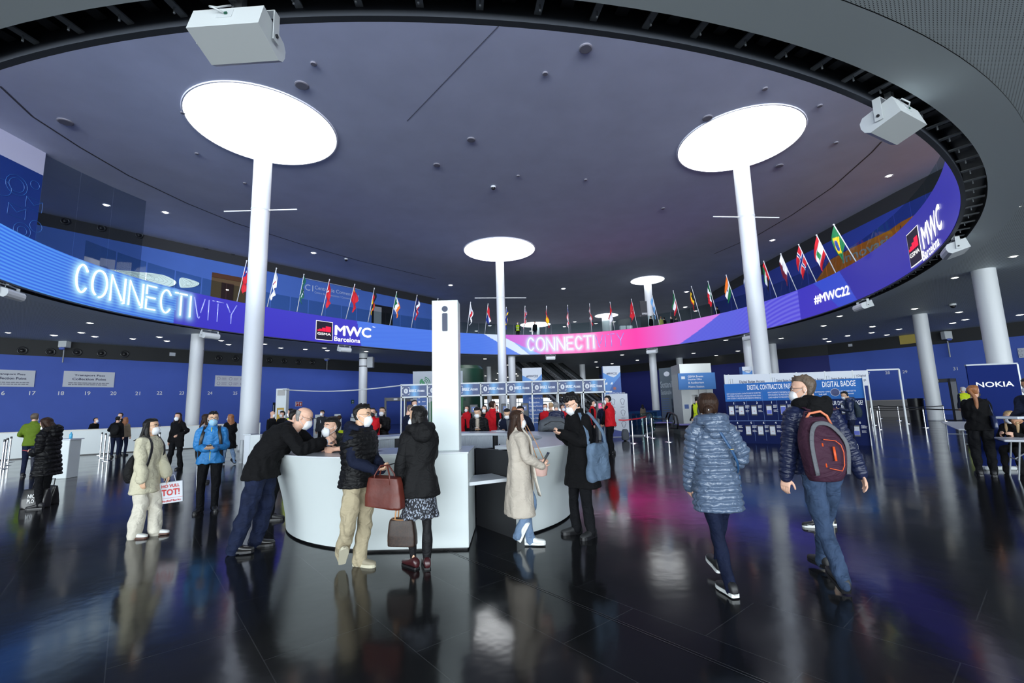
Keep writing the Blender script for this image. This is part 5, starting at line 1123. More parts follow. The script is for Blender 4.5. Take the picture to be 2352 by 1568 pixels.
# ================================================================== left lobby
C0=atz(-120,1064.5); C1=atz(436,1030); cd=(C1-C0).normalized(); C2=C1+cd*3.0
L_=(C2-C0).length; t=thing('long_counter','long white check-in counter along the left blue wall','counter',C0,math.atan2(cd.y,cd.x))
MB().box(0,L_,0,.06,.04,1.08).build('front_panel',WHITE,t); MB().box(0,L_,-.03,.75,1.08,1.12).build('counter_top',mat('counter_top',srgb(206,204,196),.3),t); MB().box(0,L_,.04,.08,0,.04).build('plinth',BLACK,t); MB().box(0,L_,.68,.72,0,1.08).build('rear_panel',GREYM,t)
STN=[0]
_st=[None]
def stanchion(px,py,label,h=.97,thick=.03):
    p=atz(px,py)
    if _st[0] is None:
        t=thing('stanchion',label,'barrier post',p,0,'polished steel barrier posts'); m=MB(); m.lathe([(.17,0),(.17,.012),(.12,.022),(.04,.03),(.03,.03)],24); m.build('base',CHROME,t,smooth=True,ang=40)
        m=MB(); m.lathe([(.029,.03),(.029,.93)],14); m.build('post',CHROME,t,smooth=True,ang=40); m=MB(); m.lathe([(.033,.90),(.033,.97),(.02,.98)],14); m.build('belt_head',DARKM,t,smooth=True,ang=40); _st[0]=t; return t
    return dup(_st[0],p,0,label)
for px,py,l in [(230,1045,'rearmost of the three steel posts before the long left counter'),(238,1051,'middle one of the three steel posts before the long left counter'),(247,1058,'front one of the three steel posts before the long left counter'),(3,1077,'front steel post at the left edge'),(10,1069,'middle steel post at the left edge'),(19,1061,'rear steel post at the left edge'),(363,1050,'steel post half hidden behind the woman in the beige suit'),
 (1454,1018,'steel post carrying the red belt'),(1487,1003,'steel post where the red belt ends'),(1478,1000,'steel post just left of the red belt end'),(1499,1006,'steel post at the left end of the black belt'),(1536,1015,'steel post before the glass escalator rail'),(1384,1021,'steel post behind the tote bag of the man in the black coat'),
 (2003,969,'steel post nearest the right edge of the info board'),(2009,976,'second steel post right of the info board'),(2020,986,'front steel post right of the info board'),(2022,961,'farthest steel post right of the info board'),(2066,966,'steel post before the plain right counter'),(2084,973,'steel post left of the black bin'),(2105,962,'steel post behind the black bin'),(2126,982,'steel post in front of the right slanting column'),(2171,967,'steel post before the right metal detector')]: stanchion(px,py,l)
def belt(label,pts,m_,z=.93,w=.05):
    P=[atz(a,b) for a,b in pts]; c=P[0]; t=thing('barrier_belt',label,'barrier belt',(c.x,c.y,0))
    for a,b in zip(P[:-1],P[1:]):
        d=(b-a); L=d.length; d.normalize(); mb=MB(); n=6; vs=[]
        for i in range(n+1): q=a-c+d*(L*i/n)+V((0,0,z-.02*math.sin(PI*i/n))); s_=V((-d.y,d.x,0))*.0015; vs+=[q+s_+V((0,0,w/2)),q-s_+V((0,0,w/2)),q-s_-V((0,0,w/2)),q+s_-V((0,0,w/2))]
        fs=[]
        for i in range(n):
            for j in range(4): fs.append((4*i+j,4*i+(j+1)%4,4*i+4+(j+1)%4,4*i+4+j))
        mb.add(vs,fs).build('belt',m_,t)
REDB=mat('belt_red',srgb(210,24,44),.6); BLKB=mat('belt_black',(.012,.012,.014),.6)
belt('red barrier belt beside the guard in the red vest',[(1424,1020),(1454,1018),(1487,1003)],REDB,.96); belt('black barrier belt before the down escalator',[(1499,1006),(1536,1015)],BLKB,.93)
belt('front black barrier belts on the right',[(2020,986),(2126,982),(2260,992)],BLKB); belt('middle black barrier belt on the right',[(2009,976),(2084,973),(2171,967)],BLKB); belt('rear black barrier belt on the right',[(2022,961),(2066,966),(2105,962)],BLKB); belt('side black barrier belt right of the info board',[(2003,969),(2022,961)],BLKB)
# white podium, white cabinet and bollard, totem kiosk
p=atz(126,1100); t=thing('podium','white podium behind the woman in the black puffer coat','podium',p,.12); MB().box(-.27,.27,0,.4,0,1.03,None,.01).build('body',WHITE,t); MB().box(-.31,.31,-.04,.44,1.03,1.06).build('top',PAPER,t)
o=MB().lathe([(.035,0),(.04,.12),(.015,.15),(.015,.18)],12).build('bottle',mat('bottle_blue',srgb(90,180,220),.2),None,smooth=True); o.location=(p.x+.12,p.y+.2,1.06); tag(o,'small light blue bottle on the white podium','bottle')
p=atz(580,1066); t=thing('white_cabinet','low white cabinet at the foot of the tall left column','cabinet',p,0); MB().box(-.3,.2,0,.45,0,.93,None,.01).build('body',WHITE,t); MB().box(-.34,-.1,-.02,.47,.93,.96).build('top',SILV,t); MB().box(-.3,-.12,-.006,.0,.02,.92).build('side_panel',SILV,t)
p=atz(553,1063); o=MB().lathe([(.06,0),(.06,.72),(.05,.75)],18).build('bollard',WMETAL,None,smooth=True,ang=40); o.location=p; tag(o,'short white round post left of the white cabinet','post')
p=aty(646,900,23.5); zt_=height_at((p.x,23.5),892); t=thing('totem_kiosk','tall white kiosk with a small grey screen at the top and a yellow notice','kiosk',(p.x,23.5,0)); MB().box(-.27,.27,0,.3,0,zt_,None,.01).build('body',WHITE,t); MB().box(-.19,.19,-.012,0,zt_-.36,zt_-.08).build('screen',mat('dark_screen',(.05,.055,.06),.2),t)
MB().box(-.18,.18,-.012,0,zt_-1.72,zt_-.98).build('yellow_notice',mat('notice_yellow',srgb(190,156,60),.6),t); m=MB(); m.box(-.12,.12,-.014,-.012,zt_-1.32,zt_-1.08); m.build('white_field',PAPER,t)
o=MB(); a=V((p.x+.1,23.5,zt_-.06)); b=aty(921,885,20.2); n=24; o.tube([a+(b-a)*(i/n)-V((0,0,.16*math.sin(PI*i/n))) for i in range(n+1)],.028,6); q=o.build('cable_sleeve',mat('cable_white',srgb(200,204,206),.6),None,smooth=True); tag(q,'pale cable sleeve sagging from the kiosk to the access frame','cable')
# doorways and fittings on the left wall
recess('grey door edge in the blue wall left of the white kiosk',624,985,633,924,False)
for px,py0,py1,l in ((145,822,783,'white box lamp on a stalk above the transport sign'),(751,842,815,'white box lamp on a stalk left of the clamped column')):
    a,_=onwall(px,py0,*LWl,off=.3); b,_=onwall(px,py1,*LWl,off=.3); t=thing('stalk_lamp',l,'lamp',(a.x,a.y,a.z)); h=b.z-a.z; m=MB(); m.tube([V((0,0,-.3)),V((0,0,h*.55))],.04,8); m.build('stalk',GREYM,t); MB().box(-.27,.27,-.2,.2,h*.62,h*1.0,None,.03).build('housing',WMETAL,t); m=MB(); m.ell((0,-.16,h*.55),(.2,.12,.1)); m.build('lens',mat('blue_lens',srgb(90,110,190),.3),t,smooth=True)
a,_=onwall(2179,800,*RWl,off=.3); t=thing('stalk_lamp','white box lamp on a stalk above the right blue wall','lamp',a); m=MB(); m.tube([V((0,0,-.7)),V((0,0,.6))],.05,8); m.build('stalk',GREYM,t); MB().box(-.3,.3,-.2,.2,.75,1.4,None,.03).build('housing',WMETAL,t); m=MB(); m.ell((0,-.18,.72),(.22,.12,.1)); m.build('lens',mat('blue_lens',srgb(90,110,190),.3),t,smooth=True)
# grey box clamped on a column
p=atz(835,812,ZL); t=thing('clamped_box','grey box clamped with two bands to the white column','box',(p.x,p.y,0)); zz=[EYE+ray(835,y_).z*p.y/ray(835,y_).y for y_ in (845,820)]
MB().box(.42,.95,-.3,.2,zz[0],zz[1],None,.02).build('box',GREYM,t)
for z_ in (zz[0]+.15,zz[1]-.15): m=MB(); m.lathe([(.40,z_-.04),(.40,z_+.04)],28,cap=False); m.tube([V((.38,-.1,z_)),V((.5,-.1,z_))],.03,6); m.build('clamp_band',DARKM,t)
# ------------------------------------------------------------------ metal detectors
def detector(px,py,label,w=1.05,rz=0.,h=2.25):
    p=atz(px,py); t=thing('metal_detector',label,'metal detector',p,rz); GP=mat('detector_grey',srgb(128,130,134),.5)
    for s in (-1,1): MB().box(s*w/2-.05,s*w/2+.05,-.35,.35,0,h,None,.01).build('side_panel',GP,t); m=MB(); m.box(s*w/2-.06,s*w/2+.06,-.37,-.35,0,h); m.box(s*w/2-.06,s*w/2+.06,.35,.37,0,h); m.build('edge_trim',BLACK,t)
    MB().box(-w/2-.05,w/2+.05,-.35,.35,h-.22,h,None,.01).build('header',mat('detector_dark',(.05,.05,.055),.4),t); m=MB(); m.box(-.12,.12,-.37,-.355,h-.17,h-.05); m.build('display',mat('detector_display',srgb(190,190,190),.4),t); MB().box(-w/2-.1,w/2+.1,-.42,.42,0,.04).build('base_plate',BLACK,t)
detector(908,997,'left walk-through metal detector behind the man in the padded black jacket',1.3,.25,2.4); detector(2172,965,'walk-through metal detector beside the right slanting column',1.25,-1.15,2.6)
detector(2325,962,'dark metal detector at the right edge behind the company board',1.3,-.5,2.4); detector(946,990,'rear walk-through metal detector left of the access frame',1.1,.25,2.4)
# check-in desks in the left distance
for i,(px,py,w,l) in enumerate([(752,985,2.4,'white check-in desk behind the man in the grey suit'),(836,983,2.4,'white check-in desk left of the metal detector')]):
    p=atz(px,py); t=thing('checkin_desk',l,'desk',p,.3); MB().box(-w/2,w/2,0,.7,0,.98,None,.02).build('body',WHITE,t); MB().box(-w/2-.05,w/2+.05,-.1,.8,.98,1.03).build('top',BLACK,t)
    for s in (-1,1): MB().box(s*w*.35-.28,s*w*.35+.28,.1,.5,1.03,1.35,None,.02).build('terminal',WHITE,t)
for px,l in ((823,'left black monitor on the far check-in desk'),(842,'right black monitor on the far check-in desk')):
    q=atz(828,983); pp=aty(px+36,930,q.y+.6); t=thing('monitor',l,'monitor',(pp.x,q.y+.75,1.03)); MB().box(-.28,.28,-.03,.02,.12,.5,None,.01).build('screen',BLACK,t); m=MB(); m.lathe([(.02,0),(.02,.15)],8); m.lathe([(.12,0),(.12,.015)],16); m.build('stand',BLACK,t)
# ================================================================== access frame
YB=20.; bz=height_at((4.0,YB),871.5); bh=.47; x0=aty(920,885,YB).x; x1=aty(1391,872,YB).x
fr=thing('access_gantry','long white frame carrying blue BREEZ Access panels above the entry lanes','sign frame',(x0,YB,0)); Lf=x1-x0; xs=[aty(px,885,YB).x-x0 for px in (922,982,1043,1104,1163,1222,1281,1339,1388)]; zb=bz-bh-.06
m=MB(); 
for z_ in (bz,zb): m.box(0,Lf,-.03,.03,z_-.03,z_+.03); m.box(0,Lf,.57,.63,z_-.03,z_+.03)
m.box(Lf,Lf+.25,-.03,.03,zb-.03,zb+.03); m.build('beam',WMETAL,fr)
for i,x_ in enumerate(xs):
    m=MB(); m.box(x_-.025,x_+.025,-.03,.03,0,bz); m.build('post',WMETAL,fr); m=MB(); m.box(x_-.02,x_+.02,.57,.61,0,bz); m.build('post',WMETAL,fr); m=MB(); m.box(x_-.02,x_+.02,.03,.57,bz-.04,bz); m.build('cross_piece',WMETAL,fr)
def panelmat():
    mm=bpy.data.materials.new('access_panel_blue'); mm.use_nodes=True; nt=mm.node_tree; b=nt.nodes['Principled BSDF']; b.inputs['Roughness'].default_value=.4
    tc=nt.nodes.new('ShaderNodeTexCoord'); sx=nt.nodes.new('ShaderNodeSeparateXYZ'); nt.links.new(tc.outputs['Generated'],sx.inputs[0]); rp=nt.nodes.new('ShaderNodeValToRGB'); e=rp.color_ramp.elements; e[0].position=0; e[0].color=(*srgb(24,48,96),1); e[1].position=1; e[1].color=(*srgb(26,58,112),1); k=e.new(.5); k.color=(*srgb(92,160,214),1); k=e.new(.28); k.color=(*srgb(26,56,112),1); k=e.new(.75); k.color=(*srgb(26,56,112),1); nt.links.new(sx.outputs[0],rp.inputs[0]); nt.links.new(rp.outputs[0],b.inputs['Base Color']); return mm
PM=panelmat()
for i,(a,b) in enumerate(zip(xs[:-1],xs[1:])):
    pn=MB().box(a+.04,b-.04,-.045,-.032,zb+.035,bz-.035).build('blue_panel',PM,fr); w=b-a-.08; h=bz-zb-.07; M_=frame((a+.04,-.047,zb+.035),(1,0,0),(0,0,1)); m=MB(); put_text(m,'BREEZ',w*.29,h*.38,h=h*.27,w=w*.30,M=M_,bold=.05); put_text(m,'Access',w*.62,h*.38,h=h*.27,w=w*.30,M=M_,bold=.03); m.build('lettering',TXTW,pn)
    m=MB(); cx,cy,r=w*.16,h*.5,h*.27
    for k in range(4): 
        for (dx,dy) in ((1,0),(0,1)):
            sx,sy=(1,1,-1,-1)[k],(1,-1,1,-1)[k]; a_=(cx+sx*r*1.2,cy+sy*r*1.2); b_=(a_[0]-sx*dx*r*.45,a_[1]-sy*dy*r*.45); m.tube([M_@V((a_[0],a_[1],.0)),M_@V((b_[0],b_[1],0))],.012,4)
    for q in (.45,.75,1.): m.tube([M_@V((cx+r*.62*q*math.cos(t),cy+r*.8*q*math.sin(t),0)) for t in [2*PI*k/14 for k in range(14)]],.011,4,closed=True)
    m.build('fingerprint_mark',TXTW,pn)
# access gates
for i,(px,l) in enumerate([(1088,'dark access reader post behind the man in the black padded jacket'),(1160,'dark access reader post with a small lit screen beside the red vest'),(1205,'access reader post left of the sign tower'),(1378,'dark access reader post with a pink screen right of the escalators'),(1300,'access reader post near the foot of the escalators')]):
    p=aty(px,930,20.9); t=thing('access_reader',l,'access gate',(p.x,20.9,0)); MB().box(-.17,.17,-.12,.2,0,1.75,None,.02).build('housing',mat('reader_grey',(.06,.062,.068),.4),t); MB().box(-.09,.09,-.13,-.12,1.42,1.64).build('screen',mat('reader_screen_%d'%(i==3),srgb(*((200,60,120) if i==3 else (30,60,120))),.3,emit=srgb(*((220,70,130) if i==3 else (30,60,120))),es=.5),t); m=MB(); m.ell((0,-.135,1.54),(.03,.004,.035),None,10,6); m.build('icon',TXTW,t)
# ------------------------------------------------------------------ sign towers
def hash_tower(px0,px1,ytop,Y,label,side=0,small=False):
    a=aty(px0,ytop,Y); b=aty(px1,ytop,Y); w=b.x-a.x; h=height_at((a.x,Y),ytop); t=thing('sign_tower',label,'sign',(a.x,Y,0)); MB().box(0,w,0,.3,0,h).build('body',mat('tower_blue',srgb(58,98,170),.5),t)
    m=MB(); yb=h-.42*w*1.55; m.prism([(0,h),(0,yb+.28*w),(w*.15,yb+.2*w),(w*.45,yb+.05*w),(w*.6,yb-.0),(w*.72,yb+.06*w),(w,yb+.32*w),(w,h)],0,.006,frame((0,0,0),(1,0,0),(0,0,1))); m.build('white_field',PAPER,t)
    M_=frame((0,-.009,0),(1,0,0),(0,0,1)); m=MB(); put_text(m,'#MWC22',w/2,h-w*.5,h=w*.13,w=w*.6,M=M_,bold=.03,align='c'); m.build('hashtag',TXTN,t)
    m=MB(); m.prism([(0,yb+.28*w-.004),(0,h*.55),(w*.25,h*.6),(w*.5,h*.72),(w,yb+.1*w),(w,yb+.315*w),(w*.6,yb-.01)],0,.003,frame((0,0,0),(1,0,0),(0,0,1))); m.build('light_blue_field',mat('tower_light',srgb(84,140,206),.5),t)
    m=MB(); y1=yb-.33*w
    for k,(ix) in enumerate((.15,.45)):
        c=(w*ix,y1); s_=w*.07; m.add([M_@V((c[0]-s_,c[1]-s_,0)),M_@V((c[0]+s_,c[1]-s_,0)),M_@V((c[0]+s_,c[1]+s_,0)),M_@V((c[0]-s_*.2,c[1]+s_*.4,0))],[(0,1,2,3)])
    rows=['CC1 Meeting Rooms','Executive','Meeting Rooms','GSMA Ministerial','Programme','Media Village','Networking Gardens'] if not small else ['Conference','Halls 2-7']
    for k,r_ in enumerate(rows): put_text(m,r_,w*.3,y1-w*(.62+.2*k),h=w*.10,M=M_,bold=.02) if True else 0
    m.build('directions',TXTW,t)
    m=MB(); m.lathe([(w*.09,0),(w*.09,.004)],16,M_@Matrix.Translation((w*.62,y1-w*.3,0))); m.build('metro_mark',mat('mark_brown',srgb(170,100,90),.5),t)
hash_tower(1199,1244,845,24.,'blue sign tower with hashtag, left of the escalators'); hash_tower(1384,1424,841,24.,'blue sign tower with hashtag, right of the escalators'); hash_tower(1704,1727,842,23.2,'narrow blue sign tower with hashtag behind the contractor board',small=True)
# green cylinder, eco banner, direction board in the left distance
p=aty(1062,900,40); t=thing('green_cylinder','large dark green round tower behind the info tower','advertising column',(p.x,40,0)); MB().lathe([(1.9,0),(1.9,4.9),(1.6,5.2)],40).build('body',mat('dark_green',srgb(14,60,40),.4),t,smooth=True,ang=40); m=MB()
for k in range(5): put_text(m,('request','the latest','from the','leaders','of tech')[k],0,3.6-.7*k,h=.3,M=frame((-.2,-1.93,0),(1,0,0),(0,0,1)),align='c')
m.build('lettering',mat('green_letters',srgb(50,120,90),.5),t)
a=aty(948,930,33); t=thing('eco_banner','white banner with a green leaf and signal mark behind the access frame','banner',(a.x,33,0),.15); hh=height_at((a.x,33),853); MB().box(0,3.6,0,.12,0,hh).build('panel',mat('banner_grey',srgb(168,176,184),.6),t); GM=mat('leaf_green',srgb(40,130,80),.5); m=MB(); M_=frame((0,-.01,0),(1,0,0),(0,0,1))
for dx,dy,r in ((.55,hh-1.0,0),(.75,hh-.85,20),(.6,hh-.7,-30),(.8,hh-1.1,60)): m.ell((0,0,0),(.10,.17,.01),M_@Matrix.Translation((dx,dy,0))@Matrix.Rotation(math.radians(r),4,'Z'),10,6)
for r in (.2,.32,.44): m.tube([M_@V((.78+r*math.cos(t_),hh-.85+r*math.sin(t_),0)) for t_ in [PI*(-.05+.1*k) for k in range(6)]],.022,4)
m.build('leaf_mark',GM,t); m=MB(); put_text(m,'mobile',.9,hh-1.5,h=.14,w=1.2,M=M_); m.build('lettering',TXTN,t); m=MB(); m.prism([(.35,0),(.35,hh-2.6),(3.6,hh-1.2),(3.6,0)],0,.006,frame((0,0,0),(1,0,0),(0,0,1))); m.build('green_field',mat('green_field',srgb(36,110,60),.5),t)
t=thing('direction_board','blue direction board with white pictograms seen through the access frame','sign',(aty(958,930,26).x,26,0)); hh=height_at((aty(958,930,26).x,26),904); MB().box(0,.62,0,.2,0,hh).build('panel',mat('tower_blue',srgb(58,98,170),.5),t); m=MB(); M_=frame((0,-.01,0),(1,0,0),(0,0,1))
for k in range(3): m.ell((0,0,0),(.06,.06,.008),M_@Matrix.Translation((.12,hh-.22-.24*k,0)),10,5); lines(m,.28,hh-.24-.24*k,.28,1,.06,.1,M_)
m.build('pictograms',TXTW,t)
# ------------------------------------------------------------------ escalators up
def escalator(off,label):
    b=V((8.6,45.2,0)); e=V((2.8,56.2,0)); d=(e-b); run=d.length; d.normalize(); n_=V((d.y,-d.x,0)); a0=b+n_*off; t=thing('escalator',label,'escalator',a0,math.atan2(d.y,d.x)-PI/2,'escalators rising through the soffit'); ST=mat('escalator_step',srgb(130,132,134),.4,.4); STD=mat('step_riser',(.03,.031,.033),.5); n=38; w=.75
    m=MB(); 
    for i in range(n): y0_=run*i/n; z0_=6.9*i/n; m.cur=0; m.box(-w,w,y0_,y0_+run/n+.02,z0_-.2,z0_+.02); m.cur=1; m.box(-w,w,y0_-.004,y0_,z0_-.17,z0_-.01)
    m.build('steps',[ST,STD],t)
    sl=6.9/run
    for s in (-1,1):
        m=MB(); m.add([(s*(w+.06),-.6,0),(s*(w+.06),run,6.9),(s*(w+.06),run,7.45),(s*(w+.06),-.2,.6)],[(0,1,2,3)]); m.build('balustrade',mat('escalator_side',(.025,.03,.032),.3),t)
        m=MB(); m.tube([(s*(w+.06),-.7,.45),(s*(w+.06),-.75,.75),(s*(w+.06),-.4,.72),(s*(w+.06),.3,.78),(s*(w+.06),run,6.9+.62)],.05,8); m.build('handrail',BLACK,t,smooth=True)
        m=MB(); m.add([(s*(w+.12),-.6,-.0),(s*(w+.12),run,6.7),(s*(w+.12),run,6.95),(s*(w+.12),-.6,.35)],[(0,1,2,3)]); m.add([(s*(w+.02),-.6,.02),(s*(w+.02),run,6.92),(s*(w+.14),run,6.95),(s*(w+.14),-.6,.35)],[(0,1,2,3)]); m.build('skirt',GREYM,t)
escalator(-2.3,'left of the three rising escalators'); escalator(0,'middle of the three rising escalators'); escalator(2.3,'right of the three rising escalators')
# ------------------------------------------------------------------ lift, grey banner, down escalator with glass rails
YL=27.; lx0=aty(1565,900,YL).x; lx1=aty(1636,900,YL).x; hz=height_at((lx0,YL),836)
t=thing('lift_block','steel lift block with a metal doors and blue direction sign','lift',(lx0,YL,0),-.06); w=lx1-lx0; STL=mat('satin_steel',srgb(196,198,194),.35,.3)
m=MB(); m.box(0,w,0,1.8,hz-.55,hz); m.build('steel_head',STL,t); m=MB(); m.box(0,.5,0,1.8,0,hz-.55); m.box(w-.35,w,0,1.8,0,hz-.55); m.box(.5,w-.35,.0,1.8,2.3,hz-.55); m.build('side_walls',mat('lift_wall',srgb(206,210,204),.4),t)
for s in (0,1): dd=MB().box(.52+s*.52,.52+s*.52+.5,.1,.14,0,2.3).build('door_leaf',STL,t); MB().box(.60+s*.52,.52+s*.52+.42,.08,.1,.8,2.0).build('door_window',mat('lift_glass',(.04,.045,.05),.15),dd)
m=MB(); m.box(.12,.36,-.01,0,1.2,1.45); m.build('blue_plate',mat('plate_blue',srgb(70,100,160),.5),t)
sg=MB().box(-.15,w+.15,-.12,-.02,hz-1.52,hz-.56).build('blue_sign',mat('lift_sign_blue',srgb(66,128,196),.5),t); M_=frame((-.15,-.125,hz-1.52),(1,0,0),(0,0,1)); m=MB(); W3=w+.3
for k,r_ in enumerate(('GSMA Events','Enquiries Office','& Auditorium','Metro Station')): put_text(m,r_,W3*.26,.70-.18*k-(.06 if k==3 else 0),h=.12,M=M_,bold=.03)
m.box(W3*.08,W3*.18,.62,.78,0,.004,M_); m.build('lettering',TXTW,sg)
aa=aty(1517,900,30); bb=aty(1556,900,29.); t=thing('grey_banner','tall grey exhibition banner reading Sostenible, left of the lift','banner',(aa.x,aa.y,0),math.atan2(bb.y-aa.y,bb.x-aa.x)); w=(V((bb.x,bb.y))-V((aa.x,aa.y))).length; hz=height_at((aa.x,30),846); MB().box(0,w,0,.15,0,hz).build('panel',mat('banner_slate',srgb(104,116,122),.5),t); M_=frame((0,-.006,0),(1,0,0),(0,0,1)); m=MB(); put_text(m,'Sostenible',w*.04,hz-1.28,h=.42,w=w*.92,M=M_,bold=.01); put_text(m,'Sustainable',w*.04,hz-1.72,h=.3,w=w*.62,M=M_,bold=0.); m.build('lettering',mat('banner_letters',srgb(190,200,204),.5),t)
m=MB(); lines(m,w*.06,hz-2.0,w*.5,11,.05,.14,M_,jit=.2); m.build('small_print',mat('print_blue',srgb(84,112,168),.5),t); m=MB(); m.box(w*.56,w*.94,hz-3.5,hz-2.0,0,.004,M_) if False else m.add([M_@V(q) for q in ((w*.62,hz-3.6,.003),(w*.97,hz-3.6,.003),(w*.97,hz-2.0,.003),(w*.62,hz-2.0,.003))],[(0,1,2,3)]); m.build('picture',mat('banner_picture',srgb(60,72,84),.5,var=.7,vs=4),t); m=MB(); put_text(m,'METRO',w*.63,hz-3.55,h=.2,w=w*.33,M=M_,bold=.05); m.ell((0,0,0),(.22,.16,.01),M_@Matrix.Translation((w*.45,hz-.4,0)),12,6); m.build('mark',TXTW,t)
def glassrail(label,pts,h=1.1):
    P=[atz(a,b) for a,b in pts]; c=P[0]; t=thing('glass_rail',label,'glass railing',c); G2=glassmat('green_glass',(.62,.80,.80),.08)
    for a,b in zip(P[:-1],P[1:]):
        d=b-a; L=d.length; n=max(1,round(L/1.3)); d.normalize()
        for i in range(n): MB().box(L*i/n+.01,L*(i+1)/n-.01,-.01,.01,.02,h,frame(a-c,d,V((-d.y,d.x,0)))).build('glass_pane',G2,t)
        MB().box(0,L,-.03,.03,0,.06,frame(a-c,d,V((-d.y,d.x,0)))).build('shoe_rail',GREYM,t)
glassrail('green tinted glass railing before the down escalator',[(1443,1001),(1476,1001),(1512,988)]); glassrail('green tinted glass railing in front of the lift',[(1570,985),(1640,983)]); 
p=atz(1444,978); q=atz(1520,972); t=thing('auditorium_sign','low blue sign reading Auditorium behind the glass railing','sign',(p.x,p.y,0),math.atan2(q.y-p.y,q.x-p.x)); w=(q-p).length; hz=height_at((p.x,p.y),945); MB().box(0,w,0,.1,.0,hz).build('panel',mat('sign_teal_blue',srgb(20,66,120),.5),t); m=MB(); put_text(m,'Auditorium',w*.45,hz-.62,h=.24,w=w*.55,M=frame((0,-.006,0),(1,0,0),(0,0,1)),bold=.01); m.build('lettering',mat('aud_letters',srgb(150,190,210),.5),t)
def down_esc(px,py,label,rz=-.1):
    p=atz(px,py); t=thing('down_escalator',label,'escalator',p,rz,'down escalator heads'); m=MB(); m.prism([(-.1,0),(-.1,.18),(.5,.42),(1.3,.46),(1.3,0)],-.55,.55,Matrix(((0,0,1,0),(1,0,0,0),(0,1,0,0),(0,0,0,1)))); m.build('newel_housing',mat('newel_dark',(.05,.05,.055),.35),t)
    for s in (-1,1): m=MB(); m.tube([V((s*.6,1.6,.25)),V((s*.6,.2,.3)),V((s*.6,.0,.55)),V((s*.6,.2,.9)),V((s*.6,.8,1.02)),V((s*.6,1.5,1.0)),V((s*.6,2.2,.6))],.045,8); m.build('handrail',BLACK,t,smooth=True)
    m=MB(); m.box(-.5,.5,.1,1.2,.44,.47); m.build('comb_plate',mat('comb',srgb(110,100,180),.4),t)
down_esc(1526,990,'head of the down escalator behind the glass railing'); down_esc(1588,997,'second escalator head left of the lift doors')
# hand hygiene board
p=atz(1398,1004); t=thing('hygiene_board','white standing board with line drawings of hands behind the guard in red','board',p,-.05); hz=height_at((p.x,p.y),905); w=aty(1443,950,p.y).x-p.x; MB().box(0,w,0,.06,.0,hz,None,.005).build('panel',PAPER,t); m=MB(); M_=frame((0,-.004,0),(1,0,0),(0,0,1)); m.prism([(0,0.02),(w,.02),(w,.2),(0,.42)],0,.003,M_); m.build('blue_foot',mat('foot_blue',srgb(40,60,140),.5),t); m=MB()
for j in range(3):
    for i in range(2): cx,cy=w*(.3+.45*i),hz-.38-.55*j; m.tube([M_@V((cx+.09*math.cos(a)*(1+.3*math.sin(3*a)),cy+.15*math.sin(a),0)) for a in [2*PI*k/18 for k in range(18)]],.008,4,closed=True); lines(m,cx-.1,cy-.24,.22,2,.015,.05,M_)
m.build('line_drawings',TXTN,t)
# ------------------------------------------------------------------ digital badge frame and info board
YD=20.6; a=aty(1663,862,YD); b=aty(1991,850,19.8); c=aty(2064,848,19.6); zt1=height_at((b.x,19.8),850)
t=thing('badge_gantry','white frame carrying Digital Badge Access panels behind the info board','sign frame',(a.x,YD,0)); 
segx=[a.x+(b.x-a.x)*f for f in (0,.075,.39,.60,.81,.93,1.)]; segx=[aty(px,855,YD-.8*(px-1663)/328).x for px in (1663,1672,1768,1828,1893,1957,1991)]
yy=lambda x_: YD-.8*(x_-a.x)/(b.x-a.x)
for i,(u,v) in enumerate(zip(segx[:-1],segx[1:])):
    pA=V((u-a.x,yy(u)-YD,0)); pB=V((v-a.x,yy(v)-YD,0)); d=(pB-pA); w=d.length; M_=frame(pA,d,(0,0,1)); pn=MB(); pn.box(.02,w-.02,zt1-.66,zt1,0,.03,M_); pn=pn.build('white_panel',PAPER,t); m=MB()
    if i in (1,2,3,4): put_text(m,'Digital Badge Access',w*.5+.08,zt1-.42,h=.15,w=w*.74 if i>1 else w*.6,M=M_,bold=.03,z=.033,align='c')
    if i==5: put_text(m,'Digital',w*.6,zt1-.3,h=.12,M=M_,bold=.02,z=.033,align='c'); put_text(m,'Badge',w*.6,zt1-.48,h=.12,M=M_,bold=.02,z=.033,align='c')
    if i: m.build('lettering',TXTN,pn); m=MB(); m.tube([M_@V((.10+x_,zt1-.33+y_,.034)) for x_,y_ in ((-.05,-.14),(.05,-.14),(.05,.14),(-.05,.14))],.008,4,closed=True); m.build('badge_mark',GREYM,pn)
    m=MB(); m.box(-.025,.025,0,zt1+.02,-.01,.04,M_); m.build('post',WMETAL,t)
pA=V((segx[-1]-a.x,yy(segx[-1])-YD,0)); pC=V((c.x-a.x,19.6-YD,0)); d=pC-pA; M_=frame(pA,d,(0,0,1)); m=MB(); m.box(0,d.length,zt1-.03,zt1+.03,-.02,.03,M_); m.box(d.length-.03,d.length+.03,0,zt1,-.02,.03,M_); m.box(-.03,.03,0,zt1,-.02,.03,M_); m.build('open_frame',WMETAL,t)
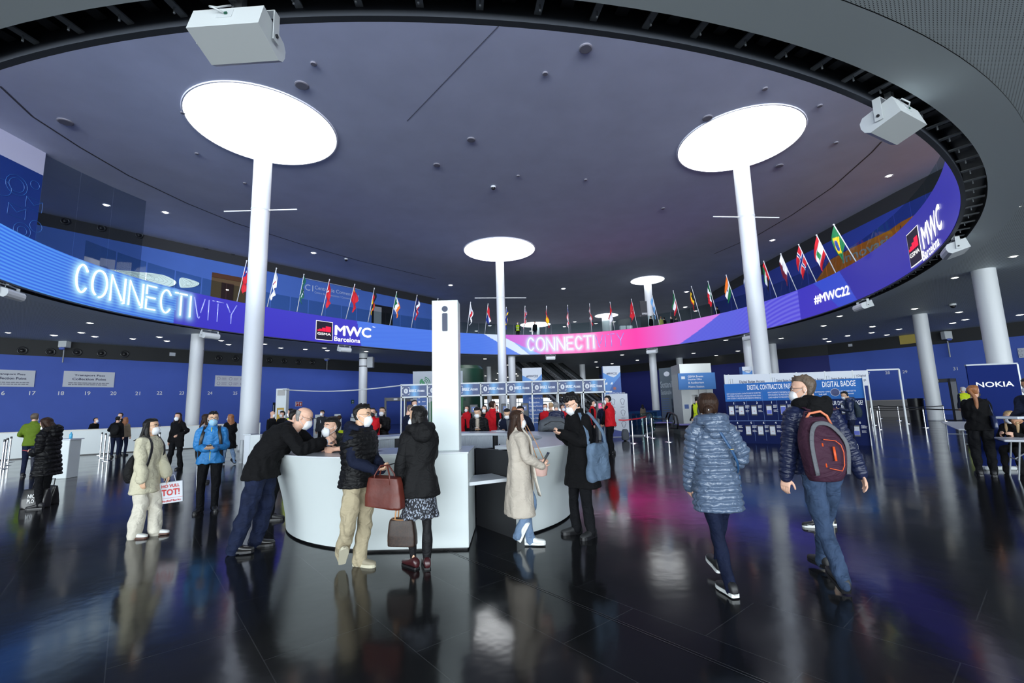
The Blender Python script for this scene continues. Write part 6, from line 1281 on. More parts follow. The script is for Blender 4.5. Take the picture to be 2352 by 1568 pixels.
# info board
pa=atz(1628,1014); pb=atz(2001,1023); pa=V((8.25,17.9,0)); d=pb-pa; rzb=math.atan2(d.y,d.x); L=d.length; zh=height_at(pb,868)
t=thing('info_board','long blue info board on Digital Contractor Pass and Digital Badge','board',pa,rzb); MB().box(0,L,0,.08,.0,zh).build('panel',mat('board_navy',srgb(20,32,80),.8,spec=.15),t); MB().box(L,L+.03,-.05,.25,0,zh+.02).build('end_frame',WMETAL,t); M_=frame((0,-.004,0),(1,0,0),(0,0,1))
q=lambda mb,x0,y0,x1,y1,z=.0: mb.add([M_@V((x0,y0,z)),M_@V((x1,y0,z)),M_@V((x1,y1,z)),M_@V((x0,y1,z))],[(0,1,2,3)])
h=zh; hb_=h*.70; m=MB()
m=MB(); q(m,0,hb_,L,h,0); m.build('header_band',mat('board_blue',srgb(44,104,178),.7,spec=.2),t)
m=MB(); xm=L*.60; put_text(m,'DIGITAL CONTRACTOR PASS',L*.35,h-.26,h=.19,w=L*.33,M=M_,bold=.02,align='c'); put_text(m,'DIGITAL BADGE',L*.845,h-.26,h=.20,w=L*.22,M=M_,bold=.02,align='c'); put_text(m,'ACCESS YOUR DIGITAL BADGE?',L*.985,hb_-.22,h=.15,w=L*.31,M=M_,bold=.02,align='r')
for x_,s1,s2,s3 in ((L*.15,'HOW TO ACCESS YOUR DIGITAL CONTRACTOR PASS FOR THE FIRST TIME','COM ACCEDIR AL TEU PASSI DIGITAL DE PROVEIDOR PER PRIMERA VEGADA','COMO ACCEDER A TU PASE DIGITAL DE PROVEEDOR POR PRIMERA VEZ'),(L*.455,'HOW TO VALIDATE YOUR DIGITAL CONTRACTOR PASS','COM VALIDAR EL TEU PASSI DIGITAL DE PROVEIDOR','COMO VALIDAR TU PASE DIGITAL DE PROVEEDOR')):
    for k,s_ in enumerate((s1,s2,s3)): put_text(m,s_,x_,h-.41-.09*k,h=.055,w=L*(.27 if x_<L*.3 else .23),M=M_,bold=0.,align='c')
put_text(m,'DOWNLOAD / OPEN',L*.73,h-.44,h=.045,w=L*.10,M=M_,bold=.02,align='c'); put_text(m,'THE APP',L*.73,h-.53,h=.045,M=M_,bold=.02,align='c'); put_text(m,'LOG IN AND GO TO',L*.90,h-.44,h=.045,w=L*.10,M=M_,bold=.02,align='c'); put_text(m,'MY BADGE',L*.90,h-.53,h=.045,M=M_,bold=.02,align='c')
m.build('lettering',TXTW,t)
m=MB(); 
for x_,y0_,y1_ in ((L*.295,.1,h-.32),(L*.61,.1,h-.32),(L*.075,h*.38,hb_),(L*.17,h*.38,hb_),(L*.40,h*.38,hb_),(L*.50,h*.38,hb_),(L*.21,.08,h*.36),(L*.48,.08,h*.36)): q(m,x_-.004,y0_,x_+.004,y1_,.003)
q(m,.05,h*.368,L*.6,h*.375,.003); q(m,.05,h-.315,L*.97,h-.31,.003); m.build('divider_lines',mat('thin_line',srgb(90,120,180),.5),t)
PH=mat('phone_black',(.02,.02,.03),.4); SB=mat('screen_blue',srgb(64,84,190),.4)
def phone(x_,y_,s_,kind,n_):
    ph=MB(); ph.box(x_,x_+.20*s_,y_,y_+.40*s_,.0,.012,M_,.004); ph=ph.build('phone_picture',PH,t); m=MB(); q(m,x_+.015,y_+.05*s_,x_+.185*s_,y_+.35*s_,.014); m.build('display',PAPER,ph)
    if kind: m=MB(); q(m,x_+.02,y_+.06*s_,x_+.18*s_,y_+(.20 if kind==1 else .31)*s_,.016); m.build('blue_field',SB,ph)
    else: m=MB(); q(m,x_+.08*s_,y_+.16*s_,x_+.13*s_,y_+.175*s_,.016); m.build('red_button',TXTR,ph)
    m=MB(); put_text(m,n_,x_+.2*s_,y_+.45*s_,h=.08,M=M_,bold=.02); lines(m,x_+.25*s_,y_+.38*s_,.17,4,.012,.028,M_); lines(m,x_+.25*s_,y_+.2*s_,.15,3,.010,.028,M_); m.build('step_text',TXTW,ph)
y1_=h*.46; y2_=h*.13
for x_,kd,n_ in ((.02,0,'1'),(.10,0,'2'),(.20,0,'3'),(.315,1,'1'),(.42,2,'2'),(.515,1,'3'),(.70,1,'1'),(.84,0,'2')): phone(L*x_,y1_,.95,kd,n_)
for x_,kd,n_ in ((.03,0,'4'),(.14,0,'5'),(.235,0,'6'),(.325,0,'4'),(.495,1,'5'),(.66,0,'4'),(.78,0,'5'),(.90,1,'6')): phone(L*x_,y2_,.95,kd,n_)
m=MB(); m.lathe([(.125,0),(.125,.004)],32,M_@Matrix.Translation((L*.815,h-.45,0))); m.build('navy_disc',mat('disc_navy',srgb(28,44,100),.5),t); m=MB(); m.tube([M_@V((L*.815+.13*math.cos(a_),h-.45+.13*math.sin(a_),.005)) for a_ in [2*PI*k/28 for k in range(28)]],.005,4,closed=True); m.build('ring_line',TXTW,t)
# right counter, bin
p=atz(2020,957); q2=atz(2100,957); t=thing('plain_counter','plain grey counter with a flat top behind the right barrier posts','counter',p,math.atan2(q2.y-p.y,q2.x-p.x)); LN_=4.6; MB().box(-2,LN_*.55,0,.9,0,1.25).build('body',mat('counter_grey',srgb(140,138,136),.5),t); MB().box(-2.1,LN_*.68,-.1,1.,1.25,1.31).build('top',mat('counter_beige',srgb(184,178,166),.4),t)
p=atz(2109,964); o=MB().lathe([(.38,0),(.42,1.35),(.42,1.42)],24).build('bin',BLACK,None,smooth=True,ang=40); o.location=p; tag(o,'black round bin left of the slanting white column','bin')
# company board at the right
p0=V((10.05,10.1,0)); p1=V((10.95,9.9,0)); hz=height_at((10.1,10.1),840); t=thing('company_board','navy roll-up board with a white company name, right of the slanting column','board',p0,math.atan2(p1.y-p0.y,p1.x-p0.x)); w=(p1-p0).length; MB().box(0,w,0,.03,.08,hz).build('banner',mat('company_navy',srgb(10,30,92),.8,spec=.15),t); MB().box(-.01,w+.01,-.015,.045,hz,hz+.03).build('top_rail',GREYM,t); MB().box(-.02,w+.02,-.10,.13,0,.08,None,.02).build('foot',WMETAL,t); MB().box(w,w+.03,-.0,.04,0,hz).build('edge_strip',WMETAL,t); m=MB(); put_text(m,'NOKIA',w/2,hz-.48,h=.115,w=w*.74,M=frame((0,-.004,0),(1,0,0),(0,0,1)),bold=.02,align='c'); m.build('lettering',TXTW,t)
def folding_table(c,rz,w,d,label):
    t=thing('folding_table',label,'table',c,rz); MB().box(-w/2,w/2,-d/2,d/2,.70,.74,None,.015).build('table_top',mat('table_white',srgb(214,218,226),.35),t)
    for sx in (-1,1):
        for sy in (-1,1): m=MB(); m.tube([(sx*(w/2-.22),sy*(d/2-.1),.70),(sx*(w/2-.12),sy*(d/2-.08),0)],.014,8); m.build('leg',GREYM,t)
        m=MB(); m.tube([(sx*(w/2-.17),-(d/2-.09),.35),(sx*(w/2-.17),(d/2-.09),.35)],.011,8); m.tube([(sx*(w/2-.17),0,.35),(sx*(w/2-.6),0,.68)],.011,8); m.build('brace',GREYM,t)
folding_table(V((13.0,13.35,0)),math.atan2(3.79,3.04),4.4,.75,'long white folding table running back left of the ponytailed woman'); folding_table(V((10.26,8.58,0)),math.atan2(-.6,.8),1.9,.8,'white folding table with papers before the seated blonde woman')
paper(V((9.75,8.85,.74)),.3,'blue and white leaflet on the right folding table'); o=paper(V((9.95,8.9,.74)),-.4,'white papers on the right folding table, near the edge',n=5); o=MB().box(-.11,.11,-.15,.15,0,.003).build('leaflet',mat('leaflet_blue',srgb(60,100,190),.5)); o.location=(9.9,8.6,.742); o.rotation_euler=(0,0,.2); tag(o,'blue leaflet lying on the right folding table','leaflet')
# chrome chair near the right edge
METAL_CHAIR=t=thing('metal_chair','metal framed chair at the right edge beside the folding table','chair',(11.9,7.1,0),.4); MB().box(-.2,.2,-.2,.2,.44,.47,None,.01).build('seat',BLACK,t)
for sx in (-1,1):
    for sy in (-1,1): m=MB(); m.tube([(sx*.19,sy*.19,.45),(sx*.21,sy*.22,0)],.012,8); m.build('leg',CHROME,t)
m=MB(); m.tube([(-.19,-.2,.45),(-.19,-.24,.85),(.19,-.24,.85),(.19,-.2,.45)],.012,8); m.build('back_frame',CHROME,t); MB().box(-.18,.18,-.25,-.225,.6,.85).build('backrest',BLACK,t)
# ================================================================== the visitors
def PX(label,gx,gy,ytop,yaw,cl,pose={},hf=1.,Y=None,H=None,**kw):
    if Y is None: p=atz(gx,gy); 
    else: p=aty(gx,gy,Y); p=V((p.x,Y,0))
    h=H or height_at(p,ytop)*hf
    return person(label,p.x,p.y,h,yaw,cl,pose,**kw)
def held(L,name,label,cat_,group=None):
    """a thing carried by a person, laid out in that person's own frame"""
    r=L['root']; t=thing(name,label,cat_,tuple(r.location),r.rotation_euler.z,group); return t
def phone_obj(L,label,p,up,fwd,col=None):
    t=held(L,'smartphone',label,'phone'); k=L['k']; M_=frame(p,V(fwd).cross(V(up)),fwd); MB().box(-.036,.036,-.075,.075,-.005,.005,M_,.003).build('phone_case',col or BLACK,t); MB().box(-.032,.032,-.068,.068,.005,.0058,M_).build('phone_screen',mat('phone_glass',(.02,.025,.03),.1),t); return t
def mid(L,dy=.08,dz=.03): return (L['W'][0]+L['W'][1])*.5+V((0,dy,dz))
def two_hand(y=.34,z=1.12,w=.07,x=0.): return dict(lh=(x-w,y,z),rh=(x+w,y,z),lhd=(.35,.9,.15),rhd=(-.35,.9,.15),lhn=(.3,-.1,1),rhn=(-.3,-.1,1),lcurl=38,rcurl=38,le=(-.5,-.6,-1),re=(.5,-.6,-1))
def backpack(L,label,m,w=.15,d=.09,h0=1.0,h1=1.42,off=0.,strapm=None,extra=None,gap=.11,lod=1):
    t=held(L,'backpack',label,'backpack'); k=L['k']; sp=L['sp']; R=[]; n=9
    for i in range(n):
        f=i/(n-1); h=h0+(h1-h0)*f; c,fx,fy,fz=sp(h); s_=math.sin(PI*(.12+.80*f))**.45; ww=w*s_*(1.03-.12*f); dd=d*s_*(1.08-.35*f); R.append((c+fx*off*k-fy*(gap+dd)*k,fx*ww*k,fy*dd*k))
    mb=MB(); rings(mb,R,28,3.2); b=fuse('pack_body',mb,m,t,.009 if lod==0 else .014,2,folds(.003,18,2))
    for s in (-1,1):
        mb=MB(); sh=L['SH'][(s+1)//2]; c1,fx,fy,fz=sp(1.46); c2,_,_,_=sp(h0+.05); x_=s*.11*k; limb(mb,[c1+fx*x_-fy*(gap+.02)*k-fz*.03*k,c1+fx*x_+fz*.035*k,c1+fx*x_+fy*.10*k-fz*.03*k,sp(1.25)[0]+fx*x_*1.35+fy*.145*k,c2+fx*x_*1.5+fy*.04*k,c2+fx*x_*1.2-fy*(gap)*k],[(.026*k,.007*k)]*6,8,sub=3,flat=fx); mb.build('strap',strapm or m,t,smooth=True)
    c,fx,fy,fz=sp(h1); mb=MB(); mb.tube([c+fx*(off-.05)*k-fy*gap*k,c+fx*(off-.035)*k-fy*(gap+.01)*k+fz*.05*k,c+fx*(off+.035)*k-fy*(gap+.01)*k+fz*.05*k,c+fx*(off+.05)*k-fy*gap*k],.009*k,6); mb.build('grab_handle',strapm or m,t,smooth=True)
    if extra: extra(t,R,k,sp)
    return t
def bagbox(L,name,label,c,w,d,h,m,rz=0,taper=.8,hm=None,hh=.14,fn=None,soft=.01):
    """a hand bag hanging below the point c (its handle top) in the carrier's frame"""
    t=held(L,name,label,'bag'); M_=Matrix.Translation(c)@Matrix.Rotation(rz,4,'Z'); mb=MB(); R=[]
    for z,f in ((-hh-h,.94),(-hh-h*.97,1.0),(-hh-h*.6,1.0),(-hh-h*.2,.5+.5*taper),(-hh,taper)): R.append((M_@V((0,0,z)),(M_.to_3x3()@V((w/2*f,0,0))),(M_.to_3x3()@V((0,d/2*(f if z>-hh-h*.9 else 1),0)))))
    rings(mb,R,28,5.); b=fuse('bag_body',mb,m,t,.009,2,folds(soft,14,4)); 
    for s in (-1,1): q=MB(); q.tube([M_@V(p) for p in ((-w*.22,s*d*.3,-hh-h*.22),(-w*.2,s*d*.3,-hh*.8),(-w*.09,s*.012,-.01),(w*.09,s*.012,-.01),(w*.2,s*d*.3,-hh*.8),(w*.22,s*d*.3,-hh-h*.22))],.008,8); q.build('handle',hm or m,t,smooth=True)
    if fn: fn(t,M_,w,d,h,hh)
    return t
c_blk=cloth('black_wool',(.005,.005,.006),.9,.3,60,var=.15); c_blk2=cloth('black_softshell',(.007,.007,.008),.7,.2,20,var=.1); c_nav=cloth('navy_cotton',srgb(20,26,46),.85); c_char=cloth('charcoal_suit',srgb(44,46,52),.8); c_dk=cloth('dark_trousers',srgb(15,16,20),.85)
J_dark=cloth('dark_denim',srgb(22,30,54),.8,.3,50,var=.25,vs=10); J_mid=cloth('blue_denim',srgb(52,68,94),.8,.3,50,var=.3,vs=7); J_light=cloth('light_denim',srgb(104,126,154),.8,.3,50,var=.25,vs=8); KH=cloth('khaki_cotton',srgb(168,156,130),.85,.4,30,var=.08); CREAM=cloth('cream_cloth',srgb(206,200,186),.85,.25,25,var=.04); BEIGE=cloth('beige_suit',srgb(196,190,166),.85,.2,40,var=.04); OAT=cloth('oat_wool',srgb(186,176,164),.95,.35,90,var=.07)
REDV=cloth('red_vest',srgb(196,22,34),.7,.2,20); HIV=cloth('hi_vis',srgb(206,226,40),.6,.1,20); SILVR=mat('reflective_strip',srgb(214,218,214),.4); BLUEJ=cloth('bright_blue_nylon',srgb(40,124,190),.55,.3,18,spec=.5,var=.05); GREENJ=cloth('lime_jacket',srgb(98,122,34),.7); NPUF=cloth('navy_puffer',srgb(22,30,62),.45,.3,24,spec=.5); STEEL=cloth('steel_blue_puffer',srgb(84,100,124),.30,.30,14,spec=.6,var=.05,stretch=(1,1,1.6)); BPUF=cloth('black_puffer',(.006,.006,.007),.5,.3,24)
S_blk=[BLACK]; shW=mat('shoe_white',srgb(222,224,222),.5); shB=mat('shoe_black',(.014,.014,.016),.5)
sh=lambda m=shB,**o: ('shoes',m,o)
# --- woman in the foreground
L=PX('person seen from behind in a long steel blue quilted coat, hands in pockets',1667,1352,905,3,[('jeans',cloth('indigo_denim',srgb(16,24,48),.8,.3,60,var=.2),{'r':(.094,.062,.052,.044),'fat':1.0}),
 ('puffer',STEEL,{'hem':.70,'flare':.04,'fat':1.10,'r':(.074,.068,.054),'quilt':(.060,.020,.004),'hood':1.12,'collar':.045}),sh(shB,sole=.03,solem=shW,lace=TXTW)],
 dict(lf=(-.03,-.15,.0,4,0),rf=(.09,.32,.04,-4,-12),lh=(-.185,.17,.87),rh=(.20,.20,1.0),le=(-1,-.7,-.1),re=(1,-.75,-.35),head=(-24,2),lean=4,lcurl=60,rcurl=60),lod=0,sex='f',hair=('low',HBR),hf=1.0)
t=held(L,'crossbody_bag','narrow blue strap bag worn across the steel blue coat','bag'); k=L['k']; sp=L['sp']; pts=[]
for h,x_,y_ in ((1.47,-.02,-.15),(1.40,.0,-.172),(1.30,.05,-.178),(1.20,.105,-.168),(1.10,.155,-.13),(1.02,.200,-.03),(.97,.20,.06)): c,fx,fy,fz=sp(h); pts.append(c+fx*x_*k+fy*y_*k)
m=MB(); limb(m,pts,[(.013,.005)]*len(pts),8,flat=L['fx'],sub=3); STB=mat('strap_blue',srgb(34,74,116),.5); m.build('strap',STB,t,smooth=True); m=MB(); c,fx,fy,fz=sp(.93); m.box(-.02,.02,-.09,.09,-.08,.06,frame(c+fx*.225*k+fy*.10*k,fx,fy),.01); m.build('pouch',STB,t); m=MB(); m.box(-.016,.016,-.003,.003,-.012,.012,frame(pts[2]*.35+pts[3]*.65-L['fy']*.008,L['fx'],V((0,0,1))),.002); m.build('buckle',mat('brass',srgb(180,150,90),.3,1.),t)
m=MB(); m.ell(tuple(L['hd']((-.0,-.125,-.035))),(.008,.008,.008),None,10,6); m.build('hair_clip',mat('pearl',srgb(230,230,235),.2),L['root'],smooth=True)
# --- man in the foreground with the maroon backpack
L=PX('person in a navy padded jacket and blue jeans walking away with a maroon backpack',1916,1338,862,4,[('jeans',J_mid,{'r':(.096,.068,.060,.056),'fold':.010,'ff':32}),
 ('puffer',NPUF,{'hem':.90,'fat':1.08,'r':(.070,.064,.052),'quilt':(.046,.011,.003),'collar':.03}),('hoodie',c_blk,{'nosleeve':1,'hem':1.36,'fat':.9,'hood':1.05,'collar':.07,'name':'hood'}),sh(mat('shoe_dark',srgb(40,40,42),.6),sole=.03)],
 dict(lf=(-.08,-.20,.03,-14,-18),rf=(.12,.27,.0,-4,0),lh=(-.33,.02,.78),rh=(.36,-.06,.78),le=(-.7,-1,0),re=(.7,-1,0),head=(52,4),lean=6,lhn=(.6,.4,0),rhn=(-.9,.3,.1),rcurl=20,lcurl=26),lod=0,hair=('short',HGB),skin='light',glasses=True)
MAR=cloth('maroon_nylon',srgb(62,36,52),.7,.3,50,var=.1); GRN_=cloth('grey_piping',srgb(96,98,104),.7); ORN=mat('orange_trim',srgb(214,82,34),.5)
def mar_extra(t,R,k,sp):
    def on(x,h,lift=.022):
        h=h-.07; f=(h-.87)/(1.37-.87)*(len(R)-1); i=min(int(f),len(R)-2); u=f-i; c=R[i][0].lerp(R[i+1][0],u); a=R[i][1].lerp(R[i+1][1],u); b=R[i][2].lerp(R[i+1][2],u); q=max(-.98,min(.98,x)); return c+a*q-b*(max(0,1-abs(q)**3.2))**(1/3.2)-b.normalized()*lift
    m=MB(); m.tube([on(-.30,1.25),on(.28,1.235),on(.46,1.20),on(.50,1.15),on(.46,1.06),on(.36,1.025),on(-.30,1.045)],.0042,6); m.build('orange_piping',ORN,t,smooth=True)
    m=MB(); limb(m,[on(-.33,1.22,.004),on(-.36,1.05,.004)],[(.008,.003)]*2,6); m.build('orange_zip',ORN,t,smooth=True)
    m=MB(); limb(m,[on(-.86,1.0),on(-.84,1.2),on(-.62,1.345),on(0,1.385),on(.62,1.345),on(.86,1.2),on(.86,1.0)],[(.020,.005)]*7,8,sub=4); m.build('grey_edging',GRN_,t,smooth=True)
    m=MB(); limb(m,[on(.08,1.19),on(.06,1.09)],[(.012,.003)]*2,6); m.build('logo',ORN,t,smooth=True)
    c,fx,fy,fz=sp(1.37); m=MB(); m.tube([c+V((-.20,-.17,-.02)),c+V((-.17,-.21,.055)),c+V((-.08,-.225,.07)),c+V((-.02,-.22,.03)),c+V((.02,-.21,-.05))],.011,8); m.build('orange_handle',mat('orange_pale',srgb(224,128,92),.5),t,smooth=True)
backpack(L,'maroon backpack with orange piping worn by the walking man in the navy jacket',MAR,w=.185,d=.10,h0=.87,h1=1.37,off=-.12,extra=mar_extra,gap=.13,lod=0)
# --- person hidden behind him (only shoes and trousers show)
L=PX('person in cream trousers and black trainers, almost hidden behind the man with the maroon backpack',1893,1208,0,80,[('trousers',CREAM,{'r':(.095,.07,.066,.062)}),('jacket',c_nav,{}),sh(shB,solem=shW)],dict(lf=(-.06,.10,0,0,0),rf=(.06,-.10,0,0,0)),H=1.62,lod=1); m=MB(); m.tube([L['A'][0]+V((-.046,.14,-.045)),L['A'][0]+V((-.050,.08,-.055)),L['A'][0]+V((-.045,.0,-.02))],.005,5); m.build('shoe_mark',TXTW,L['root'],smooth=True)
# --- man in khaki trousers with a padded vest
L=PX('person in a black padded vest and khaki trousers holding a phone and brown bag',822,1301,929,-112,[('trousers',KH,{'r':(.106,.084,.074,.070),'fold':.012,'ff':30,'fat':.93}),('hoodie',c_nav,{'hem':.96,'hood':1.0,'fat':.86,'r':(.064,.060,.046),'collar':.03}),
 ('vest',BPUF,{'hem':.86,'fat':1.12,'quilt':(.052,.010,.003)}),sh(mat('shoe_sand',srgb(150,142,122),.7),solem=mat('sole_sand',srgb(196,190,168),.7),sole=.03)],
 {**two_hand(.26,1.04,.05,.0),'lf':(-.03,.0,0,4,0),'rf':(.07,-.16,.06,-40,-48),'head':(8,4),'lean':2,'hipxy':(.0,-.02)},lod=0,hair=('short',HB),skin='asian',glasses=True,build=1.08)
phone_obj(L,'dark phone held by the man in the padded vest',mid(L,.13,.045),(0,-.5,1),(.1,1,.25))
BRL=mat('brown_leather',srgb(92,36,26),.45,bump=.3,bs=12,var=.2,vs=6)
bagbox(L,'leather_bag','large reddish brown leather bag held by the man in khaki trousers',L['W'][1]+V((.02,.13,.06)),.46,.14,.30,BRL,PI/2,.78,hh=.13)
# --- woman in the black hoodie and patterned skirt
SKT=bpy.data.materials.new('patterned_skirt'); SKT.use_nodes=True; nt=SKT.node_tree; b_=nt.nodes['Principled BSDF']; vo=nt.nodes.new('ShaderNodeTexVoronoi'); vo.inputs['Scale'].default_value=62; tc_=nt.nodes.new('ShaderNodeTexCoord'); mp_=nt.nodes.new('ShaderNodeMapping'); mp_.inputs['Scale'].default_value=(1.3,1.3,.55); rp=nt.nodes.new('ShaderNodeValToRGB'); rp.color_ramp.interpolation='CONSTANT'; rp.color_ramp.elements[0].color=(.32,.36,.44,1); rp.color_ramp.elements[1].color=(.014,.015,.022,1); rp.color_ramp.elements[1].position=.40; nt.links.new(tc_.outputs['Object'],mp_.inputs[0]); nt.links.new(mp_.outputs[0],vo.inputs[0]); nt.links.new(vo.outputs['Distance'],rp.inputs[0]); nt.links.new(rp.outputs[0],b_.inputs['Base Color']); b_.inputs['Roughness'].default_value=.8
TI=cloth('black_tights',(.010,.010,.012),.6,.05,80); BUR=mat('burgundy_leather',srgb(62,26,30),.3)
L=PX('person with long black hair in a black hooded jacket and patterned skirt, seen from behind',965,1304,933,22,[('tights',TI,{'r':(.088,.052,.054,.034),'ext':.01}),('skirt',SKT),('jacket',c_blk2,{'hem':.77,'flare':.10,'fat':1.06,'hood':1.1,'r':(.068,.062,.052),'collar':.03}),sh(BUR,sole=.02)],
 dict(lf=(-.065,.04,0,24,0),rf=(.07,-.02,0,-4,0),lh=(-.25,.06,.79),rh=(.10,.36,1.02),re=(1,-.3,-.4),head=(48,4),lhn=(.8,.2,0),lcurl=60,hairlen=.34),lod=0,sex='f',hair=('longback',HB),skin='asian')
LVM=mat('brown_monogram',srgb(46,30,22),.5,var=.6,vs=60); TAN=mat('tan_leather',srgb(190,138,92),.5)
def lvx(t,M_,w,d,h,hh):
    m=MB(); m.tube([M_@V((w*.39*math.cos(a),d*.42*math.sin(a),-hh-.002)) for a in [2*PI*k/20 for k in range(20)]],.006,6,closed=True); m.build('rim',TAN,t,smooth=True)
    for s in (-1,1): m=MB(); m.tube([M_@V((-w*.44,s*d*.18,-hh-.05)),M_@V((-w*.53,s*d*.02,-hh-h*.85))],.004,5); m.build('side_strap',TAN,t,smooth=True)
bagbox(L,'handbag','brown patterned tote with tan straps held by the woman in the black hoodie',L['W'][0]+V((.05,.02,-.07)),.30,.15,.27,LVM,-.5,.82,TAN,.27,lvx,.004)
# --- leaning man in the dark blazer
L=PX('balding person in a black blazer and dark jeans leaning over the desk',566,1264,0,-80,[('jeans',J_dark,{'r':(.118,.088,.082,.076),'fold':.010}),('shirt',cloth('blue_check_shirt',srgb(190,204,228),.8),{'hem':.98,'r':(.054,.05,.042),'ext':.035}),('blazer',c_blk,{'hem':.80,'fat':1.10,'r':(.076,.070,.060),'ext':-.01,'flare':.1}),sh(mat('black_leather',(.014,.013,.013),.3))],
 dict(lf=(-.13,.05,0,10,0),rf=(.12,-.08,0,-4,0),hipxy=(0,.12),hip=.93,lean=32,bend=24,lh=(-.10,.80,1.14),rh=(.12,.80,1.16),lhd=(.3,1,.35),rhd=(-.1,1,.55),lhn=(.9,0,-.3),rhn=(-.9,-.2,-.3),le=(-1,0,-1),re=(1,0,-1),head=(0,22),lcurl=35,rcurl=45),H=1.86,lod=0,hair=('old',HGR),glasses=True,build=1.15)
# --- man beside him
PX('person in a navy jacket leaning on the desk behind the man in the black blazer',608,1192,0,-72,[('trousers',c_dk,{}),('jacket',c_nav,{'collar':.06,'hem':.82}),sh(shB)],dict(hipxy=(0,.05),hip=.93,lean=22,bend=12,lh=(-.16,.55,1.12),rh=(.16,.55,1.12),head=(10,24),lf=(-.1,-.05,0,8,0),rf=(.12,.10,0,-6,0),le=(-1,0,-1),re=(1,0,-1)),H=1.74,lod=1,hair=('short',HB))
# --- staff inside the desk
L=person('person with a hair bun and yellow safety vest leaning on the desk from inside',-2.30,6.85,1.68,118,[('trousers',c_dk,{}),('shirt',cloth('grey_shirt',srgb(96,102,114),.8),{'hem':.9}),('vest',HIV,{'hem':.93,'fat':1.04})],dict(hip=.92,lean=34,bend=16,lh=(-.14,.50,1.13),rh=(.14,.50,1.13),head=(-8,4),le=(-1,0,-.6),re=(1,0,-.6)),lod=1,sex='f',hair=('bun',HBR),mask=MASKK)
m=MB(); m.tube([L['hd']((.045*math.cos(a),-.07+.03*math.sin(a)*.5,.075+.035*math.sin(a))) for a in [2*PI*k/12 for k in range(12)]],.011,6,closed=True); m.build('scrunchie',mat('lilac_cloth',srgb(200,196,220),.8),L['root'],smooth=True)
person('person in a dark green tee shirt leaning on the desk from inside',-2.12,6.38,1.76,140,[('trousers',c_dk,{}),('tshirt',cloth('dark_green_tee',srgb(40,48,46),.85),{'hem':.88})],dict(hip=.90,lean=44,bend=16,lh=(-.22,.50,1.14),rh=(.20,.46,1.14),head=(12,-4),le=(-1,0,-.2),re=(1,0,-.2)),lod=0,hair=('thick',HB))
# --- woman in the oat coat
L=PX('person with long brown hair in a long oat coloured coat and white trainers',1196,1252,943,-74,[('jeans',J_light,{'r':(.092,.068,.060,.054)}),('coat',OAT,{'hem':.40,'flare':.11,'fat':1.05,'r':(.070,.064,.052),'collar':.03,'fold':.008}),sh(shW,solem=shW,lace=TXTW)],
 dict(lf=(.06,.12,.0,-22,0),rf=(.02,-.04,.07,-30,-62,(.2,1,0)),lh=(-.24,.30,1.14),rh=(.13,.27,1.02),rhd=(0,.7,.7),rhn=(-.8,.4,0),lhd=(-.2,1,0),lhn=(0,0,-1),rcurl=48,le=(-1,-.3,-.3),re=(.5,-.7,-1),head=(-4,0),lean=-2,hairlen=.30),lod=0,sex='f',hair=('long',HBR),skin='light')
phone_obj(L,'black phone held by the woman in the oat coat',L['W'][1]+V((-.01,.07,.085)),(0,-.7,.5),(0,.55,.8))
m=MB(); SC_=cloth('cream_scarf',srgb(214,206,194),.9,.3,30)
for s in (-1,1): limb(m,[L['neck']+V((s*.06,.06,-.0)),L['sp'](1.36)[0]+V((s*.05,.15,0)),L['sp'](1.1)[0]+V((s*.045,.165,0)),L['sp'](.85)[0]+V((s*.055,.19,0)),L['sp'](.62)[0]+V((s*.05,.21+.03*s,0))],[(.034,.016),(.036,.016),(.036,.014),(.045,.014),(.055,.010)],12,flat=(1,0,0),sub=3)
limb(m,[L['neck']+V((.06,.05,.0)),L['neck']+V((.0,.085,-.015)),L['neck']+V((-.06,.05,.0))],[.024]*3,10)
m.build('scarf',SC_,L['root'],smooth=True)
m=MB()
for s in (-1,1): m.tube([L['hd']((s*.035+.026*math.cos(a),.065+.01*math.sin(a),.10+.012*math.sin(a))) for a in [2*PI*k/12 for k in range(12)]],.003,5,closed=True); m.tube([L['hd']((s*.06,.06,.10)),L['hd']((s*.086,-.03,.03))],.0025,5)
q=held(L,'sunglasses','pale framed sunglasses pushed up in the brown hair of the woman in the oat coat','glasses'); m.build('frame',mat('pale_frame',srgb(210,196,180),.3),q,smooth=True)
t=held(L,'shoulder_bag','small pink shoulder bag hanging before the oat coat','bag'); m=MB(); rings(m,[(V((.08,.26,z)),V((.0,w,0)),V((.03,0,0))) for z,w in ((.78,.03),(.79,.07),(.88,.085),(.96,.075),(.98,.03))],16,2.6); m.build('pouch',mat('pink_leather',srgb(196,160,150),.5),t,smooth=True); m=MB(); m.tube([(.08,.22,.97),(.04,.15,1.2),(-.02,.09,1.40)],.005,6); m.tube([(.08,.30,.97),(.10,.19,1.2),(.0,.11,1.40)],.005,6); m.build('strap',TAN,t,smooth=True)
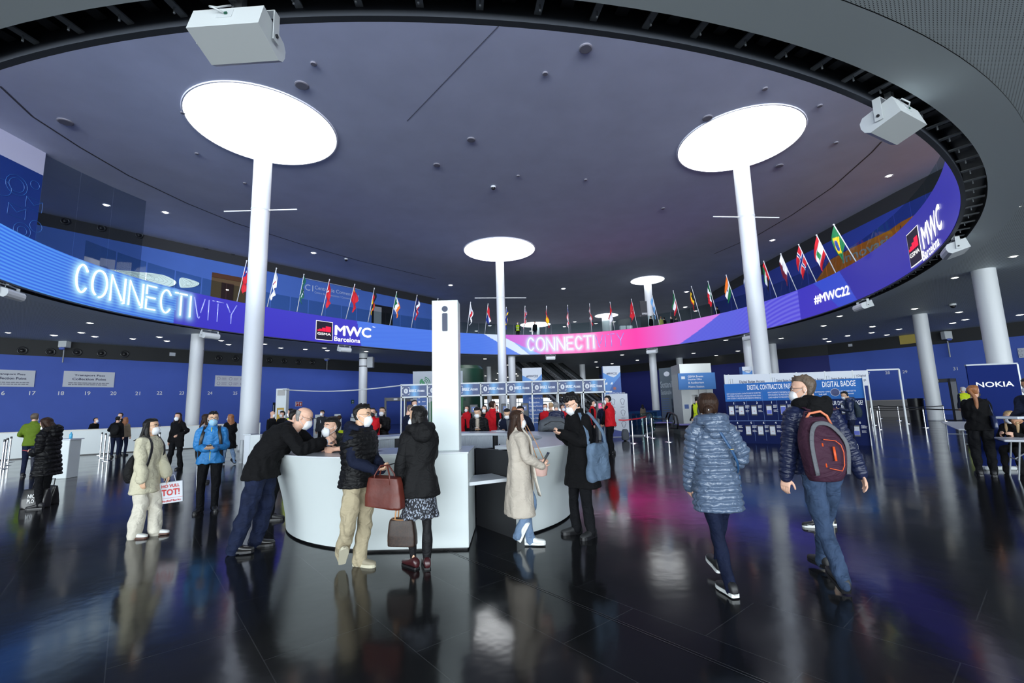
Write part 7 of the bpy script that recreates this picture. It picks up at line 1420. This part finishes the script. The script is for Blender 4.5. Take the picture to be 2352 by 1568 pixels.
# --- curly man in the black coat
L=PX('curly haired person in a long black coat looking down at a phone',1343,1229,902,112,[('trousers',c_dk,{'r':(.094,.070,.062,.056),'fold':.010}),('coat',c_blk,{'hem':.60,'flare':.16,'fat':1.08,'r':(.076,.068,.056),'collar':.05,'fold':.008}),sh(mat('shoe_black_knit',(.02,.021,.023),.7),sole=.035)],
 {**two_hand(.24,1.24,.055,.0),'lf':(-.11,-.03,0,22,0),'rf':(.12,.05,0,-8,0),'head':(4,26),'lean':3},lod=0,hair=('curly',HB),glasses=True)
phone_obj(L,'dark phone in both hands of the man in the black coat',mid(L,.12,.05),(0,-.3,1),(0,1,.2))
DT=cloth('denim_tote',srgb(98,118,142),.8,.4,20,var=.15)
t=held(L,'tote_bag','faded blue denim tote on the shoulder of the man in the black coat','bag'); k=L['k']; c=L['SH'][0]; m=MB(); rings(m,[(V((c.x-.10,c.y-.10,z)),V((.05*f,.02,0)),V((-.04,.165*f,0))) for z,f in ((.70,.88),(.71,1.0),(.85,1.04),(1.02,.98),(1.12,.86),(1.14,.80))],24,4.); fuse('bag_body',m,DT,t,.011,2,folds(.012,15,8))
for s in (-1,1): m=MB(); limb(m,[V((c.x-.10,c.y-.10+s*.12,1.12)),V((c.x-.09,c.y-.08+s*.11,1.28)),V((c.x-.01,c.y+s*.07,c.z+.055)),V((c.x+.03,c.y+s*.05,c.z+.07))],[(.022,.005)]*4,8,sub=3,flat=(0,1,0)); m.build('strap',DT,t,smooth=True)
# --- woman in the beige suit
L=PX('person with long black hair in a beige suit and white shoes, facing right',324,1233,962,-86,[('trousers',CREAM,{'r':(.108,.092,.092,.090),'fold':.010}),('blazer',BEIGE,{'hem':.66,'flare':.06,'fat':1.07,'r':(.074,.072,.074),'fold':.009}),sh(shW,solem=mat('sole_brown',srgb(90,60,50),.6),lace=TXTW)],
 dict(lf=(-.08,.14,0,4,0),rf=(.08,-.05,0,-4,0),lh=(-.18,.22,.78),rh=(.22,.10,.80),head=(-2,0),hairlen=.40,lean=0,lhn=(.7,-.5,0)),lod=0,sex='f',hair=('long',HB),skin='asian',glasses=True)
backpack(L,'black backpack worn by the woman in the beige suit',c_blk2,w=.15,d=.085,h0=.80,h1=1.22,gap=.12,lod=1,strapm=BLACK)
t=held(L,'shopping_bag','white shopping bag with red lettering HO VULL TOT beside the beige suit','bag'); c=L['W'][0]+V((-.02,.06,-.11)); m=MB(); M_=Matrix.Translation(c)@Matrix.Rotation(.35,4,'Z')@Matrix.Rotation(math.radians(4),4,'X'); m.box(-.03,.03,-.135,.145,-.31,-.02,M_,.006); m.build('bag_body',PAPER,t); m=MB(); m.tube([M_@V((0,-.06,-.02)),M_@V((0,-.04,.07)),M_@V((0,.04,.07)),M_@V((0,.06,-.02))],.005,6); m.build('handle',PAPER,t,smooth=True)
Mr=M_@frame((.0315,-.135,-.31),(0,1,0),(0,0,1)); m=MB(); put_text(m,'HO VULL',.14,.215,h=.045,w=.21,M=Mr,bold=.05,align='c'); put_text(m,'TOT!',.14,.105,h=.09,w=.21,M=Mr,bold=.08,align='c'); put_text(m,'MediaMarkt',.14,.022,h=.028,w=.24,M=Mr,bold=.03,align='c'); m.box(.0,.28,.07,.074,0,.001,Mr); m.build('lettering',TXTR,t)
# --- man in the bright blue jacket
L=PX('person in a bright blue jacket with yellow zip and a blue mask',476,1174,945,-152,[('trousers',c_dk,{'r':(.100,.074,.064,.056),'fold':.008}),('jacket',BLUEJ,{'hem':.84,'fat':1.10,'r':(.076,.068,.052),'collar':.065,'fold':.010}),sh(shB)],
 {**two_hand(.22,1.10,.07,.0),'lf':(-.10,-.02,0,14,0),'rf':(.11,.04,0,-18,0),'head':(10,6)},lod=0,hair=('short',HB),skin='asian',mask=MASKB,glasses=True)
YZ=mat('yellow_zip',srgb(214,206,50),.5); m=MB(); 
zp=[]
for h in (.86,.95,1.08,1.22,1.34,1.42,1.48): c,fx,fy,fz=L['sp'](h); zp.append(c+fy*{.86:.142,.95:.142,1.08:.130,1.22:.142,1.34:.140,1.42:.118,1.48:.095}[h]*L['k'])
m.tube(zp,.007,6); m.build('zip',YZ,L['root'],smooth=True)
m=MB()
for j in range(3): m.tube([L['K'][1]+(L['A'][1]-L['K'][1])*f+V((.068-.004*j-.012*max(0,f),.022*(j-1),0)) for f in (-.75,-.4,0,.3)],.004,5)
m.build('white_stripes',TXTW,L['root'],smooth=True)
phone_obj(L,'black phone held by the man in the bright blue jacket',mid(L,.12,.05),(0,-.3,1),(0,1,.25)); backpack(L,'black backpack hanging behind the man in the bright blue jacket',c_blk2,w=.17,d=.09,h0=.84,h1=1.28,off=.10,gap=.11,strapm=BLACK)
# --- woman in the black puffer at the left
L=PX('person in a black puffer coat with fur hood looking at a red phone',98,1166,957,96,[('trousers',c_dk,{'r':(.088,.06,.05,.045)}),('puffer',BPUF,{'hem':.63,'fat':1.16,'r':(.080,.074,.060),'quilt':(.085,.020,.003),'hood':1.35,'name':'puffer_coat'}),sh(shB)],
 {**two_hand(.24,1.06,.05,.0),'lf':(-.09,0,0,10,0),'rf':(.10,.05,0,-10,0),'head':(0,28)},lod=0,sex='f',hair=('long',HBR),skin='light')
phone_obj(L,'red phone held by the woman in the black puffer coat',mid(L,.13,.04),(0,-.3,1),(0,1,.2),mat('phone_red',srgb(170,30,40),.4))
m=MB(); g_=cloth('grey_scarf',srgb(56,58,68),.9,.3,30); limb(m,[L['neck']+V((.08,-.03,0)),L['neck']+V((.05,.09,-.03)),L['sp'](1.2)[0]+V((.02,.20,0)),L['sp'](.98)[0]+V((.0,.23,0)),L['sp'](.80)[0]+V((.02,.21,0))],[.05,.06,.05,.055,.07],12); m.build('scarf',g_,L['root'],smooth=True)
fz_=MB(); 
for i in range(60): a=RNG.rand()*PI*1.3-.2; r=.125; fz_.ell((L['neck'].x+r*1.1*math.cos(a),L['neck'].y-.10-r*math.sin(a)*.7+.05,L['neck'].z-.02+.06*math.sin(a)+.03*RNG.rand()),(.035,.035,.035),None,6,4)
fuse('fur_trim',fz_,cloth('black_fur',(.012,.011,.011),.95,1.,70),L['root'],.012,0,folds(.006,90,1))
def floorbag(px,py,label,w,d,h,m_,txt=None,rz=0.):
    p=atz(px,py); t=thing('shopping_bag',label,'bag',p,rz); m=MB(); rings(m,[(V((0,0,z)),V((w/2*f,0,0)),V((0,d/2*g,0))) for z,f,g in ((0,.96,1),(.02,1,1),(h*.5,1.03,.9),(h*.85,1.05,.5),(h,1.06,.35))],24,5.); fuse('bag_body',m,m_,t,.014,1,folds(.012,12,6)); m=MB(); m.tube([(-w*.2,0,h-.02),(-w*.16,.02,h+.13),(w*.16,.02,h+.13),(w*.2,0,h-.02)],.01,6); m.build('handle',m_,t,smooth=True)
    if txt: m=MB(); put_text(m,txt[0],-.0,h*.56,h=h*.2,w=w*.28,M=frame((0,-d*.47,0),(1,0,0),(0,0,1)),bold=.03,align='c'); put_text(m,txt[1],0,h*.30,h=h*.2,w=w*.28,M=frame((0,-d*.50,0),(1,0,0),(0,0,1)),bold=.03,align='c'); m.build('lettering',TXTW,t)
    return t
BGK=mat('black_paper',(.02,.019,.02),.35); floorbag(80,1166,'front black shopping bag with white letters on the floor at the left',.42,.2,.34,BGK,('NIC','PLO'),.1); floorbag(114,1156,'plain black shopping bag on the floor behind the lettered one',.30,.16,.34,BGK,None,-.3)
# ------------------------------------------------------------------ people further off
TR=('trousers',c_dk,{}); JN=('jeans',J_dark,{}); SHB=sh(shB)
hv=lambda under: [TR,('jacket',under,{'hem':.9}),('vest',HIV,{'hem':.86,'fat':1.08}),SHB]
def strips(L,lod=1):
    for h in (1.0,1.2):
        c,fx,fy,fz=L['sp'](h); m=MB(); k=L['k']; R=[]
        for z in (-.025,.025): 
            for q in range(24): a=2*PI*q/24; R.append(c+fx*.198*k*math.cos(a)+fy*.150*k*math.sin(a)+fz*z*k)
        m.add(R,[(q,(q+1)%24,24+(q+1)%24,24+q) for q in range(24)]); m.build('reflective_strip',SILVR,L['root'],smooth=True)
rv=lambda : [TR,('sweater',c_blk,{'hem':.9}),('vest',REDV,{'hem':.86,'fat':1.10,'collar':.05}),SHB]
L=PX('person in a lime green jacket standing behind the woman in the black puffer',82,0,949,150,[JN,('jacket',GREENJ,{'hood':.9}),SHB],{},Y=14,gy=950) if False else person('person in a lime green jacket standing behind the woman in the black puffer',aty(80,950,13.5).x,13.5,height_at((aty(80,950,13.5).x,13.5),949),30,[JN,('jacket',GREENJ,{'collar':.05}),SHB],{'lh':(-.2,.25,1.1),'rh':(.1,.3,1.1)},lod=2,hair=('short',HGB))
def far(label,px,ytop,Y,yaw,cl,pose={},lod=2,z0=0.,Hmax=1.92,**kw):
    p=aty(px,ytop,Y); H=height_at((p.x,Y),ytop)-z0; return person(label,p.x,Y,max(1.5,min(Hmax,H)),yaw,cl,pose,lod=lod,z0=z0,**kw)
far('person in black with a white mask behind the long left counter below number 19',213,958,21.6,-95,[TR,('blazer',c_blk,{})],{'lean':20},hair=('short',HB))
L=PX('person in black with a black backpack standing at the long left counter',262,1050,956,20,[JN,('jacket',c_blk,{}),SHB],{'lh':(-.2,.2,1.1)},lod=2,hair=('short',HB)); backpack(L,'black backpack on the back of the left one of two visitors at the long counter',c_blk2,w=.16,d=.09,h0=.95,h1=1.38,gap=.11)
far('person with long fair hair and a beige jacket at the long left counter',288,958,19.6,10,[JN,('jacket',cloth('taupe',srgb(120,108,92),.85),{}),SHB],sex='f',hair=('longback',HLB))
far('person in a dark jacket facing the two visitors from behind the long left counter',279,948,22.4,175,[TR,('blazer',c_blk,{})],hair=('short',HB))
L=PX('person in black with long hair walking towards the camera beside the left column',402,1078,948,176,[('trousers',c_dk,{'r':(.095,.075,.07,.07)}),('sweater',c_blk,{'hem':.86,'collar':.03}),SHB],dict(lf=(-.10,-.08,0,0,0),rf=(.07,.22,0,0,-10),lh=(-.22,.18,1.08),rh=(.28,.0,.78),head=(10,0)),lod=1,sex='f',hair=('long',HBR))
t=held(L,'folded_coat','black coat carried over the arm of the woman walking beside the column','coat'); m=MB(); rings(m,[(L['W'][0]+V((-.02,.02,z)),V((.14,0,0)),V((0,.06,0))) for z in (.06,.0,-.2,-.36)],16,3.); fuse('coat_body',m,c_blk,t,.014,2,folds(.02,10,3))
far('dark haired person in a pale checked shirt behind the bright blue jacket',470,951,11.2,-60,[TR,('shirt',cloth('check_shirt',srgb(170,180,196),.8,var=.4,vs=20),{}),SHB],lod=1,sex='f',hair=('long',HBR))
PX('person with long fair hair and long black coat walking left behind the blue jacket',525,1066,951,62,[('jeans',J_light,{}),('coat',c_blk,{'hem':.55,'flare':.05}),SHB],dict(lf=(-.06,.26,.0,0,0),rf=(.06,-.24,.05,0,-30),lh=(-.12,.28,1.20),rh=(.1,.28,1.22),head=(20,0)),lod=1,sex='f',hair=('longback',HLB))
L=far('person in a yellow safety vest with a mask standing behind the leaning man',671,938,13.5,70,hv(c_blk),{'lh':(-.1,.3,1.1),'rh':(.15,.3,1.1)},hair=('short',HB)); strips(L)
far('bald person behind the desk group, left of the white kiosk',624,944,17,-100,[TR,('jacket',c_dk,{}),SHB],hair=('none',HB)); far('person with dark hair partly hidden right of the white kiosk foot',650,944,17.5,170,[TR,('jacket',c_dk,{}),SHB],hair=('thick',HB))
L=far('person in a grey suit with a white lanyard at the far check-in desk',741,942,19.5,178,[TR,('blazer',c_char,{}),SHB],hair=('thick',HB),skin='asian',lod=1); m=MB(); m.tube([L['neck']+V((.07,.05,0)),L['sp'](1.2)[0]+V((.0,.15,0)),L['neck']+V((-.07,.05,0))],.012,5); m.build('lanyard',TXTW,L['root'])
far('person in a red vest with clasped hands behind the man in the padded vest',856,937,12.2,-170,rv(),{'lh':(-.04,.22,.95),'rh':(.04,.24,.95)},lod=1,hair=('short',HB),mask=MASKK)
far('person in a black padded jacket with fist on chest left of the access frame',879,935,12.6,178,[JN,('puffer',BPUF,{'hem':.86,'quilt':(.05,.01,.002),'collar':.05}),SHB],{'lh':(-.08,.25,1.22),'rh':(.06,.26,1.20)},lod=1,hair=('short',HB),skin='asian')
far('person with thinning hair in a navy sweater, facing right under the access frame',936,929,11.6,-75,[TR,('sweater',c_nav,{}),SHB],{'lh':(-.1,.28,1.1),'rh':(.1,.28,1.1),'head':(0,15)},lod=1,hair=('receding',HGB)); far('dark haired person behind the one in the navy sweater',951,919,14.5,-150,[TR,('jacket',c_dk,{}),SHB],hair=('short',HB))
L=far('person in black padding over a beige sweater at the far side of the desk',1099,933,10.9,172,[TR,('sweater',cloth('beige_knit',srgb(176,164,150),.9),{'hem':.95,'fat':.84,'r':(.045,.04,.035)}),('puffer',BPUF,{'hem':.88,'quilt':(.055,.01,.002),'paint':None}),SHB],{**two_hand(.26,1.18,.06,-.04),'head':(-8,30)},lod=1,hair=('short',HB),skin='asian',Hmax=1.8)
m=MB(); rings(m,[(L['sp'](h)[0]+L['sp'](h)[2]*.108,V((w,0,0)),V((0,.055,0))) for h,w in ((.95,.03),(1.15,.045),(1.3,.05),(1.42,.045),(1.46,.04))],14); m.build('sweater_front',cloth('beige_knit',srgb(176,164,150),.9),L['root'],smooth=True)
phone_obj(L,'white phone held by the padded jacket beyond the round desk',mid(L,.12,.04),(0,-.3,1),(0,1,.2),PAPER)
far('person in a red vest and black sleeves seen from the side behind the padded jacket',1129,921,12.4,-40,rv(),{'rh':(.24,.1,.9)},lod=1,hair=('short',HBR),mask=MASKW)
far('masked person with dark hair in the distance left of the red vest',1113,931,15,170,[TR,('jacket',c_dk,{}),SHB],sex='f',hair=('long',HBR))
L=far('person in a dark suit looking down at a phone beyond the round desk',1166,935,10.85,172,[TR,('shirt',cloth('white_shirt',srgb(214,216,220),.8),{'hem':.95,'fat':.94}),('blazer',c_nav,{}),SHB],{**two_hand(.30,1.14,.06,.06),'head':(6,32),'lean':12},lod=1,hair=('short',HB),skin='asian',Hmax=1.82)
phone_obj(L,'dark phone held by the person in the dark suit beyond the round desk',mid(L,.12,.04),(0,-.3,1),(0,1,.2))
far('person in a dark jersey bending behind the woman in the oat coat',1204,928,11.0,150,[TR,('sweater',c_nav,{}),SHB],{'lean':20,'lh':(-.2,.35,1.1),'rh':(.2,.35,1.1),'head':(10,20)},lod=1,hair=('short',HB),Hmax=1.85)
for px,yt,Y,yw,l,hr in ((1057,946,16,0,'person in a red vest just right of the info tower',('short',HB)),(1073,932,18,160,'person in a red cap and vest in the distance right of the info tower',('short',HBR)),(1140,930,16,170,'person in a red vest behind the access reader with the small screen',('short',HB)),(1252,927,15,175,'person in a red vest with a headscarf left of the navy padded jacket',('short',HB)),(1291,929,16,200,'person in a red vest right of the navy padded jacket',('short',HBR)),(1358,919,17,-100,'person in a red vest beside the pink access screen',('short',HB))): far(l,px,yt,Y,yw,rv(),hair=hr)
far('person with fair hair and a beige top before the escalators',1266,924,15.8,30,[TR,('sweater',cloth('taupe',srgb(120,108,92),.85),{}),SHB],sex='f',hair=('short',HBL)); far('person with grey hair in a navy padded jacket seen from behind at the gates',1277,923,13.6,0,[JN,('puffer',NPUF,{'hem':.82,'quilt':(.05,.012,.003)}),SHB],lod=1,hair=('short',HGR))
far('person in a maroon top in the distance behind the person in the dark suit',1182,934,15,20,[TR,('sweater',cloth('maroon_knit',srgb(90,30,44),.9),{}),SHB],sex='f',hair=('longback',HLB))
PX('bald person in a navy sweater left of the guard in the red vest',1391,1022,924,-20,[('jeans',J_mid,{}),('sweater',c_nav,{}),SHB],{'lh':(-.15,.25,1.1)},lod=1,hair=('receding',HGR),Y=None)
L=PX('guard in a red vest and black trousers with clasped hands beside the red belt',1406,1043,909,60,[TR,('sweater',c_blk,{'hem':.9,'collar':.05}),('vest',REDV,{'hem':.84,'fat':1.12,'collar':.06}),sh(shB)],{'lh':(-.05,.24,.92),'rh':(.05,.25,.92),'head':(20,0)},lod=1,hair=('thick',HB)); L['root']['label']='person in a red vest standing guard with clasped hands beside the red belt'
p=atz(1437,1012); t=thing('rolling_bag','grey bag standing behind the guard in the red vest','bag',p,.3); m=MB(); rings(m,[(V((0,0,z)),V((w,0,0)),V((0,.10,0))) for z,w in ((.04,.12),(.08,.17),(.3,.17),(.45,.13),(.5,.06))],16,2.8); m.build('bag_body',cloth('grey_nylon',srgb(86,90,96)),t,smooth=True); m=MB(); m.lathe([(.04,-.1),(.04,.1)],12,Matrix.Translation((0,0,.04))@Matrix.Rotation(PI/2,4,'X')); m.build('wheels',BLACK,t)
far('small distant person with a shoulder strap right of the second sign tower',1476,930,33,0,[TR,('jacket',cloth('taupe',srgb(120,108,92),.85),{}),SHB],sex='f',hair=('longback',HB),lod=3)
L=far('person in a safety vest with a dark rucksack in front of the lift',1600,911,20,-10,hv(c_blk),hair=('short',HB)); backpack(L,'dark rucksack worn over a safety vest in front of the lift',cloth('grey_nylon',srgb(46,46,50)),w=.12,d=.07,h0=1.0,h1=1.35,gap=.13,off=.05)
L=PX('person in a dark blue jacket and white trainers reading a phone before the info board',1964,1027,897,62,[('jeans',J_dark,{'r':(.094,.07,.06,.054)}),('jacket',cloth('shiny_navy',srgb(28,40,74),.4,spec=.6),{'hood':.8}),sh(shW,solem=shW)],{**two_hand(.24,1.18,.05),'head':(6,26),'lf':(-.09,.02,0,8,0),'rf':(.1,-.02,0,-8,0)},lod=1,hair=('short',HB),skin='asian')
backpack(L,'square grey and black backpack of the person before the info board',cloth('slate_pack',srgb(44,56,66),.6),w=.17,d=.10,h0=.92,h1=1.38,gap=.11)
L=far('person with white hair in a yellow safety vest facing the right metal detector',2212,888,22,-12,[('jeans',J_dark,{}),('jacket',c_nav,{'hem':.82}),('vest',HIV,{'hem':1.02,'fat':1.1}),SHB],hair=('short',HWH),lod=1,Hmax=1.95); strips(L)
L=PX('person with a long ponytail in black holding a blue handbag, standing at the right tables',2268,1092,885,-38,[('trousers',c_dk,{'r':(.098,.078,.066,.060)}),('blazer',c_blk,{'hem':.88,'fat':1.06}),sh(shB)],{'lh':(-.05,.30,1.08),'rh':(.1,.3,1.08),'head':(-30,4)},lod=1,sex='f',hair=('pony',HLB),mask=MASKK)
t=held(L,'handbag','shiny dark blue handbag on the shoulder of the ponytailed woman','bag'); m=MB(); c=L['SH'][1]; rings(m,[(V((c.x+.06,c.y-.03,z)),V((.045,0,0)),V((0,w,0))) for z,w in ((.92,.17),(.94,.20),(1.05,.20),(1.16,.16),(1.18,.12))],20,3.4); fuse('bag_body',m,mat('navy_leather',srgb(36,48,84),.3),t,.012,2,folds(.006,14,2)); m=MB(); m.tube([(c.x+.07,c.y-.12,1.15),(c.x+.02,c.y-.03,c.z+.06),(c.x+.07,c.y+.08,1.15)],.009,6); m.build('strap',mat('navy_leather',srgb(36,48,84),.3),t,smooth=True)
seat=dict(hip=.50,lf=(-.12,.42,0,0,0,(0,1,.6)),rf=(.12,.42,0,0,0,(0,1,.6)),lean=14,bend=8)
person('person with long blonde hair in black seated at the right folding table',10.42,9.62,1.70,110,[('trousers',c_blk,{}),('jacket',c_blk,{'hem':.92})],{**seat,'lh':(-.15,.45,.80),'rh':(.1,.45,.80),'head':(0,20)},lod=1,sex='f',hair=('long',HBL))
dup(METAL_CHAIR,(10.42,9.62,0),math.radians(110)+PI*0,'metal framed chair under the seated blonde woman')
p=aty(2352,864,7.6); L=person('person in a dark jacket at the right edge holding out a clear plastic pouch',p.x+.12,7.6,1.86,100,[TR,('jacket',c_nav,{'collar':.05}),SHB],{'rh':(.05,.42,1.12),'lh':(-.1,.42,1.14),'head':(0,14)},lod=1,hair=('short',HB),skin='tan')
t=held(L,'plastic_pouch','clear plastic pouch held out by the person at the right edge','pouch'); c=mid(L,.14,.02); MB().box(-.15,.15,-.10,.12,-.02,.02,Matrix.Translation(c),.01).build('pouch',mat('pouch_plastic',srgb(200,205,215),.15),t)
# gallery walkers
G_=lambda l,px,yt,Y,yw,cl,**kw: far(l,px,yt,Y,yw,cl,z0=ZM,Hmax=1.95,**kw)
L=G_('person in a yellow safety vest walking on the gallery behind the ring screen',1189,734,49.5,160,hv(c_blk),hair=('short',HB)); strips(L)
G_('person in a dark jacket and jeans walking on the gallery near the round light',1228,731,49.5,150,[JN,('jacket',c_dk,{}),SHB],hair=('short',HB))
G_('person in a pale yellow jacket seen from behind on the gallery',1516,708,48.5,0,[('jeans',J_light,{}),('blazer',cloth('pale_yellow',srgb(196,190,100),.8),{}),SHB],sex='f',hair=('short',HLB)); G_('dark dressed person right of the pale yellow jacket on the gallery',1524,710,49,20,[TR,('blazer',c_dk,{}),SHB],hair=('short',HB)); G_('dark dressed person holding a paper on the gallery',1541,709,48.5,90,[TR,('blazer',c_blk,{}),SHB],hair=('short',HB)); G_('dark dressed person under the green, white and red flag on the gallery',1550,710,49,-60,[TR,('blazer',c_char,{}),SHB],hair=('short',HBR))
G_('dark dressed person before the sponsor board on the gallery',1494,712,48,30,[TR,('blazer',c_blk,{}),SHB],hair=('short',HB)); G_('dark dressed person under the red, white and green flag on the gallery',1646,690,44,20,[TR,('jacket',c_dk,{}),SHB],hair=('short',HBR))
